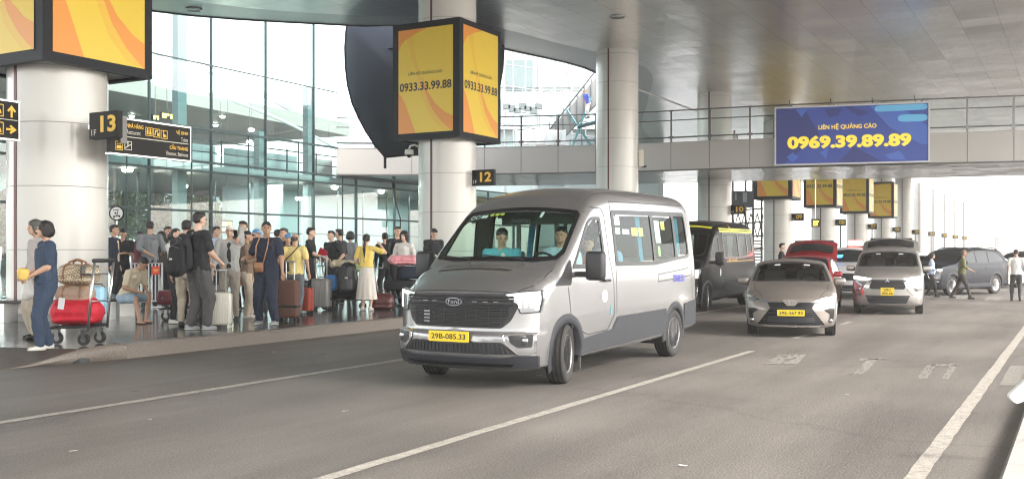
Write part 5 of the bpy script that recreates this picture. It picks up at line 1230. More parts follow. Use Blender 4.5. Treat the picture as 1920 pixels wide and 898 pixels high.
    patch('bumper_skirt', rpoly([(-.99, .40), (-.80, .40), (-.6, .37), (.6, .37), (.80, .40), (.99, .40), (.97, .24), (-.97, .24)], .02), F, .018, mat('skirt_dark', (.03, .032, .038), .4), t, skirt=.04, step=.08)
    patch('skid_lip', rpoly([(-.75, .30), (.75, .30), (.72, .265), (-.72, .265)], .01), F, .035, M_gloss, t, skirt=.03)
    patch('hood_vent', rpoly([(-.66, -.62), (-.60, -.62), (-.60, .40), (-.66, .44)], .01), T, .004, M_black, t, skirt=.006)
    for sg in (1, -1): seamline('hood_seam', [(-.06, sg * .74), (-.2, sg * .84), (-.5, sg * .9), (-.84, sg * .9)], .010, T, .002, M_rimdark, body)
    seamline('hood_seam', [(-.03, -.72), (-.03, .72)], .012, T, .002, M_rimdark, body)
    for sg in (1, -1): seamline('roof_rib', [(-1.95, sg * .74), (-2.5, sg * .78), (-5.6, sg * .78)], .012, T, .002, mat('roof_rib_grey', (.2, .2, .2), .5), body)
    # underfloor so that nothing shows through beneath
    bm = bmesh.new(); bx(bm, (-2.95, 0, .38), (5.3, 1.5, .1)); bx(bm, (-3.2, .3, .28), (1.2, .35, .15)); from_bm('chassis', bm, M_black, t)
    return t, B
M_silver = mat('silver_paint', (.32, .316, .316), .27, .7, coat=.4, back=(.05, .055, .055), bump=.03, bscale=2.2)
M_blackpaint = mat('black_paint', (.004, .004, .005), .3, .0, coat=.0, spec=.1, back=(.03, .03, .03), bump=.03, bscale=2)
M_vglass = glass_mat('van_glass', (.76, .90, .84), .4); M_vglass2 = glass_mat('van_glass_dark', (.35, .40, .38), .3)
VAN_RZ = math.atan2(-DY, -DX)
van, VB = make_van(M_silver, True, 'silver passenger van with yellow plate driving forward in the middle of the road', (-.657, 11.305, 0), VAN_RZ)
def inside(name, bm, m, sm=False): return from_bm(name, bm, m, van, sm)
# lettering and stickers on the near side
S = VB.P_side(1)
M_stick = mat('sticker_white', (.75, .76, .78), .4)
patch('round_sticker', circ(-2.10, 1.03, .085, 20), S, .004, M_stick, van, skirt=.002)
y_ = VB.ysurf(-4.95, 1.2) + .004
text('29B-085.33', frameM((-4.93, y_, 1.205), (-1, 0, 0), (0, 0, 1)), mat('sticker_blue', (.05, .05, .42), .4), w_=.52, h_=.11, parent=van, bold=.02, ext=.003)
text('HANOI', frameM((-2.31, VB.ysurf(-2.31, .84) + .004, .84), (0, 0, -1), (-1, 0, 0)), M_stick, w_=.08, h_=.02, parent=van) if False else None
for (x0, x1, z0, z1, m_) in ((-2.62, -2.80, 1.98, 2.10, M_stick), (-2.62, -2.78, 1.86, 1.95, M_stick), (-2.86, -3.10, 1.86, 1.93, M_stick), (-3.18, -3.42, 1.84, 1.96, mat('sticker_orange', (.75, .30, .04), .5)), (-3.46, -3.62, 1.84, 1.96, mat('sticker_gold', (.75, .50, .08), .5)), (-4.10, -4.30, 1.75, 2.08, M_stick), (-4.36, -4.52, 1.95, 2.08, mat('sticker_gold', (.75, .50, .08), .5)), (-4.15, -4.24, 1.55, 1.70, mat('sticker_green', (.35, .55, .15), .5))):
    patch('window_sticker', rpoly([(x0, z0), (x0, z1), (x1, z1), (x1, z0)], .015), S, -.006, m_, van, skirt=.001, step=.2)
# interior: dashboard, steering wheel, seats, pillars, curtains
M_dash = mat('dashboard_grey', (.10, .12, .11), .6); M_seat = mat('seat_grey', (.13, .14, .145), .7); M_curt = mat('curtain_blue', (.035, .18, .28), .8)
bm = bmesh.new(); prism(bm, [(-.98, 1.33), (-.99, 1.46), (-1.15, 1.49), (-1.45, 1.46), (-1.5, 1.25)], -.86, .86, frameM((0, 0, 0), (1, 0, 0), (0, 0, 1))); inside('dashboard', bm, M_dash)
bm = bmesh.new(); lathe(bm, [(.17, -.016), (.195, 0), (.17, .016), (.155, 0)], 28, Matrix.Translation((-1.52, .45, 1.45)) @ Matrix.Rotation(R(-58), 4, 'Y'), closed=True); lathe(bm, [(.0001, .03), (.06, .02), (.06, -.02)], 12, Matrix.Translation((-1.52, .45, 1.45)) @ Matrix.Rotation(R(-58), 4, 'Y')); tube(bm, [(-1.52, .28, 1.45), (-1.52, .62, 1.45)], .014, 6); inside('steering_wheel', bm, M_gloss, True)
def vseat(x, y, z=.62):
    bm = bmesh.new(); bx(bm, (x, y, z), (.5, .48, .16), bev=.05); bx(bm, (x - .28, y, z + .38), (.14, .46, .68), Matrix.Rotation(R(-10), 3, 'Y'), bev=.05); bx(bm, (x - .37, y, z + .80), (.10, .26, .2), bev=.04); bx(bm, (x, y, z - .2), (.4, .35, .3)); inside('seat', bm, M_seat)
vseat(-2.0, .45, .72); vseat(-2.0, -.45, .72)
for r_ in range(4):
    for y in (.62, .1, -.62): vseat(-2.95 - r_ * .78, y)
bm = bmesh.new(); bx(bm, (-3.0, 0, .5), (4.6, 1.7, .05)); inside('cabin_floor', bm, M_dash)
bm = bmesh.new(); bx(bm, (-2.52, 0, 2.12), (.1, 1.5, .24)); bx(bm, (-2.5, .12, 1.5), (.06, .05, 1.3)); bx(bm, (-2.52, -.5, 1.6), (.05, .05, 1.2)); inside('cabin_bulkhead', bm, M_dash)
for x, wd in ((-3.62, .09), (-5.22, .11)):
    for sg in (1, -1):
        vs, fs = [], []
        for i in range(13):
            for z in (1.45, 1.7, 1.95, 2.16):
                k = 1 - .35 * math.exp(-((z - 1.6) / .12) ** 2); vs.append((x + (i / 12 - .5) * wd * 2 * k, sg * (VB.ysurf(x, z) - .09 + .02 * math.sin(i * 1.7)), z))
        for i in range(12):
            for j in range(3): a = i * 4 + j; fs.append((a, a + 4, a + 5, a + 1))
        inside_c = from_py('curtain', vs, fs, M_curt, van, True)
bm = bmesh.new(); bx(bm, VB.warp(-1.68, 0, 2.02), (.04, .26, .07), bev=.015); inside('rear_view_mirror', bm, M_gloss)
TT = VB.P_top()
for (x, y, wx, wy, m, nm) in ((-1.10, .33, .09, .36, mat('paper_green_white', (.62, .8, .7), .6), 'paper'),):
    bm = bmesh.new(); bx(bm, (x - .05, y, 1.50), (wx, wy, .012)); inside(nm, bm, m)
for (x0, y0, w_, h_, m) in ((-1.67, -.44, .03, .04, mat('sticker_yellow', (.6, .58, .08), .5)), (-1.67, -.36, .03, .04, MATS.get('sticker_yellow')), (-1.67, -.28, .03, .04, MATS.get('sticker_yellow')), (-1.655, -.55, .05, .05, M_stick), (-1.67, .33, .02, .12, M_stick)):
    m = m or mat('sticker_yellow', (.6, .58, .08), .5)
    patch('windscreen_sticker', rpoly([(x0 - h_ / 2, y0 - w_), (x0 + h_ / 2, y0 - w_), (x0 + h_ / 2, y0 + w_), (x0 - h_ / 2, y0 + w_)], .005), TT, -.001, m, van, skirt=0)
for y0 in (-.73, -.655):
    band('windscreen_sticker', circ(-1.655, y0, .033, 16), .008, TT, -.001, M_stick, van, skirt=.002)
# the black limousine van in the kerb lane behind, and a pale van further back
bl = W(25.2 - .96, -8.37 - .965); lim, _ = make_van(M_blackpaint, False, 'black limousine van with yellow roof stripes waiting behind the silver van', bl, VAN_RZ, group=None)
M_ystripe = mat('stripe_yellow', (.72, .70, .03), .4, emit=.0); M_gold = mat('gold_lettering', (.55, .30, .08), .35)
M_cab = mat('cabin_cream', (.55, .52, .47), .6)
for z0, z1 in ((2.215, 2.265), (2.285, 2.33)):
    patch('roof_stripe', [(-2.3, z0 - .02), (-2.3, z1 - .02), (-5.8, z1), (-5.8, z0)], S, .008, M_ystripe, lim, step=.2)
    bm = bmesh.new()
patch('front_stripe', [(-1.98, -.8), (-1.98, .8), (-2.06, .8), (-2.06, -.8)], VB.P_top(), .008, M_ystripe, lim, step=.2)
patch('side_stripe', [(-2.7, 1.335), (-2.7, 1.355), (-5.6, 1.39), (-5.6, 1.37)], S, .008, mat('stripe_amber', (.7, .42, .05), .4), lim, step=.2)
yl = VB.ysurf(-3.5, 1.4) + .006
text('LIMOUSINE', frameM((-3.25, yl, 1.39), (-1, 0, 0), (0, 0, 1)), M_gold, w_=.95, h_=.10, parent=lim, bold=.02, ext=.004); text('VIP', frameM((-4.35, yl, 1.40), (-1, 0, 0), (0, 0, 1)), M_gold, w_=.3, h_=.10, parent=lim, bold=.02, ext=.004) if False else None
patch('door_badge', [(-2.1 + .05 * math.cos(a), 1.05 + .11 * math.sin(a)) for a in np.linspace(0, 6.28, 20)[:-1]], S, .006, M_stick, lim, skirt=.002)
patch('roof_emblem', [(-3.3, 2.18), (-3.42, 2.22), (-3.38, 2.32), (-3.3, 2.46), (-3.22, 2.32), (-3.18, 2.22)], S, .012, M_gold, lim, skirt=.004)
for k, (x0, x1) in enumerate(((-2.75, -3.35), (-4.1, -4.7))):
    bm = bmesh.new(); bx(bm, ((x0 + x1) / 2, .80, 2.02), (x1 - x0, .02, .22), bev=.01); from_bm('sunblind', bm, mat('blind_brown', (.20, .12, .05), .7), lim)
    vs, fs = [], []
    for i in range(17):
        for z in (1.45, 1.65, 1.9, 2.15): k2 = 1 - .4 * math.exp(-((z - 1.62) / .12) ** 2); xx = (-3.62 if k == 0 else -4.75); vs.append((xx + (i / 16 - .5) * .55 * k2, .82 + .02 * math.sin(i * 2.1), z))
    for i in range(16):
        for j in range(3): a = i * 4 + j; fs.append((a, a + 4, a + 5, a + 1))
    from_py('curtain', vs, fs, M_cab, lim, True)
# ================================================================ CARS
def make_car(kind, paint, label, loc, rz, scale=.9375, lit=(0, 0), hatch=False, plate_lines=None, group=None, detail=True):
    t = empty(kind['name'], loc, rz, label, kind['cat'], group, scale)
    B = Body(**kind['body']); FX, RX, WR, AR = kind['fx'], kind['rx'], kind['wr'], kind['ar']; hw = kind['body']['Hw']
    F = B.P_front(); T = B.P_top()
    ws = kind['ws']; x0, x1 = ws; hwx = lambda x: (B.side(x, B.zt(x) - B.cr(x) - B.rad(x)) - B.rad(x) * .6)
    WSP = [(x0, -.8 * hwx(x0)), (x0 + .05, 0), (x0, .8 * hwx(x0)), (x0 - .08, .97 * hwx(x0 - .08)), (x1 + .06, .97 * hwx(x1 + .06)), (x1, .88 * hwx(x1)), (x1 - .02, 0), (x1, -.88 * hwx(x1)), (x1 + .06, -.97 * hwx(x1 + .06)), (x0 - .08, -.97 * hwx(x0 - .08))]
    cw = ((x0 + x1) / 2, 0); see = bool(plate_lines)
    WSH = [(cw[0] + (x - cw[0]) * .88, y * .93) for x, y in WSP]
    body = B.shell('body', paint if not see else see_paint(paint), t, arches=[(FX, WR, AR), (RX, WR, AR)], nx=90, holes_top=[WSH] if see else ())
    for sg in (1, -1):
        S = B.P_side(sg)
        for wpoly in kind['windows']:
            w_ = patch('side_window', rpoly(wpoly, .04), S, .006, M_tint, t, skirt=.01, step=.12)
        band('window_trim', rpoly(kind['dlo'], .05), .02, S, .008, M_chromev if kind.get('chrome') else M_black, t)
        arch('wheel_arch', B, FX, WR, AR, .05 if not kind.get('clad') else .09, sg, M_grey if kind.get('clad') else paint, t, off=.010)
        arch('wheel_arch', B, RX, WR, AR, .05 if not kind.get('clad') else .09, sg, M_grey if kind.get('clad') else paint, t, off=.010)
        liner(B, FX, WR, AR, sg, t); liner(B, RX, WR, AR, sg, t)
        if kind.get('clad'): patch('sill_cladding', rpoly([(FX - AR - .02, kind['sill']), (FX - AR - .02, kind['sill'] + .16), (RX + AR + .02, kind['sill'] + .16), (RX + AR + .02, kind['sill'])], .02), S, .010, M_grey, t)
        for p in kind['seams']: seamline('door_seam', p, .012, S, .002, M_rimdark, body)
        for hx in kind['handles']:
            bm = bmesh.new(); z = kind['hz']; bx(bm, (hx, sg * (B.ysurf(hx, z) + .02), z), (.19, .03, .03), bev=.008); from_bm('door_handle', bm, M_chromev if kind.get('chrome') else paint, t)
        mirror_arm(t, B, kind['mx'], kind['mz'], sg, (.22, .13, .14), paint, yoff=.13)
        wheel(t, (FX, sg * (hw - .125), WR), WR, .2, kind.get('spokes', 5), side=sg, double=kind.get('double', True)); wheel(t, (RX, sg * (hw - .125), WR), WR, .2, kind.get('spokes', 5), side=sg, double=kind.get('double', True))
        for nm, poly, m, off in kind['front_side']:
            P = rpoly([(sg * y, z) for y, z in poly][::sg], .012)
            on = nm == 'headlight' and lit[0 if sg > 0 else 1]
            h = patch(nm, P, F, off, m, t, skirt=.03, step=.05)
            if nm == 'headlight':
                cxy = (sum(p[0] for p in P) / len(P), sum(p[1] for p in P) / len(P))
                patch('lamp_cell', [(cxy[0] + .035 * math.cos(a), cxy[1] + .03 * math.sin(a)) for a in np.linspace(0, 6.28, 15)[:-1]], F, off + .006, M_lampon if on else M_lampin, h, skirt=.004)
                if on: patch('lamp_cell', [(cxy[0] + (x - cxy[0]) * .75, cxy[1] + (y - cxy[1]) * .6) for x, y in P], F, off + .004, M_lampon, h, skirt=.003, step=.05)
            if nm == 'fog_lamp_recess':
                cxy = (sum(p[0] for p in P) / len(P), sum(p[1] for p in P) / len(P)); c = F(cxy[0], min(z for y, z in poly) + .06, off + .01)
                bm = bmesh.new(); lathe(bm, [(.0001, .02), (.03, .018), (.045, .0)], 16, frameM(c, (0, 1, 0), (0, 0, 1))); from_bm('fog_lamp', bm, M_lampin, h, True)
        tl = patch('tail_light', rpoly([(sg * y, z) for y, z in kind['tail']][::sg], .02), B.P_rear(), .01, M_redl, t, skirt=.03)
    for nm, poly, m, off in kind['front']: patch(nm, rpoly(poly, .015), F, off, m, t, skirt=.02, step=.08)
    if kind.get('slats'):
        z0, z1, n_, w0, w1 = kind['slats']; bm = bmesh.new()
        for k in range(n_):
            z = z0 + (z1 - z0) * k / (n_ - 1); ww = w0 + (w1 - w0) * k / (n_ - 1); tube(bm, [F(y, z, .018) for y in np.linspace(-ww, ww, 9)], .006, 5)
        from_bm('grille_slats', bm, M_grey, t)
    if not see: w_ = patch('windscreen', WSP, T, .006, M_tint, t, skirt=.012, step=.12)
    else:
        w_ = patch('windscreen', WSP, T, .006, M_cglass, t, skirt=.012, step=.12); band('windscreen_border', WSP, .045, T, .009, M_black, w_)
        zc = B.zt(x0); bm = bmesh.new(); bx(bm, (x0 - .28, 0, zc - .12), (.5, hwx(x0) * 1.8, .14), bev=.03); bx(bm, (x0 - .42, .36, zc - .02), (.2, .3, .10), bev=.03); from_bm('dashboard', bm, M_black, t)
        bm = bmesh.new(); lathe(bm, [(.16, -.012), (.18, 0), (.16, .012), (.148, 0)], 24, Matrix.Translation((x0 - .62, .36, zc - .04)) @ Matrix.Rotation(R(-65), 4, 'Y'), closed=True); from_bm('steering_wheel', bm, M_gloss, t, True)
        for sy in (1, -1):
            bm = bmesh.new(); bx(bm, (x0 - 1.15, sy * .36, zc - .10), (.16, .48, .60), Matrix.Rotation(R(-12), 3, 'Y'), bev=.06); bx(bm, (x0 - 1.22, sy * .36, zc + .27), (.10, .26, .17), bev=.04); from_bm('seat', bm, mat('car_seat_grey', (.10, .095, .09), .8), t)
        bm = bmesh.new(); bx(bm, T(x1 + .17, 0, -.06), (.03, .22, .06), bev=.01); from_bm('rear_view_mirror', bm, M_gloss, t)
        for sy in (.25, -.33):
            patch('windscreen_sticker', rpoly([(x1 + .10, sy), (x1 + .145, sy), (x1 + .145, sy + .12), (x1 + .10, sy + .12)], .005), T, .010, M_stick, w_, skirt=.001)
    if kind.get('rw'):
        x0, x1 = kind['rw']; patch('rear_window', [(x0, -.85 * hwx(x0)), (x0, .85 * hwx(x0)), (x1, .85 * hwx(x1)), (x1, -.85 * hwx(x1))], T, .006, M_tint, t, skirt=.012, step=.12)
    elif kind.get('rwp'): patch('rear_window', rpoly(kind['rwp'], .05), B.P_rear(), .008, M_tint, t, skirt=.02)
    for sg in (1, -1): seamline('hood_seam', [(kind['hood'][0], sg * .62 * hw), (kind['hood'][1] * .5, sg * .78 * hw), (kind['hood'][1], sg * .82 * hw)], .010, T, .002, M_rimdark, body)
    bm = bmesh.new(); tube(bm, [T(ws[0] + .02, .5, .02), T(ws[0] - .05, -.1, .015)], .008, 5); tube(bm, [T(ws[0] + .02, -.1, .02), T(ws[0] - .05, -.6, .015)], .008, 5); from_bm('wiper', bm, M_black, t)
    if plate_lines: plate(t, F(0, kind['pz'], .05), *kind['psize'], plate_lines)
    bm = bmesh.new(); L = kind['body']['L']; bx(bm, (-L / 2, 0, .27), (L - .5, hw * 1.4, .12)); from_bm('chassis', bm, M_black, t)
    if kind.get('rails'):
        for sg in (1, -1):
            bm = bmesh.new(); tube(bm, [T(x, sg * (hwx(x) - .03), .05 if abs(x - kind['rails'][0]) > .1 and abs(x - kind['rails'][1]) > .1 else -.01) for x in np.linspace(kind['rails'][0], kind['rails'][1], 9)], .018, 6); from_bm('roof_rail', bm, M_gloss, t)
    if hatch:
        # tailgate swung up behind the roof: a curved panel with its window and trim
        zr, L_, W_, up = hatch; bm = bmesh.new(); N1, N2 = 14, 10; vs, fs = [], []
        for s_ in (0, 1):
            for i in range(N1 + 1):
                for j in range(N2 + 1):
                    a = (i / N1 - .5) * 2; y = a * W_ * (1 - .10 * (j / N2)); x = -L_ - .02 - j / N2 * .95; z = zr + j / N2 * up - .10 * abs(a) ** 3 - .09 * (j / N2) ** 3 + .05 * math.sin(j / N2 * 3.14) - s_ * .06; vs.append((x, y, z))
        n_ = (N1 + 1) * (N2 + 1)
        for s_ in (0, 1):
            for i in range(N1):
                for j in range(N2): a = s_ * n_ + i * (N2 + 1) + j; fs.append((a, a + N2 + 1, a + N2 + 2, a + 1))
        edge_ = [i * (N2 + 1) for i in range(N1 + 1)] + [N1 * (N2 + 1) + j for j in range(1, N2 + 1)] + [i * (N2 + 1) + N2 for i in range(N1 - 1, -1, -1)] + [j for j in range(N2 - 1, 0, -1)]
        for k in range(len(edge_)): a, b = edge_[k], edge_[(k + 1) % len(edge_)]; fs.append((a, b, b + n_, a + n_))
        tg = from_py('tailgate', vs, fs, paint, t, True, True); auto_smooth(tg, 40)
        vs = [(-L_ - .12 - j * .35, a * W_ * .8, zr + (.12 + j * .35) / .97 * up + .09 - .10 * abs(a) ** 3 ) for j in (0, .5, 1) for a in (-1, -.5, 0, .5, 1)]
        from_py('tailgate_window', vs, [(r * 5 + c, r * 5 + c + 1, r * 5 + c + 6, r * 5 + c + 5) for r in range(2) for c in range(4)], M_tint, tg, False)
        bm = bmesh.new(); bx(bm, (-L_ - .55, 0, zr + up * .5 - .03), (.06, W_ * .9, .04)); bx(bm, (-L_ - .9, 0, zr + up * .88 - .09), (.03, W_ * 1.5, .1)); from_bm('tailgate_trim', bm, M_black, tg)
        for sg in (1, -1):
            bm = bmesh.new(); tube(bm, [(-L_ + .1, sg * W_ * .93, zr - .5), (-L_ - .5, sg * W_ * .93, zr + up * .45)], .014, 6); from_bm('gas_strut', bm, M_steel, t)
    return t, B
SEDAN = dict(name='sedan_car', cat='car', fx=-.86, rx=-3.41, wr=.305, ar=.345, sill=.25,
    body=dict(L=4.42, top=[(0, .74), (-.1, .80), (-.4, .90), (-.8, .975), (-1.12, 1.02), (-1.25, 1.06), (-1.7, 1.30), (-1.98, 1.42), (-2.3, 1.475), (-2.7, 1.475), (-3.1, 1.43), (-3.5, 1.28), (-3.8, 1.13), (-4.1, 1.07), (-4.35, 1.04), (-4.42, 1.0)],
        bot=[(0, .22), (-.8, .2), (-3.5, .2), (-4.42, .3)], width=[(0, .80), (-.4, .84), (-1, .86), (-2.2, .865), (-3.6, .855), (-4.42, .80)],
        tumble=[(.15, .93), (.35, .985), (.6, 1.0), (.85, .99), (.95, .965), (1.15, .885), (1.47, .74)], rad=[(0, .09), (-.5, .13), (-1.1, .10), (-1.5, .09), (-2.2, .14), (-3.2, .12), (-4, .1), (-4.42, .09)], crown=[(0, .03), (-.6, .06), (-1.2, .04), (-2.3, .05), (-4.42, .03)],
        bowF=(.40, 2.6), frontprof=[(.1, .08), (.2, .03), (.3, 0), (.5, .0), (.66, .04), (.78, .10), (1.5, .2)], bowR=(.25, 3), Hw=.86),
    windows=[[(-1.52, 1.0), (-1.98, 1.28), (-2.33, 1.35), (-2.38, 1.0)], [(-2.44, 1.0), (-2.42, 1.35), (-2.9, 1.32), (-3.25, 1.1), (-3.2, 1.0)]], dlo=[(-1.45, .97), (-1.95, 1.31), (-2.4, 1.385), (-2.95, 1.35), (-3.45, 1.08), (-3.4, .97)],
    seams=[[(-1.3, .35), (-1.36, .7), (-1.35, .96)], [(-2.41, .32), (-2.41, 1.0)], [(-3.1, .55), (-3.25, .75), (-3.4, .95)], [(-1.3, .34), (-2.95, .34)]], handles=[-2.2, -3.05], hz=.84, mx=-1.5, mz=1.03,
    front_side=[('headlight', [(.36, .66), (.50, .72), (.72, .775), (.80, .785), (.77, .69), (.62, .655)], M_lampglass, .012), ('fog_lamp_recess', [(.60, .52), (.70, .55), (.795, .545), (.78, .36), (.73, .26), (.70, .31), (.715, .44)], M_gloss, .008)],
    front=[('grille', [(-.44, .665), (.44, .665), (.38, .56), (.62, .24), (-.62, .24), (-.38, .56)], M_gloss, .008), ('lower_intake', [(-.42, .39), (.42, .39), (.44, .29), (-.44, .29)], M_black, .014), ('chrome_lip', [(-.58, .235), (.58, .235), (.50, .20), (-.50, .20)], M_chromev, .016)],
    slats=(.27, .55, 9, .60, .38), ws=(-1.22, -1.93), rw=(-3.15, -3.72), hood=(-.05, -1.05), tail=[(.45, .92), (.78, .95), (.8, .78), (.5, .78)], pz=.47, psize=(.50, .115), spokes=5)
MPV = dict(name='people_carrier_car', cat='car', fx=-.86, rx=-3.63, wr=.33, ar=.375, sill=.28, clad=True, chrome=True,
    body=dict(L=4.6, top=[(0, 1.0), (-.08, 1.06), (-.4, 1.13), (-.8, 1.18), (-1.0, 1.215), (-1.15, 1.26), (-1.6, 1.53), (-1.85, 1.64), (-2.2, 1.70), (-3.2, 1.72), (-4.0, 1.70), (-4.35, 1.64), (-4.5, 1.5), (-4.6, 1.35)],
        bot=[(0, .26), (-.8, .24), (-3.5, .24), (-4.6, .34)], width=[(0, .84), (-.4, .87), (-1, .89), (-2.2, .90), (-4, .89), (-4.6, .85)],
        tumble=[(.2, .94), (.4, .99), (.7, 1.0), (1.0, .985), (1.1, .965), (1.35, .90), (1.75, .80)], rad=[(0, .09), (-.5, .12), (-1.0, .10), (-1.6, .10), (-2.2, .15), (-4, .15), (-4.6, .12)], crown=[(0, .03), (-.6, .05), (-1.2, .04), (-2.3, .05), (-4.6, .04)],
        bowF=(.30, 3), frontprof=[(.1, .10), (.3, .02), (.45, 0), (.7, .0), (1.0, .06), (1.8, .1)], bowR=(.2, 3), Hw=.89),
    windows=[[(-1.42, 1.17), (-1.86, 1.48), (-2.28, 1.54), (-2.3, 1.17)], [(-2.38, 1.17), (-2.36, 1.55), (-3.12, 1.56), (-3.2, 1.17)], [(-3.28, 1.17), (-3.22, 1.56), (-3.9, 1.52), (-4.15, 1.3), (-4.1, 1.2)]], dlo=[(-1.34, 1.14), (-1.84, 1.52), (-2.4, 1.59), (-3.9, 1.58), (-4.3, 1.3), (-4.2, 1.16)],
    seams=[[(-1.25, .4), (-1.33, .8), (-1.3, 1.1)], [(-2.33, .4), (-2.33, 1.15)], [(-3.25, .6), (-3.3, .85), (-3.24, 1.15)], [(-1.3, .42), (-3.1, .42)]], handles=[-2.15, -3.05], hz=1.0, mx=-1.4, mz=1.18,
    front_side=[('headlight', [(.40, .93), (.62, .965), (.83, .985), (.835, .93), (.66, .90), (.50, .895)], M_lampon, .014), ('fog_lamp_recess', [(.50, .85), (.84, .88), (.825, .62), (.70, .60), (.62, .70)], M_lampglass, .010), ('chrome_blade', [(.38, .87), (.48, .86), (.60, .70), (.66, .58), (.80, .54), (.80, .50), (.62, .50), (.50, .62)], M_chromev, .018)],
    front=[('grille', [(-.42, .90), (.42, .90), (.50, .82), (.40, .66), (-.40, .66), (-.50, .82)], M_black, .008), ('lower_intake', [(-.55, .50), (.55, .50), (.48, .36), (-.48, .36)], M_black, .010), ('skid_plate', [(-.50, .35), (.50, .35), (.44, .29), (-.44, .29)], M_grey, .02)],
    slats=(.68, .88, 5, .42, .46), ws=(-1.12, -1.80), rwp=[(-.6, 1.5), (.6, 1.5), (.64, 1.15), (-.64, 1.15)], hood=(-.05, -.95), tail=[(.55, 1.1), (.84, 1.15), (.86, .9), (.6, .92)], pz=.60, psize=(.33, .20), spokes=5)
def dcp(d, **k):
    import copy; e = {kk: (copy.deepcopy(vv) if kk == 'body' else vv) for kk, vv in d.items()}; e.update(k); return e
SUV = dcp(MPV, name='suv_car', fx=-.92, rx=-3.72, wr=.37, ar=.42)
SUV['body'].update(L=4.78, top=[(0, 1.04), (-.08, 1.10), (-.4, 1.17), (-.9, 1.22), (-1.15, 1.25), (-1.3, 1.30), (-1.75, 1.60), (-2.0, 1.72), (-2.4, 1.80), (-3.2, 1.81), (-4.0, 1.77), (-4.4, 1.68), (-4.6, 1.45), (-4.78, 1.2)])
SUV['windows'] = [[(-1.6, 1.22), (-2.0, 1.55), (-2.4, 1.63), (-2.42, 1.22)], [(-2.5, 1.22), (-2.48, 1.64), (-3.2, 1.64), (-3.25, 1.22)], [(-3.33, 1.22), (-3.28, 1.64), (-3.95, 1.58), (-4.35, 1.35), (-4.3, 1.26)]]
SUV['dlo'] = [(-1.5, 1.19), (-1.98, 1.59), (-2.5, 1.68), (-3.95, 1.65), (-4.48, 1.35), (-4.4, 1.2)]
SUV['chrome'] = False; SUV['ws'] = (-1.27, -1.95); SUV['mx'] = -1.55; SUV['mz'] = 1.24; SUV['rails'] = (-2.2, -4.2)
HATCH = dcp(SEDAN, name='hatchback_car')
HATCH['body'].update(L=4.0, top=[(0, .80), (-.1, .86), (-.4, .95), (-.8, 1.02), (-1.1, 1.07), (-1.25, 1.12), (-1.7, 1.38), (-1.95, 1.48), (-2.3, 1.53), (-3.0, 1.53), (-3.5, 1.49), (-3.8, 1.42), (-3.92, 1.2), (-4.0, 1.05)])
HATCH['rx'] = -3.35; HATCH['rw'] = None; HATCH['rwp'] = [(-.55, 1.3), (.55, 1.3), (.6, 1.05), (-.6, 1.05)]
HATCH['windows'] = [[(-1.5, 1.05), (-1.95, 1.34), (-2.3, 1.41), (-2.35, 1.05)], [(-2.42, 1.05), (-2.4, 1.41), (-3.1, 1.40), (-3.35, 1.15), (-3.3, 1.06)]]; HATCH['dlo'] = [(-1.42, 1.02), (-1.93, 1.38), (-2.4, 1.45), (-3.2, 1.44), (-3.55, 1.15), (-3.5, 1.04)]

def paint(name, col, metal=.5, rough=.3): return mat(name, col, rough, metal, coat=.35, bump=.02, bscale=2)
def face_cam(ang): return math.atan2(-math.cos(R(ang)), -math.sin(R(ang)))     # heading ang degrees left of straight at the camera
def see_paint(m):
    n = m.name + '_lined'
    if n not in MATS:
        c_ = m.copy(); c_.name = n; t_ = c_.node_tree; b_ = t_.nodes['Principled BSDF']; g_ = t_.nodes.new('ShaderNodeNewGeometry'); x_ = t_.nodes.new('ShaderNodeMix'); x_.data_type = 'RGBA'
        x_.inputs[6].default_value = b_.inputs['Base Color'].default_value; x_.inputs[7].default_value = (.03, .028, .027, 1); t_.links.new(g_.outputs['Backfacing'], x_.inputs[0]); t_.links.new(x_.outputs[2], b_.inputs['Base Color']); MATS[n] = c_
    return MATS[n]
M_cglass = glass_mat('car_glass', (.55, .58, .56), .5)
P_bronze = paint('bronze_grey_paint', (.27, .24, .215)); P_silv = paint('warm_silver_paint', (.42, .40, .38), .7); P_red = paint('deep_red_paint', (.32, .012, .018), .3)
P_white = paint('white_paint', (.70, .70, .70), .0); P_blue = mat('dark_blue_paint', (.004, .006, .014), .35, .0, spec=.25); P_dark = paint('dark_grey_paint', (.05, .052, .055), .4); P_beige = paint('pale_beige_paint', (.5, .48, .45), .3)
def gpos(x, y): return px(x, y, 0)
c = gpos(1483, 633); sed, SB = make_car(SEDAN, P_bronze, 'bronze grey sedan with yellow plate and one glaring headlight coming towards the camera', c, face_cam(15.5), lit=(1, 0), plate_lines=['29E-267.93'])
FS = SB.P_front(); cc = FS(0, .665, .03); Me = frameM(cc, (0, 1, 0), (0, 0, 1))
bm = bmesh.new(); prism(bm, rpoly([(-.17, .05), (.17, .05), (.08, -.06), (0, -.085), (-.08, -.06)], .02), -.03, .0, Me); em = from_bm('emblem_mount', bm, P_bronze, sed)
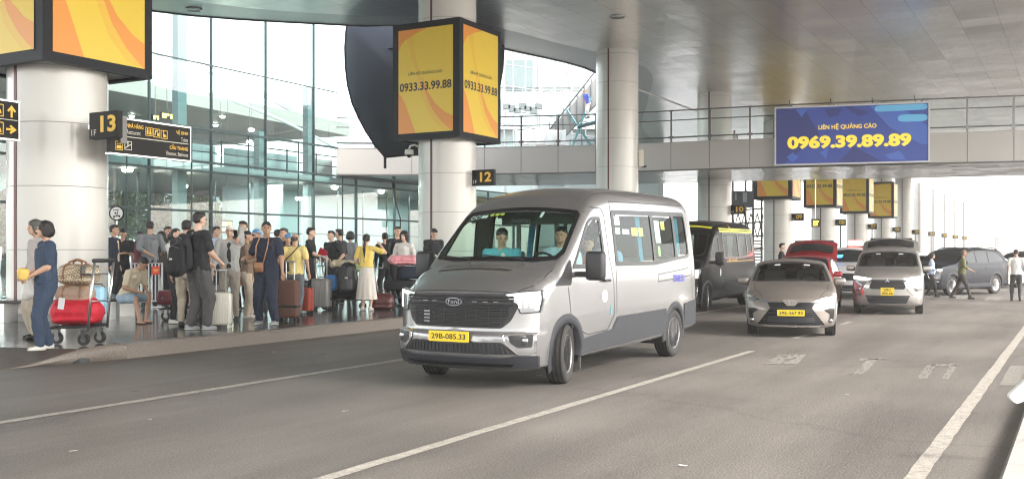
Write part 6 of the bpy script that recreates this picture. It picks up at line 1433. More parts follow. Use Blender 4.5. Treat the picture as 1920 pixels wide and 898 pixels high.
for rx_, ry_ in ((.078, .052),):
    bm = bmesh.new()
    def ring_(a, b, w_, cx_=0, cy_=0, e=.006):
        n = 28; o = [(cx_ + a * math.cos(2 * math.pi * k / n), cy_ + b * math.sin(2 * math.pi * k / n)) for k in range(n)]; i_ = [(cx_ + (a - w_) * math.cos(2 * math.pi * k / n), cy_ + (b - w_) * math.sin(2 * math.pi * k / n)) for k in range(n)]
        vo = [bm.verts.new(Me @ Vector((x, y, e))) for x, y in o]; vi = [bm.verts.new(Me @ Vector((x, y, e))) for x, y in i_]
        for k in range(n): bm.faces.new((vo[k], vo[(k + 1) % n], vi[(k + 1) % n], vi[k]))
    ring_(.082, .055, .012); ring_(.030, .050, .010, 0, 0, .009); ring_(.055, .022, .009, 0, .022, .012)
    from_bm('emblem', bm, M_chromev, sed)
c = gpos(1664, 590); xp, XB = make_car(MPV, P_silv, 'silver people carrier with raised tailgate and lit right headlamp facing the camera', c, face_cam(21.5), lit=(0, 1), plate_lines=['29C', '055.66'], hatch=(1.72, 4.2, .80, .42))
FX_ = XB.P_front(); cc = FX_(0, .88, .03); Me = frameM(cc, (0, 1, 0), (0, 0, 1)); dm = lambda a: [(0, 0), (.035 * math.cos(a - .5), .035 * math.sin(a - .5)), (.062 * math.cos(a), .062 * math.sin(a)), (.035 * math.cos(a + .5), .035 * math.sin(a + .5))]
flat([dm(R(90)), dm(R(210)), dm(R(330))], Me, M_chromev, xp, 'emblem', .006)
for s_ in (1,): pass
c = Vector((6.83, 24.5, 0)); rd, _ = make_car(HATCH, P_red, 'dark red hatchback with its tailgate raised directly behind the bronze sedan', c, face_cam(23), hatch=(1.52, 3.45, .74, .55))
c = Vector((10.6, 32.6, 0)); ws_, WB = make_car(SUV, P_white, 'white suv with a blue light in its windscreen, right of the red hatchback', c, face_cam(24))
Tw = WB.P_top(); patch('blue_light', rpoly([(-1.5, -.35), (-1.5, -.15), (-1.62, -.1), (-1.62, -.4)], .03), Tw, .012, mat('lamp_blue', (.03, .25, .9), .3, emit=1.6), ws_, skirt=.003)
lb = empty('police_beacon', pz(1604, 474, 35.5), 0, 'brightly lit red flashing lamp glaring between the white suv and the silver people carrier', 'beacon'); 
lb.location.z = 1.72
bm = bmesh.new(); bx(bm, (0, 0, .12), (.5, .16, .18), bev=.05); from_bm('lens', bm, mat('lamp_red_lit', (1.0, .10, .08), .3, emit=5), lb)
bm = bmesh.new(); bx(bm, (0, 0, -.02), (.55, .2, .08)); tube(bm, [(0, 0, -1.72), (0, 0, 0)], .03); from_bm('base', bm, M_black, lb)
c = Vector((14.35, 35.9, 0)); bs, _ = make_car(SUV, P_blue, 'dark blue suv turned across the road, seen from its left side at the right', c, math.atan2(-.54, -.84))
c = Vector((18.7, 46.5, 0)); make_car(SEDAN, P_silv, 'small silver sedan roof showing behind the silver people carrier and the blue suv', c, face_cam(25))
c = Vector((21.9, 44.5, 0)); wc, _ = make_car(HATCH, P_white, 'white hatchback seen from behind beyond the blue suv near the right edge', c, face_cam(25) + math.pi - .5)
c = Vector((24.6, 52, 0)); make_car(MPV, P_dark, 'dark car roof showing above the blue suv at the right', c, math.atan2(-.3, -.95))
c = Vector((27.4, 56, 0)); make_car(dcp(SUV, name='dark_van'), P_dark, 'dark grey tall car standing behind the white hatchback at the right edge', c, math.atan2(-.25, -.97), scale=1.15)
c = Vector((26.3, 50.5, 0)); make_car(SEDAN, P_white, 'second white car half cut off by the right edge', Vector((24.2, 46.8, 0)) + Vector((2.2, -2.0, 0)), math.atan2(-.4, -.9)) if False else None
make_car(HATCH, P_silv, 'pale small car half hidden behind the officer, beyond the blue suv', Vector((22.5, 52.5, 0)), math.atan2(-.35, -.93)) if False else None
make_car(SUV, P_dark, 'far dark suv in the bright distance between the last columns and the banners', Vector((33.5, 76, 0)), face_cam(26))
make_car(MPV, P_white, 'far white people carrier left of the far dark suv in the bright distance', Vector((31.2, 80, 0)), face_cam(26))
make_car(SEDAN, P_dark, 'far dark sedan in the bright distance above the white hatchback', Vector((36.5, 73, 0)), face_cam(28))
c = Vector((10.9, 46, 0)); make_car(MPV, P_beige, 'pale beige people carrier just behind the black limousine van', W(37.5, -9.2), VAN_RZ)
# ================================================================ PEOPLE
SKIN = [mat('skin_light', (.62, .40, .29), .5, var=.04), mat('skin_mid', (.52, .31, .21), .5, var=.04), mat('skin_tan', (.42, .24, .155), .5, var=.04)]
M_hair = mat('hair_black', (.016, .013, .012), .45, bump=.6, bscale=90); M_hairg = mat('hair_grey_brown', (.075, .06, .05), .5, bump=.5, bscale=90)
M_eye = mat('eye_dark', (.02, .015, .012), .2); M_lip = mat('lip', (.36, .12, .10), .5)
def cloth(name, col, rough=.85, var=.12): return mat('cloth_' + name, col, rough, bump=.35, bscale=45, var=var, vscale=9)
K_black = cloth('black', (.020, .020, .023)); K_navy = cloth('navy', (.022, .028, .050)); K_white = cloth('white', (.66, .64, .60)); K_cream = cloth('cream', (.60, .52, .38)); K_grey = cloth('grey', (.22, .23, .24)); K_lgrey = cloth('light_grey', (.36, .36, .34))
K_denim = cloth('denim', (.030, .050, .088), var=.35); K_ldenim = cloth('light_denim', (.28, .38, .46), var=.2); K_djean = cloth('grey_jeans', (.075, .07, .07), var=.25); K_beige = cloth('beige', (.42, .36, .28)); K_brown = cloth('brown', (.20, .14, .10)); K_olive = cloth('olive', (.13, .13, .05)); K_yellow = cloth('yellow', (.80, .60, .15)); K_yellow2 = cloth('pale_yellow', (.82, .66, .26))
K_teal = cloth('teal', (.12, .42, .50)); K_lblue = cloth('pale_blue', (.38, .46, .62)); K_rust = cloth('rust_brown', (.25, .12, .07)); K_pink = cloth('pink', (.75, .32, .36)); K_dgreen = cloth('dark_brown', (.05, .04, .035)); K_tan = cloth('tan', (.40, .30, .2))
M_shoe_w = mat('shoe_white', (.62, .60, .55), .5, var=.15, vscale=20); M_shoe_g = mat('shoe_grey', (.30, .31, .32), .6); M_shoe_b = mat('shoe_black', (.02, .02, .02), .5); M_sole = mat('shoe_sole', (.6, .58, .54), .6)
def ik(a, b, l1, l2, hint):
    d = b - a; L = d.length
    if L > (l1 + l2) * .995: b = a + d.normalized() * (l1 + l2) * .995; d = b - a; L = d.length
    x = (l1 * l1 - l2 * l2 + L * L) / (2 * L); h = math.sqrt(max(0, l1 * l1 - x * x)); u = d.normalized(); p = (hint - u * hint.dot(u))
    if p.length < 1e-4: p = Vector((0, 1, 0))
    return a + u * x + p.normalized() * h, b
PEOPLE = []
def person(label, foot, H, face, top=K_black, bottom=K_black, skin=1, hair='short', hairm=None, sleeves='short', legs='trousers', shoe=M_shoe_b, hr=None, hl=None, fr=None, fl=None, lean=0.0, turn=0.0, nod=0.0, fat=1.0, seat=None, gender='m', grip=False, z=None, hide_legs=False, hipshift=0.0, mid=None, tuck=False, voxel=.0165, side_lean=0.0, group=None, top2=None, cloth_noise=.017):
    z = .2 if z is None else z
    a = R(face); fw = Vector((math.sin(a), -math.cos(a), 0)); t = empty('person', (foot[0], foot[1], z), math.atan2(fw.y, fw.x) - math.pi / 2, label, 'person', group)
    V = lambda x, y, zz: Vector((x, y, zz)) * H
    hz = .50 if seat is None else seat; hip = Vector((hipshift, 0, hz)); sw = .112 if gender == 'm' else .098
    lc, ls = math.cos(lean), math.sin(lean)
    def up(x, y, zz):        # torso frame above the hips, leaning
        zz -= .50; return Vector((x + hip.x + side_lean * zz, hip.y + y * lc + zz * ls, hip.z + zz * lc - y * ls))
    sh = {1: up(sw, -.004, .805), -1: up(-sw, -.004, .805)}
    head = up(0, .012 + .03 * nod, .928 - .01 * nod); neck = up(0, -.004, .84)
    hd = {1: Vector(hr) if hr else Vector((sw + .035, .03, .44 + hip.z - .5)), -1: Vector(hl) if hl else Vector((-sw - .035, .03, .44 + hip.z - .5))}
    ft = {1: Vector(fr) if fr else Vector((.055, .0, .042)), -1: Vector(fl) if fl else Vector((-.055, .02, .042))}
    hj = {s: hip + Vector((s * .048, 0, -.01)) for s in (1, -1)}
    S = lambda v: v * H
    arms, legsj = {}, {}
    for s in (1, -1):
        el, wr = ik(sh[s], hd[s], .165, .150, Vector((s * .45, -.6, -.7))); arms[s] = (el, wr)
        kn, an = ik(hj[s], ft[s], .235, .225, Vector((s * .12, 1, .15)) if seat is None else Vector((s * .25, 1, .8))); legsj[s] = (kn, an)
    bm = bmesh.new(); e = lambda r: tuple(q * H for q in r) if isinstance(r, tuple) else r * H
    rt = Matrix.Rotation(-lean, 3, 'X')
    g = fat; gw = .92 if gender == 'f' else 1
    # the whole body, one skin
    limb(bm, S(up(0, 0, .745)), S(up(0, 0, .61)), e((.092 * g * gw, .055 * g, .07)), e((.072 * g, .050 * g, .05)), rt); limb(bm, S(up(0, 0, .61)), S(up(0, 0, .52)), e((.072 * g, .05 * g, .04)), e((.084 * g, .058 * g, .045)), rt)
    limb(bm, S(neck), S(head - Vector((0, .010, .03))), e(.030 * (1 if gender == 'm' else .85)), e(.030)); [limb(bm, S(up(s_ * .02, 0, .815)), S(sh[s_] * .92 + sh[-s_] * .08), e(.026), e(.028)) for s_ in (1, -1)]
    tr = Matrix.Rotation(turn, 3, 'Z') @ Matrix.Rotation(-nod * .9 - lean * .5, 3, 'X')
    hp = lambda x, y, zz: S(head) + tr @ (Vector((x, y, zz)) * H)
    limb(bm, hp(0, -.008, .018), hp(0, .012, -.028), e((.0455, .052, .048)), e((.034, .036, .034)), tr)
    ell(bm, hp(0, .056, -.010), e((.0075, .011, .012)), tr); ell(bm, hp(.0455, -.004, -.006), e((.006, .012, .017)), tr); ell(bm, hp(-.0455, -.004, -.006), e((.006, .012, .017)), tr); ell(bm, hp(0, .045, .018), e((.030, .010, .008)), tr); ell(bm, hp(0, .042, -.042), e((.014, .012, .012)), tr)
    for s in (1, -1):
        el, wr = arms[s]; limb(bm, S(sh[s]), S(el), e(.030 * g), e(.0225 * g)); limb(bm, S(el), S(wr), e(.0225 * g), e(.0145))
        kn, an = legsj[s]
        if not hide_legs: limb(bm, S(hj[s]), S(kn), e(.050 * g), e(.031)); limb(bm, S(kn), S(an), e(.032), e(.019)); limb(bm, S(an + Vector((0, -.012, -.022))), S(an + Vector((0, .062, -.028))), e((.022, .022, .014)), e((.024, .022, .010)))
        d = (wr - el).normalized(); limb(bm, S(wr + d * .012), S(wr + d * .038), e((.016, .016, .016)), e((.020, .014, .016)))
    me = remesh(bm, voxel * .9, 3)
    # fingers: four unequal, bent, and a thumb from the side of the palm
    fb = bmesh.new(); fb.from_mesh(me)
    for s in (1, -1):
        el, wr = arms[s]; d = (wr - el).normalized(); sd = d.cross(Vector((0, 0, 1)));
        if sd.length < .2: sd = Vector((0, 1, 0))
        sd.normalize(); pl = sd.cross(d).normalized(); inw = pl if pl.z < 0 else -pl; curl = .9 if grip else .45
        base = wr + d * .044
        for k in range(4):
            o_ = sd * (-.0135 + .009 * k); ln = (.036, .041, .039, .031)[k]
            p0 = base + o_ - d * .008; p1 = p0 + d * ln * .6; p2 = p1 + (d * math.cos(curl) + inw * math.sin(curl)) * ln * .45; p3 = p2 + (d * math.cos(curl * 2) + inw * math.sin(curl * 2)) * ln * .35
            tube(fb, [S(p0), S(p1), S(p2), S(p3)], [.0052 * H, .005 * H, .0045 * H, .0035 * H], 6)
        p0 = wr + d * .018 + sd * (-.012); p1 = p0 - sd * .014 + d * .014 + inw * .006; p2 = p1 + d * .018 + inw * .006; tube(fb, [S(p0), S(p1), S(p2)], [.0065 * H, .0055 * H, .004 * H], 6)
    fb.to_mesh(me); fb.free(); me.polygons.foreach_set('use_smooth', [True] * len(me.polygons))
    body = link_mesh('body', me, SKIN[skin], t)
    for s in (1, -1):
        b2 = bmesh.new(); ell(b2, hp(s * .018, .0485, .0045), e((.0068, .0045, .0035)), tr, 1); from_bm('eye', b2, M_eye, body, True)
        b2 = bmesh.new(); ell(b2, hp(s * .018, .0505, .0145), e((.0105, .003, .0022)), tr, 1); from_bm('eyebrow', b2, M_hair, body, True)
    b2 = bmesh.new(); ell(b2, hp(0, .0505, -.0285), e((.0115, .004, .0032)), tr, 1); from_bm('mouth', b2, M_lip, body, True)
    # shirt
    bm = bmesh.new(); q = .010
    hem = .47 if not tuck else .53
    limb(bm, S(up(0, 0, .752)), S(up(0, 0, .62)), e((.095 * g * gw + q, .057 * g + q, .066)), e((.078 * g + q, .054 * g + q, .05)), rt); limb(bm, S(up(0, 0, .62)), S(up(0, 0, hem + .04)), e((.078 * g + q, .054 * g + q, .04)), e((.088 * g + q, .060 * g + q, .03)), rt)
    [limb(bm, S(up(s_ * .03, 0, .818)), S(sh[s_] * .92 + sh[-s_] * .08), e(.030), e(.035)) for s_ in (1, -1)]; limb(bm, S(neck - Vector((0, 0, .022))), S(neck + Vector((0, .002, -.006))), e((.044, .036, .02)), e((.034, .032, .010)))
    for s in (1, -1):
        el, wr = arms[s]
        if sleeves == 'short': p = sh[s].lerp(el, .72); limb(bm, S(sh[s]), S(p), e(.036 * g), e(.034 * g))
        elif sleeves == 'long': limb(bm, S(sh[s]), S(el), e(.037 * g), e(.031 * g)); limb(bm, S(el), S(el.lerp(wr, .93)), e(.031 * g), e(.022))
        elif sleeves == 'roll': limb(bm, S(sh[s]), S(el), e(.037 * g), e(.031 * g)); limb(bm, S(el), S(el.lerp(wr, .3)), e(.031 * g), e(.027))
    shirt = link_mesh('shirt' if sleeves != 'long' else 'long_sleeved_top', remesh(bm, voxel, 4, cloth_noise * H * .55, 11), top, t)
    if top2:
        bm = bmesh.new(); limb(bm, S(up(0, .052 * g, .78)), S(up(0, .058 * g, .56)), e((.022, .014, .03)), e((.028, .014, .03)), rt); link_mesh('undershirt', remesh(bm, .012, 2), top2, t)
    # lower garment
    if not hide_legs and legs in ('trousers', 'shorts', 'wide'):
        bm = bmesh.new(); limb(bm, S(hip + Vector((0, 0, .035))), S(hip + Vector((0, 0, -.02))), e((.086 * g, .064 * g, .03)), e((.090 * g, .068 * g, .045)))
        for s in (1, -1):
            kn, an = legsj[s]; hh = hj[s]
            if legs == 'shorts': limb(bm, S(hh), S(hh.lerp(kn, .9)), e(.060 * g), e(.047))
            else:
                wd = 1.35 if legs == 'wide' else 1.0
                limb(bm, S(hh), S(kn), e(.058 * g), e(.041 * wd)); limb(bm, S(kn), S(kn.lerp(an, .94)), e(.041 * wd), e(.030 * wd))
        link_mesh('trousers' if legs != 'shorts' else 'shorts', remesh(bm, voxel, 3, cloth_noise * H * .6, 9), bottom, t)
    elif legs == 'skirt':
        vs, fs = [], []; N1, N2 = 60, 12
        for j in range(N2 + 1):
            f = j / N2; zz = (.575 - f * .43) * H
            for i in range(N1): an_ = 2 * math.pi * i / N1; rr = (.080 + .058 * f ** .8) * H * (1 + .045 * f * math.sin(an_ * 11) + .03 * f * math.sin(an_ * 5 + 1)); vs.append((rr * math.cos(an_), rr * .78 * math.sin(an_), zz))
        for j in range(N2):
            for i in range(N1): fs.append((j * N1 + i, j * N1 + (i + 1) % N1, (j + 1) * N1 + (i + 1) % N1, (j + 1) * N1 + i))
        from_py('skirt', vs, fs, bottom, t, True)
    if mid:                                               # belt or waist line
        bm = bmesh.new(); lathe(bm, [(.087, -.008), (.092, -.006), (.092, .006), (.087, .008)], 24, Matrix.Translation(S(up(0, 0, .545))) @ Matrix.Diagonal((H * g, H * .74 * g, H, 1))); from_bm('belt', bm, mid, t)
    # hair
    bm = bmesh.new(); hm = hairm or M_hair
    if hair == 'short': limb(bm, hp(0, -.014, .030), hp(0, -.024, .002), e((.0475, .050, .042)), e((.046, .040, .032)), tr); ell(bm, hp(0, .022, .050), e((.036, .028, .020)), tr)
    elif hair == 'crop': limb(bm, hp(0, -.012, .031), hp(0, -.024, .002), e((.0485, .0545, .042)), e((.0475, .041, .032)), tr)
    elif hair == 'bob':
        limb(bm, hp(0, -.010, .032), hp(0, -.026, -.014), e((.058, .062, .050)), e((.066, .056, .048)), tr); limb(bm, hp(.040, .006, .015), hp(.045, -.002, -.030), e((.018, .030, .03)), e((.016, .028, .022)), tr); limb(bm, hp(-.040, .006, .015), hp(-.045, -.002, -.030), e((.018, .030, .03)), e((.016, .028, .022)), tr)
    elif hair in ('pony', 'long'):
        limb(bm, hp(0, -.012, .028), hp(0, -.024, -.004), e((.0485, .052, .042)), e((.047, .042, .034)), tr)
        if hair == 'pony': limb(bm, hp(0, -.062, .002), S(up(0, -.085, .80)), e((.016, .016, .02)), e((.021, .016, .03))); limb(bm, S(up(0, -.085, .80)), S(up(0, -.075, .70)), e((.021, .016, .03)), e((.007, .007, .02)))
        else: limb(bm, hp(0, -.03, 0), S(up(0, -.055, .79)), e((.048, .034, .03)), e((.052, .022, .03)), tr)
    if hair == 'bun': limb(bm, hp(0, -.012, .028), hp(0, -.024, -.004), e((.0485, .052, .042)), e((.047, .042, .034)), tr); ell(bm, hp(0, -.068, .012), e(.022), tr)
    if hair == 'bald': limb(bm, hp(0, -.030, .012), hp(0, -.034, -.006), e((.0475, .036, .022)), e((.046, .030, .02)), tr)
    if hair.startswith('cap'): limb(bm, hp(0, -.022, .004), hp(0, -.026, -.008), e((.046, .042, .02)), e((.045, .038, .022)), tr)
    hme = remesh(bm, .011, 2, .009, 26); link_mesh('hair', hme, hm, t)
    if hair.startswith('cap'):
        cm = {'cap_white': K_white, 'cap_blue': mat('cap_blue', (.06, .25, .50), .8), 'cap_black': K_black, 'cap_officer': mat('cap_olive', (.16, .10, .07), .7)}[hair]
        bm = bmesh.new(); limb(bm, hp(0, -.008, .040), hp(0, -.010, .020), e((.042, .046, .026)), e((.050, .057, .012)), tr); cp = link_mesh('cap', remesh(bm, .012, 2), cm, t)
        bm = bmesh.new(); limb(bm, hp(0, .040, .020), hp(0, .078, .010), e((.034, .02, .004)), e((.026, .016, .003)), tr); c2 = from_bm('cap_brim', bm, cm, cp, True)
    for s in (1, -1):
        if hide_legs: break
        kn, an = legsj[s]; bm = bmesh.new()
        if shoe == 'flip': limb(bm, S(an + Vector((0, -.026, -.040))), S(an + Vector((0, .07, -.040))), e((.022, .02, .003)), e((.026, .022, .003))); from_bm('flip_flop', bm, M_shoe_b, t); continue
        limb(bm, S(an + Vector((0, -.018, -.020))), S(an + Vector((0, .066, -.026))), e((.026, .026, .020)), e((.028, .026, .014))); limb(bm, S(an + Vector((0, -.012, -.004))), S(an + Vector((0, .028, -.020))), e((.024, .026, .016)), e((.026, .024, .016))); sh_ = link_mesh('shoe', remesh(bm, .011, 2), shoe, t)
        bm = bmesh.new(); limb(bm, S(an + Vector((0, -.018, -.036))), S(an + Vector((0, .068, -.036))), e((.029, .030, .0055)), e((.031, .028, .0055))); from_bm('sole', bm, M_sole if shoe is not M_shoe_b else M_shoe_b, sh_)
    PEOPLE.append((t, H)); t['_H'] = H
    del t['_H']
    return t
def at(t, H, x, y, z):            # a point in a person's own frame (fractions of the height) as world location
    return Matrix.Translation(t.location) @ Matrix.Rotation(t.rotation_euler.z, 4, 'Z') @ Vector((x * H, y * H, z * H))
def foot(x, y, z=.2): p = px(x, y, z); return (p.x, p.y)
def hgt(x, yf, yh, z=.2): Y = (1.5 - z) * 1900 / (yf - 474); return (yf - yh) * Y / 1900

# ---- the woman in the denim jumpsuit at the kerb
f_ = foot(86, 655, .19); H = hgt(86, 660, 411)
P1 = person('woman in a dark blue denim jumpsuit holding a yellow bag at the kerb, facing left', f_, H, -52, K_denim, K_denim, 1, 'bob', sleeves='short', shoe=M_shoe_w, hr=(.02, .115, .575), hl=(-.03, .125, .57), fr=(.06, -.035, .042), fl=(-.055, .055, .042), gender='f', fat=1.28, mid=K_denim, z=.19, voxel=.0125, legs='wide', grip=True, cloth_noise=.013)
bm = bmesh.new(); limb(bm, (0, 0, .02), (0, 0, -.06), (.09, .07, .05), (.07, .06, .05)); g = link_mesh('snack_bag', remesh(bm, .010, 1, .012, 12), mat('snack_yellow', (.75, .50, .12), .5, var=.3, vscale=25)); g.location = at(P1, H, -.01, .165, .60); tag(g, 'small yellow and orange snack bag held by the woman in denim', 'snack bag')
bm = bmesh.new(); limb(bm, (0, 0, .1), (0, 0, -.14), (.03, .02, .04), (.10, .06, .10)); g = link_mesh('plastic_bag', remesh(bm, .012, 1, .02, 9), mat('plastic_white', (.62, .6, .56), .35)); g.location = pz(52, 532, P1.location.y + .35); tag(g, 'crumpled white plastic bag hanging from the arm of the woman behind the denim one', 'plastic bag')
f2 = (px(62, 634).x, 14.9); P2 = person('woman with a grey bob and beige top behind the woman in denim', pz(68, 560, 15.4)[:2], 1.80, -42, cloth('dusty_beige', (.42, .38, .36)), K_beige, 1, 'bob', mat('hair_ash', (.07, .07, .06), .5, bump=.5, bscale=80), 'roll', gender='f', hr=(.05, .09, .55), hl=(-.06, .09, .55), legs='wide', shoe=M_shoe_b)
# ---- the seated man by the column
SE = pz(235, 560, 18.9); SE = (SE.x, SE.y)
P3 = person('man in a cream tee and denim shorts sitting bent on the low bench', SE, 1.78, 66, K_cream, K_ldenim, 2, 'crop', sleeves='short', legs='shorts', shoe='flip', seat=.27, lean=.55, nod=.5, hr=(.06, .24, .33), hl=(-.06, .25, .33), fr=(.10, .29, .042), fl=(-.07, .22, .042), hipshift=0)
# ---- the queue
def q(label, x, yf, yh, face, **k):
    return person(label, foot(x, yf), hgt(x, yf, yh), face + math.degrees(math.atan((960 - x) / 1900)), **k)
q('man in a dark jacket over a cream shirt standing just right of the nearest column', 213, 572, 421, 70, top=K_navy, bottom=K_black, top2=K_cream, sleeves='long')
q('small man in black looking down at his hands left of the grey shirt man', 230, 566, 428, 10, top=K_black, bottom=K_black, hr=(.03, .14, .66), hl=(-.03, .14, .66), nod=.5)
q('man in a grey short sleeved shirt seen from behind with one arm folded back', 281, 571, 414, 172, top=cloth('steel_grey', (.20, .215, .225)), bottom=K_navy, hair='short', sleeves='roll', hl=(.02, -.11, .60), hr=(.13, .12, .62), fat=1.12)
q('dark haired person half hidden right of the man in the grey shirt', 303, 568, 434, 200, top=K_dgreen, bottom=K_black, hair='bob', fat=.95, gender='f')
q('person with a black bun behind the woman in the white top', 320, 566, 437, 170, top=K_black, bottom=K_black, hair='bun', gender='f')
q('woman in a long sleeved white top and black trousers left of the backpack man', 329, 606, 427, 55, top=K_white, bottom=K_black, skin=0, hair='bun', sleeves='long', shoe=M_shoe_w, gender='f', hr=(.05, .10, .52), fl=(-.06, .06, .042))
PM = q('big man in a black tee and washed grey jeans, seen from behind', 372, 618, 397, 118, top=K_black, bottom=K_djean, skin=0, hair='short', shoe=M_shoe_g, hr=(.05, .175, .575), hl=(-.10, .16, .56), fat=1.3, fr=(.05, .05, .042), fl=(-.06, -.05, .042), grip=True, legs='wide', voxel=.0145)
q('person in beige trousers hidden behind the backpack man', 350, 612, 412, 170, top=K_black, bottom=K_beige, hair='short')
PC = q('man in a white cap and light grey jacket holding a phone to his ear', 431, 600, 420, -8, top=K_lgrey, bottom=cloth('khaki_grey', (.28, .25, .21)), top2=K_black, skin=1, hair='cap_white', sleeves='long', hl=(-.085, .03, .85), hr=(.16, .11, .50), fat=1.12, fl=(-.07, .03, .042))
HPC = hgt(431, 600, 420)
q('dark haired man whose head shows behind the white cap man', 456, 580, 414, -30, top=K_dgreen, bottom=K_black, hair='short')
q('woman in a brown top, black cap and wide beige trousers', 463, 596, 431, 80, top=K_brown, bottom=cloth('wide_beige', (.46, .39, .31)), hair='cap_black', sleeves='long', gender='f', legs='wide', hr=(.05, .15, .68), hl=(-.05, .16, .66), shoe=M_shoe_w, fat=1.05)
q('person in a bright blue cap behind the woman in brown', 480, 582, 428, 40, top=K_olive, bottom=K_black, hair='cap_blue', gender='f', hr=(.05, .12, .7))
PN = q('stocky man in a navy tee and trousers with a tan bag across his chest', 501, 608, 415, -28, top=K_navy, bottom=K_navy, skin=2, hair='crop', shoe=M_shoe_g, hr=(.165, .13, .645), hl=(-.20, .07, .50), fat=1.22, legs='wide', fr=(.085, .0, .042), fl=(-.085, .0, .042), turn=.5, voxel=.0145)
HPN = hgt(501, 608, 415)
q('grey haired man in black behind the man in navy', 533, 580, 427, -40, top=K_black, bottom=K_black, hair='short', hairm=M_hairg)
q('person with a blue cap and white face mask beside the bald man', 540, 582, 437, 0, top=K_black, bottom=K_black, hair='cap_blue')
PY = q('bald man in a yellow tee and grey jeans with a sling bag', 553, 592, 437, 158, top=K_yellow2, bottom=cloth('slate_jeans', (.12, .135, .15)), skin=1, hair='bald', hairm=M_hairg, shoe=M_shoe_b, hr=(.17, .02, .52), hl=(-.165, .04, .52), fat=1.2)
HPY = hgt(553, 592, 437)
q('man in a black polo facing right with both hands raised in front of him', 582, 574, 426, 78, top=K_black, bottom=K_black, skin=0, hair='short', hr=(.05, .20, .61), hl=(-.06, .16, .60), fat=1.05)
q('man in a black tee turning towards the camera with a red folder', 622, 570, 432, -50, top=K_black, bottom=K_black, skin=0, hair='short', hr=(.10, .13, .60), hl=(-.15, .05, .56), fat=1.1)
q('man in black standing behind the one with the red folder', 637, 568, 429, -120, top=cloth('charcoal', (.04, .042, .045)), bottom=K_black, skin=0, hair='short', fat=1.1)
PW = q('woman in a yellow top and long white skirt with a black ponytail', 687, 582, 438, 160, top=K_yellow, bottom=cloth('off_white', (.68, .63, .56)), skin=0, hair='pony', gender='f', legs='skirt', shoe=M_shoe_w, hl=(-.10, .10, .58), hr=(.16, .10, .85), tuck=True)
q('person in a black jacket and dark hair behind the laughing woman', 745, 570, 424, 20, top=K_black, bottom=K_black, skin=0, hair='short', sleeves='long', hr=(.1, .15, .6))
PL = q('laughing woman in a white top leaning on the pink bundle of her trolley', 758, 574, 433, -25, top=K_white, bottom=K_black, skin=0, hair='bob', sleeves='long', gender='f', hr=(.12, .13, .66), hl=(-.13, .14, .66))
q('short haired man in black looking down beside the white column behind the van', 813, 562, 428, 20, top=K_black, bottom=K_black, skin=0, hair='short', sleeves='long', nod=.5, hr=(.05, .14, .62))
q('person in a dark green top between the grey shirt man and backpack man', 314, 562, 424, 30, top=cloth('bottle_green', (.03, .07, .05)), bottom=K_black, hair='short')
q('woman in a maroon top with long hair standing behind the seated man', 262, 560, 432, 150, top=cloth('maroon', (.14, .03, .04)), bottom=K_black, hair='long', gender='f')
q('man in a pale blue shirt left of the man in the white cap', 404, 566, 424, 60, top=K_lblue, bottom=K_navy, hair='short')
q('person in a grey hoodie behind the man with the red folder', 657, 560, 434, 140, top=K_grey, bottom=K_black, hair='bob', gender='f', sleeves='long')
q('man in a charcoal tee between the woman in brown and navy man', 520, 564, 430, 150, top=cloth('charcoal', (.04, .042, .045)), bottom=K_black, hair='short')
q('person in black just right of the woman in the yellow top', 722, 566, 436, 200, top=K_black, bottom=K_black, hair='short', sleeves='long')
# ---- people on the road at the right
person('woman in a pale blue shirt walking by the front of the dark blue suv', foot(1747, 556, 0), 1.50, 60, K_lblue, K_black, 0, 'bob', None, 'long', gender='f', hr=(.05, .14, .58), fr=(.05, .10, .042), fl=(-.05, -.12, .06), z=0, legs='trousers')
person('officer in an olive shirt and dark trousers striding to the right on the road', foot(1803, 562, 0), 1.62, 64, K_olive, K_dgreen, 2, 'cap_officer', None, 'roll', hr=(.08, .19, .58), hl=(-.10, .14, .60), fr=(.05, .16, .042), fl=(-.05, -.19, .07), z=0, lean=.08)
person('man in a white shirt and dark trousers seen from behind at the right edge', foot(1905, 564, 0), 1.62, 160, K_white, cloth('dark_slate', (.04, .042, .045)), 2, 'cap_black', None, 'short', hr=(.16, .06, .52), hl=(-.14, .04, .50), fr=(.07, 0, .042), fl=(-.07, .02, .042), z=0)
person('dark haired man standing by the white column behind the red tailgate', (9.45, 35.5), 1.85, 70, K_black, K_black, 0, 'short', z=0)
# ---- two people high up
p = pz(1377, 258, 54.5); person('tiny child in a white shirt behind the glass railing of the bridge', (p.x, p.y), 1.25, -20, K_white, K_white, 2, 'crop', z=6.83, hr=(-.02, .1, .9))
p = pz(1103, 222, 60.6); person('worker in a blue vest and orange cap leaning on the escalator above the awning', (p.x, p.y), 1.75, -60, mat('vest_blue', (.06, .10, .5), .7), K_white, 2, 'cap_officer', z=pz(1103, 222, 60.6).z, lean=.35)
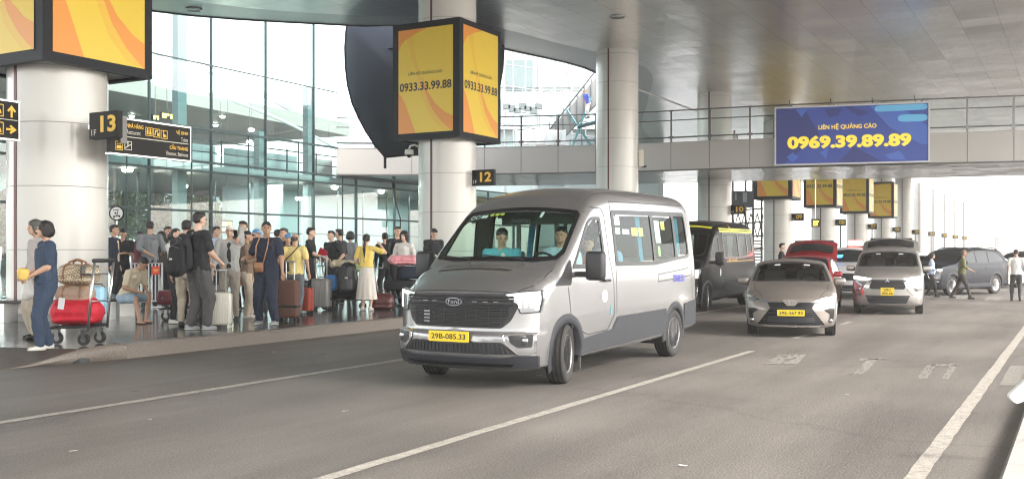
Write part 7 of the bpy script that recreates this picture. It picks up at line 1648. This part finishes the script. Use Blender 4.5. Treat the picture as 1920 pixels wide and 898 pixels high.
# ---- people inside the van (they sit on its seats)
def in_van(x, y, z): return van.matrix_basis @ Vector((x, y, z))
bpy.context.view_layer.update()
def vperson(label, x, y, z, H, face, **k):
    p = in_van(x, y, z); return person(label, (p.x, p.y), H, face, z=p.z, seat=.30, fr=(.05, .20, .05), fl=(-.05, .20, .05), **k)
vperson('man in a teal polo shirt looking down in the front passenger seat of the van', -1.93, -.44, .53, 1.66, 8, top=K_teal, bottom=K_navy, top2=K_white, skin=1, hair='crop', nod=.35, hr=(.06, .16, .46), hl=(-.06, .16, .46), fat=1.15)
vperson('driver in a pale blue shirt behind the steering wheel of the van', -1.98, .45, .54, 1.66, -18, top=cloth('driver_blue', (.40, .55, .62)), bottom=K_navy, skin=2, hair='crop', hr=(.07, .20, .50), hl=(-.09, .20, .52))
vperson('passenger in a blue shirt seen through the first side window of the van', -3.0, .60, .50, 1.66, -10, top=cloth('mid_blue', (.12, .25, .40)), bottom=K_navy, skin=2, hair='crop', fat=1.1)
vperson('passenger in red at the front edge of the first side window of the van', -2.72, .50, .46, 1.62, -20, top=cloth('red', (.50, .07, .05)), bottom=K_black, skin=2, hair='short')
# ================================================================ LUGGAGE, TROLLEYS, BARRIERS, BENCH
def suitcase(label, loc, rz, w_, d_, h_, m, ribs=7, handle=.0, tilt=0.0, strap=None, z=.2, wheels=True):
    t = empty('suitcase', (loc[0], loc[1], z), rz, label, 'suitcase'); t.rotation_euler = (0, tilt, rz)
    bm = bmesh.new(); b0 = .06 if wheels else 0; bx(bm, (0, 0, b0 + h_ / 2), (w_, d_, h_), bev=min(d_, w_) * .16); auto_smooth(from_bm('shell', bm, m, t), 50)
    bm = bmesh.new()
    for k in range(ribs):
        x = (k + .5) / ribs * w_ * .86 - w_ * .43
        for s in (1, -1): bx(bm, (x, s * d_ / 2, b0 + h_ / 2), (w_ * .035, .014, h_ * .84), bev=.003)
    if ribs: from_bm('rib', bm, m, t)
    bm = bmesh.new(); bx(bm, (0, 0, b0 + h_ / 2), (w_ + .004, .012, h_ + .004), bev=.004); from_bm('zip_line', bm, M_black, t)
    if strap: 
        bm = bmesh.new(); bx(bm, (0, 0, b0 + h_ * .30), (w_ + .012, d_ + .012, .045)); from_bm('strap', bm, strap, t)
    if wheels:
        for sx in (1, -1):
            for sy in (1, -1):
                bm = bmesh.new(); tube(bm, [(sx * w_ * .4, sy * d_ * .38 - .012, .03), (sx * w_ * .4, sy * d_ * .38 + .012, .03)], .03, 12); bx(bm, (sx * w_ * .4, sy * d_ * .38, .06), (.03, .03, .04)); from_bm('wheel', bm, M_black if m is not M_case_w else M_sole, t)
    if handle:
        bm = bmesh.new()
        for s in (1, -1): tube(bm, [(s * w_ * .2, d_ * .36, b0 + h_ - .02), (s * w_ * .2, d_ * .36, b0 + h_ + handle)], .010, 8)
        bx(bm, (0, d_ * .36, b0 + h_ + handle), (w_ * .52, .032, .03), bev=.01); from_bm('pull_handle', bm, M_chrome, t)
    bm = bmesh.new(); tube(bm, [(-.08, 0, b0 + h_), (-.07, 0, b0 + h_ + .03), (.07, 0, b0 + h_ + .03), (.08, 0, b0 + h_)], .009, 6); from_bm('carry_handle', bm, M_black, t)
    return t
M_case_w = mat('case_ivory', (.62, .59, .50), .35, coat=.3); M_case_b = mat('case_black', (.025, .026, .03), .4, coat=.2); M_case_br = cloth('case_brown', (.13, .062, .045)); M_case_g = mat('case_grey', (.22, .21, .20), .45, coat=.2); M_case_or = cloth('case_orange_red', (.28, .05, .03), var=.4); M_case_mr = mat('case_maroon', (.16, .02, .03), .4)
def ws(x, y): p = px(x, y, .2); return (p.x, p.y)
suitcase('ivory white ribbed suitcase with its long handle pulled up, by the kerb', ws(413, 615), R(8), .40, .26, .56, M_case_w, 8, .38)
suitcase('black hard suitcase just behind the ivory one', ws(392, 606), R(20), .36, .25, .68, M_case_b, 5, .35)
suitcase('tall brown fabric suitcase with a black strap beside the man in navy', ws(541, 601), R(-6), .40, .28, .72, M_case_br, 0, .35, strap=K_black)
suitcase('black suitcase between the beige trousers and the man in navy', ws(484, 590), R(12), .40, .26, .62, M_case_b, 3, 0)
suitcase('grey hard suitcase with a long silver handle left of the loaded trolley', ws(603, 581), R(-12), .42, .3, .66, M_case_g, 6, .5)
suitcase('orange red suitcase half hidden by the bald man', ws(569, 588), R(-20), .40, .24, .50, M_case_or, 4, 0)
suitcase('black suitcase standing behind the legs of the man in the yellow tee', ws(566, 580), R(10), .36, .25, .6, M_case_b, 4, .4)
def bag(label, name, loc, r, m, rz=0, extra=None, amp=.02, cat='bag', vox=.014):
    t = empty(name, loc, rz, label, cat); bm = bmesh.new()
    limb(bm, (-r[0] * .55, 0, r[2] * .9), (r[0] * .55, 0, r[2] * .9), (r[0] * .5, r[1], r[2]), (r[0] * .5, r[1], r[2])); limb(bm, (-r[0] * .5, 0, r[2] * .35), (r[0] * .5, 0, r[2] * .35), (r[0] * .48, r[1] * 1.0, r[2] * .35), (r[0] * .48, r[1], r[2] * .35))
    link_mesh('shell', remesh(bm, vox, 2, amp, 7), m, t)
    if extra: extra(t, r)
    return t
def handles(m):
    def f(t, r):
        for s in (1, -1):
            bm = bmesh.new(); tube(bm, [(-r[0] * .35, s * r[1] * .6, r[2] * 1.5), (-r[0] * .3, s * r[1] * .35, r[2] * 2.05), (0, s * r[1] * .2, r[2] * 2.3), (r[0] * .3, s * r[1] * .35, r[2] * 2.05), (r[0] * .35, s * r[1] * .6, r[2] * 1.5)], .014, 6); from_bm('handle', bm, m, t, True)
        for s in (.42, -.42):
            bm = bmesh.new(); lathe(bm, [(1.03, -.03), (1.05, 0), (1.03, .03)], 24, Matrix.Translation((s * r[0], 0, r[2] * .93)) @ Matrix.Rotation(R(90), 4, 'Y') @ Matrix.Diagonal((r[2] * .99, r[1], r[0] * .9, 1))); from_bm('strap', bm, m, t)
    return f
def checks(name, c1, c2, sc):
    if name in MATS: return MATS[name]
    m = mat(name, c1, .45); t = m.node_tree; ch = t.nodes.new('ShaderNodeTexChecker'); ch.inputs['Scale'].default_value = sc; ch.inputs[1].default_value = (*c1, 1); ch.inputs[2].default_value = (*c2, 1)
    tc = t.nodes.new('ShaderNodeTexCoord'); mp = t.nodes.new('ShaderNodeMapping'); mp.inputs['Rotation'].default_value = (0.6, .3, .785); t.links.new(tc.outputs['Object'], mp.inputs[0]); t.links.new(mp.outputs[0], ch.inputs['Vector']); t.links.new(ch.outputs[0], t.nodes['Principled BSDF'].inputs['Base Color']); return m
M_mono = checks('brown_pattern', (.30, .22, .14), (.62, .52, .38), 34); M_leather = mat('tan_leather', (.27, .12, .06), .4); M_redcloth = cloth('bright_red', (.55, .012, .03), .6, .1)
def trolley(label, loc, rz, L_=.95, W_=.55, hh=1.0, zt=.26):
    """airport luggage trolley: platform frame, upright handle, three wheels"""
    t = empty('luggage_trolley', (loc[0], loc[1], .2), rz, label, 'luggage trolley', 'luggage trolleys')
    bm = bmesh.new()
    for s in (1, -1): tube(bm, [(-L_ / 2, s * W_ / 2, zt), (L_ / 2 - .1, s * W_ * .38, zt - .03), (L_ / 2, 0, zt - .04)], .018, 8)
    for x in (-.35, -.1, .15): tube(bm, [(x, -W_ / 2, zt - .01), (x, W_ / 2, zt - .01)], .014, 6)
    from_bm('platform', bm, M_black, t)
    bm = bmesh.new()
    for s in (1, -1): tube(bm, [(-L_ / 2, s * W_ / 2, zt - .05), (-L_ / 2 - .04, s * W_ / 2, zt + .4), (-L_ / 2 - .1, s * W_ / 2, hh)], .019, 8)
    tube(bm, [(-L_ / 2 - .03, -W_ / 2, zt + .35), (-L_ / 2 - .03, W_ / 2, zt + .35)], .012, 6); from_bm('upright', bm, M_chrome, t, True)
    bm = bmesh.new(); tube(bm, [(-L_ / 2 - .1, -W_ / 2 - .03, hh + .01), (-L_ / 2 - .1, W_ / 2 + .03, hh + .01)], .028, 8); from_bm('handle', bm, M_black, t, True)
    bm = bmesh.new(); bx(bm, (-L_ / 2 + .04, 0, hh - .18), (.16, W_ * .9, .02)); bx(bm, (-L_ / 2 + .12, 0, hh - .12), (.015, W_ * .9, .12)); from_bm('basket', bm, M_steel, t)
    for (x, y) in ((-L_ * .38, W_ * .42), (-L_ * .38, -W_ * .42), (L_ * .36, 0)):
        r = .085; bm = bmesh.new(); tube(bm, [(x, y - .02, r), (x, y + .02, r)], r, 20); w_ = from_bm('wheel', bm, M_tyre, t); bm = bmesh.new(); tube(bm, [(x, y - .024, r), (x, y + .024, r)], r * .5, 14); from_bm('hub', bm, M_steel, w_); 
        bm = bmesh.new(); bx(bm, (x, y, r + .09), (.06, .07, .1)); from_bm('fork', bm, M_steel, t)
    return t
# left trolley with the red duffel and two bags
T1p = px(136, 646, .2); T1 = trolley('luggage trolley loaded with the red duffel behind the woman in denim', (T1p.x - .02, T1p.y + .1), R(175), .72, .5, 1.18, .27)
T1.rotation_euler.z = R(172)
tp = Vector(T1.location)
bag('bulging bright red duffel bag with a white tag on the left trolley', 'duffel_bag', tp + Vector((.05, -.02, .29)), (.36, .24, .20), M_redcloth, 0, lambda t, r: (lambda bm: (bx(bm, (-.12, -.235, .30), (.085, .012, .16), Matrix.Rotation(R(8), 3, 'Y')), from_bm('tag', bm, M_stick, t)))(bmesh.new()), .016)
bag('beige travel bag in the middle of the pile on the left trolley', 'travel_bag', tp + Vector((.02, .02, .60)), (.28, .18, .13), cloth('sand', (.38, .27, .20)), 0, handles(M_leather), .010)
bag('brown checked travel bag with tan straps on top of the left trolley', 'travel_bag', tp + Vector((.05, 0, .86)), (.30, .19, .15), M_mono, 0, handles(M_leather), .012)
suitcase('pale blue suitcase standing behind the bags on the left trolley', (tp.x + .28, tp.y + .12), 0, .22, .2, .40, mat('case_pale_blue', (.35, .62, .78), .4), 0, 0, z=tp.z + .42, wheels=False)
# trolley with the maroon case in the queue
c = px(340, 600, .2); T2 = trolley('luggage trolley carrying the small maroon case left of the backpack man', (c.x, c.y), R(200), .8, .5, .95)
t = suitcase('small maroon case with metal clasps lying on the trolley left of the backpack man', (c.x - .12, c.y - .1), 0, .56, .35, .28, M_case_mr, 0, 0, z=.2 + .30, wheels=False)
for s in (-.14, .14):
    bm = bmesh.new(); bx(bm, (s, -.18, .14), (.05, .02, .06)); from_bm('clasp', bm, M_chromev, t)
bag('beige patterned bag above the maroon case', 'hand_bag', Vector((c.x, c.y + .1, .80)), (.2, .12, .12), M_mono, 0, None, .008)
# big trolley with the black backpack
c = px(640, 580, .2); T3 = trolley('luggage trolley piled with a black backpack and bags beside the grey suitcase', (c.x + .1, c.y), R(-4), 1.1, .6, 1.18)
def backpack(label, loc, rz, s=1.0, m=None, tilt=0):
    t = empty('backpack', loc, rz, label, 'backpack'); t.rotation_euler = (tilt, 0, rz); m = m or K_black
    bm = bmesh.new(); limb(bm, (0, 0, -.16 * s), (0, 0, .14 * s), (.17 * s, .11 * s, .12 * s), (.14 * s, .09 * s, .12 * s)); link_mesh('shell', remesh(bm, .012, 2, .006, 9), m, t)
    bm = bmesh.new(); limb(bm, (0, -.10 * s, -.16 * s), (0, -.09 * s, -.02 * s), (.12 * s, .05 * s, .08 * s), (.11 * s, .04 * s, .06 * s)); link_mesh('front_pocket', remesh(bm, .012, 2), m, t)
    bm = bmesh.new(); tube(bm, [(-.1 * s, -.075 * s, .18 * s), (0, -.10 * s, .22 * s), (.1 * s, -.075 * s, .18 * s)], .004, 5); bx(bm, (0, -.135 * s, .01 * s), (.05 * s, .01, .025 * s)); from_bm('zip', bm, M_chrome, t)
    for sd in (1, -1):
        bm = bmesh.new(); tube(bm, [(sd * .07 * s, .08 * s, .22 * s), (sd * .085 * s, .14 * s, .2 * s), (sd * .09 * s, .13 * s, -.05 * s), (sd * .1 * s, .09 * s, -.2 * s)], .02 * s, 6); from_bm('shoulder_strap', bm, m, t, True)
    return t
backpack('tall glossy black backpack standing on the big trolley', Vector((c.x + .18, c.y - .2, .92)), 0, 1.45, mat('nylon_black', (.02, .02, .023), .35, bump=.3, bscale=30))
bag('black bag lying at the bottom of the big trolley', 'travel_bag', Vector((c.x + .15, c.y, .47)), (.36, .22, .12), K_black, 0, None, .012)
bag('crumpled cream cloth bundle on top of the big trolley', 'cloth_bundle', Vector((c.x + .0, c.y + .12, 1.16)), (.3, .2, .09), cloth('cream2', (.55, .48, .34)), 0, None, .03)
bag('pale green plastic bag on the right of the big trolley pile', 'plastic_bag', Vector((c.x + .45, c.y + .1, 1.08)), (.2, .15, .11), mat('plastic_green', (.45, .58, .32), .4), 0, None, .03)
bag('blue and teal carrier bag on the left side of the big trolley', 'carrier_bag', Vector((c.x - .22, c.y - .1, .62)), (.15, .1, .2), mat('carrier_blue', (.05, .16, .36), .4, var=.5, vscale=6), 0, None, .01)
# trolley of the laughing woman
c = px(752, 576, .2); T4 = trolley('luggage trolley pushed by the laughing woman with the pink bundle', (c.x, c.y), R(8), 1.1, .6, 1.12)
bag('bright pink folded jacket bundle on top of the laughing womans trolley', 'pink_bundle', Vector((c.x + .12, c.y - .25, 1.22)), (.40, .22, .12), mat('pink_satin', (.80, .34, .38), .4, bump=.3, bscale=8), 0, None, .03, cat='bundle')
suitcase('navy suitcase lying flat under the pink bundle', (c.x + .28, c.y - .1), R(4), .62, .42, .30, K_navy, 0, 0, z=.2 + .68, wheels=False)
suitcase('black suitcase lying across the laughing womans trolley', (c.x - .02, c.y), R(-6), .75, .45, .26, K_black, 0, 0, z=.2 + .40, wheels=False)
bag('grey cloth bag low on the laughing womans trolley', 'cloth_bag', Vector((c.x + .25, c.y - .15, .44)), (.26, .2, .10), K_lgrey, 0, None, .02)
bag('dark red leather holdall on the ground right of the white skirt', 'holdall', Vector((*ws(716, 580), .2)), (.28, .18, .2), mat('leather_dark_red', (.09, .025, .025), .35), R(6), handles(mat('leather_dark_red', (.09, .025, .025), .35)), .01)
backpack('black backpack on the back of the big man in the black tee', at(PM, 1.98, -.01, -.13, .66), PM.rotation_euler.z + math.pi * 0, 1.25, K_black)
backpack('second black backpack hanging left of the big man in the black tee', at(PM, 1.98, .10, -.25, .60), PM.rotation_euler.z + .4, 1.05, cloth('black2', (.013, .013, .015)))
backpack('black backpack standing against the dark coat behind the laughing woman', pz(720, 492, 24), .3, 1.3, K_black) if False else None
# bags carried across the body
def crossbag(label, t, H, cx_, cy_, cz_, w_, h_, m, sm, path):
    e = empty('cross_body_bag', t.location, t.rotation_euler.z, label, 'bag'); bm = bmesh.new(); bx(bm, (cx_ * H, cy_ * H, cz_ * H), (w_ * H, .035 * H, h_ * H), bev=.02); o = from_bm('pouch', bm, m, e); auto_smooth(o, 50)
    bm = bmesh.new(); bx(bm, (cx_ * H, (cy_ + .019 * (1 if cy_ > 0 else -1)) * H, (cz_ + h_ * .2) * H), (w_ * H * .96, .006 * H, h_ * .5 * H), bev=.004); from_bm('flap', bm, sm, e)
    bm = bmesh.new(); tube(bm, [Vector(p) * H for p in path], .011 * H / 1.8, 6); from_bm('strap', bm, sm, e, True)
crossbag('tan leather pouch bag hanging on the belly of the man in navy', PN, HPN, .03, .105, .555, .085, .095, mat('tan_leather', (.27, .12, .06), .4), mat('strap_tan', (.42, .22, .11), .45), [(-.015, .11, .60), (-.05, .095, .74), (-.045, .05, .85), (0, -.04, .86), (.055, .03, .86), (.07, .09, .76), (.07, .11, .60)])
crossbag('black sling bag on the back of the bald man in the yellow tee', PY, HPY, -.09, -.09, .60, .10, .13, K_black, K_black, [(-.10, -.095, .66), (0, -.100, .75), (.07, -.06, .84), (.075, .0, .85), (.02, .08, .75), (-.09, .08, .6), (-.12, 0, .6), (-.11, -.08, .60)])
pb = q_ = px(468, 588, .2)
t = empty('paper_bag', (px(466, 594, .2).x + .05, px(466, 594, .2).y - .35, 1.02), R(10), 'brown paper shopping bag hanging from the hand of the woman in brown', 'paper bag'); bm = bmesh.new(); bx(bm, (0, 0, 0), (.26, .12, .36), bev=.006); from_bm('bag', bm, mat('kraft_paper', (.36, .22, .12), .7, bump=.2, bscale=14), t)
bm = bmesh.new(); tube(bm, [(-.06, 0, .18), (0, 0, .27), (.06, 0, .18)], .004, 5); from_bm('handle', bm, M_leather, t)
t = empty('folder', pz(606, 478, 25.0), R(-20), 'red folder held at the chest of the man in the black tee', 'folder'); bm = bmesh.new(); bx(bm, (.02, -.1, 0), (.24, .015, .30), Matrix.Rotation(R(28), 3, 'Y')); from_bm('cover', bm, mat('folder_red', (.62, .04, .07), .4), t)
# phones
def phone(label, p):
    bm = bmesh.new(); bx(bm, (0, 0, 0), (.075, .012, .15), Matrix.Rotation(R(20), 3, 'X'), bev=.004); o = from_bm('phone', bm, M_gloss); o.location = p; tag(o, label, 'phone')
phone('black phone held to the ear of the man in the white cap', at(PC, HPC, -.062, .035, .90))
# glasses
bm = bmesh.new(); Hc = HPC
for s in (1, -1): tube(bm, [(s * .018 + .013 * math.cos(a), .055, .934 + .010 * math.sin(a)) for a in np.linspace(0, 2 * math.pi, 13)], .0018, 5, False)
tube(bm, [(-.006, .056, .936), (.006, .056, .936)], .0016, 5)
for s in (1, -1): tube(bm, [(s * .031, .054, .936), (s * .047, .01, .934)], .0016, 5)
bmesh.ops.scale(bm, vec=(Hc, Hc, Hc), verts=bm.verts); g = from_bm('glasses', bm, M_black); g.location = PC.location; g.rotation_euler = PC.rotation_euler; tag(g, 'dark rimmed glasses on the face of the man in the white cap', 'glasses')
# crowd barrier with a red plate
a, b = px(246, 580, .2), px(304, 577, .2); a.z = b.z = .2; ln = (b - a).length; dr = (b - a).normalized()
t = empty('crowd_barrier', a, math.atan2(dr.y, dr.x), 'silver crowd barrier with vertical bars and a red plate behind the seated man', 'crowd barrier')
hb = hgt(250, 580, 494)
bm = bmesh.new(); tube(bm, [(0, 0, .1), (0, 0, hb), (ln, 0, hb), (ln, 0, .1)], .026, 8); tube(bm, [(0, 0, .17), (ln, 0, .17)], .022, 8); from_bm('frame', bm, M_lrail if 'M_lrail' in globals() else mat('barrier_silver', (.66, .66, .66), .4, .1), t, True)
bm = bmesh.new()
for k in range(1, 9): tube(bm, [(ln * k / 9, 0, .17), (ln * k / 9, 0, hb)], .017, 6)
from_bm('bars', bm, mat('barrier_silver', (.66, .66, .66), .4, .1), t)
bm = bmesh.new()
for x in (.1, ln - .1): bx(bm, (x, 0, .02), (.05, .5, .03)); bx(bm, (x, 0, .08), (.03, .03, .12))
from_bm('foot', bm, M_steel, t)
bm = bmesh.new(); bx(bm, (ln * .76, -.03, hb - .17), (.23, .012, .2)); pl_ = from_bm('plate', bm, mat('plate_red', (.62, .04, .025), .4), t)
flat([box2(-.07, .01, .07, .03), box2(-.05, -.03, .05, -.012)], frameM((ln * .76, -.037, hb - .17), (1, 0, 0), (0, 0, 1)), M_signy, pl_, 'marking')
# wheelchair-like hoop stand at the left of the barrier: the round hoops of a trolley row
for x, lab in ((214, 'left white hoop rail beside the nearest column'), (232, 'right white hoop rail beside the nearest column')):
    p = px(x, 566, .2); t = empty('hoop_rail', (p.x, p.y, .2), R(20), lab, 'hoop rail'); bm = bmesh.new(); tube(bm, [(-.22, 0, 0), (-.22, 0, .75), (-.12, 0, .98), (.0, 0, 1.04), (.12, 0, .98), (.22, 0, .75), (.22, 0, 0)], .022, 8); from_bm('hoop', bm, mat('hoop_white', (.6, .62, .62), .35, .2), t, True)
    bm = bmesh.new(); bx(bm, (-.22, 0, .012), (.12, .12, .024)); bx(bm, (.22, 0, .012), (.12, .12, .024)); from_bm('foot_plate', bm, M_steel, t)
# low bench round the nearest column
cb = COLS[0].location; t = empty('bench', (cb.x, cb.y, .2), ROADROT, 'low dark bench ringing the foot of the nearest column', 'bench')
bm = bmesh.new(); lathe(bm, [(1.02, .36), (1.52, .36), (1.54, .39), (1.52, .42), (1.02, .42)], 64, closed=True); from_bm('seat', bm, mat('bench_stone', (.10, .095, .09), .25), t)
for k in range(8):
    an = 2 * math.pi * k / 8 + .2; bm = bmesh.new(); bx(bm, (0, 0, 0), (.34, .1, .36), Matrix.Rotation(an, 3, 'Z')); o = from_bm('leg', bm, M_chrome, t); o.location = (1.26 * math.cos(an), 1.26 * math.sin(an), .18)
# ================================================================ 0.0017
hz_m = bpy.data.materials.new('haze_veil_air'); hz_m.use_nodes = True; t = hz_m.node_tree; t.nodes.remove(t.nodes['Principled BSDF'])
pv = t.nodes.new('ShaderNodeVolumePrincipled'); pv.inputs['Color'].default_value = (.97, .94, .90, 1); pv.inputs['Density'].default_value = 0.0017; pv.inputs['Anisotropy'].default_value = .3
t.links.new(pv.outputs[0], t.nodes['Material Output'].inputs['Volume'])
bm = bmesh.new(); bx(bm, (115, 190, 6.5), (610, 720, 15)); hz = from_bm('haze_veil', bm, hz_m); tag(hz, kind='stuff')  # thin haze volume added to imitate veiling lens glare and lift the darks
bpy.data.batch_remove(TRASH)
bpy.data.scenes.remove(TMP)
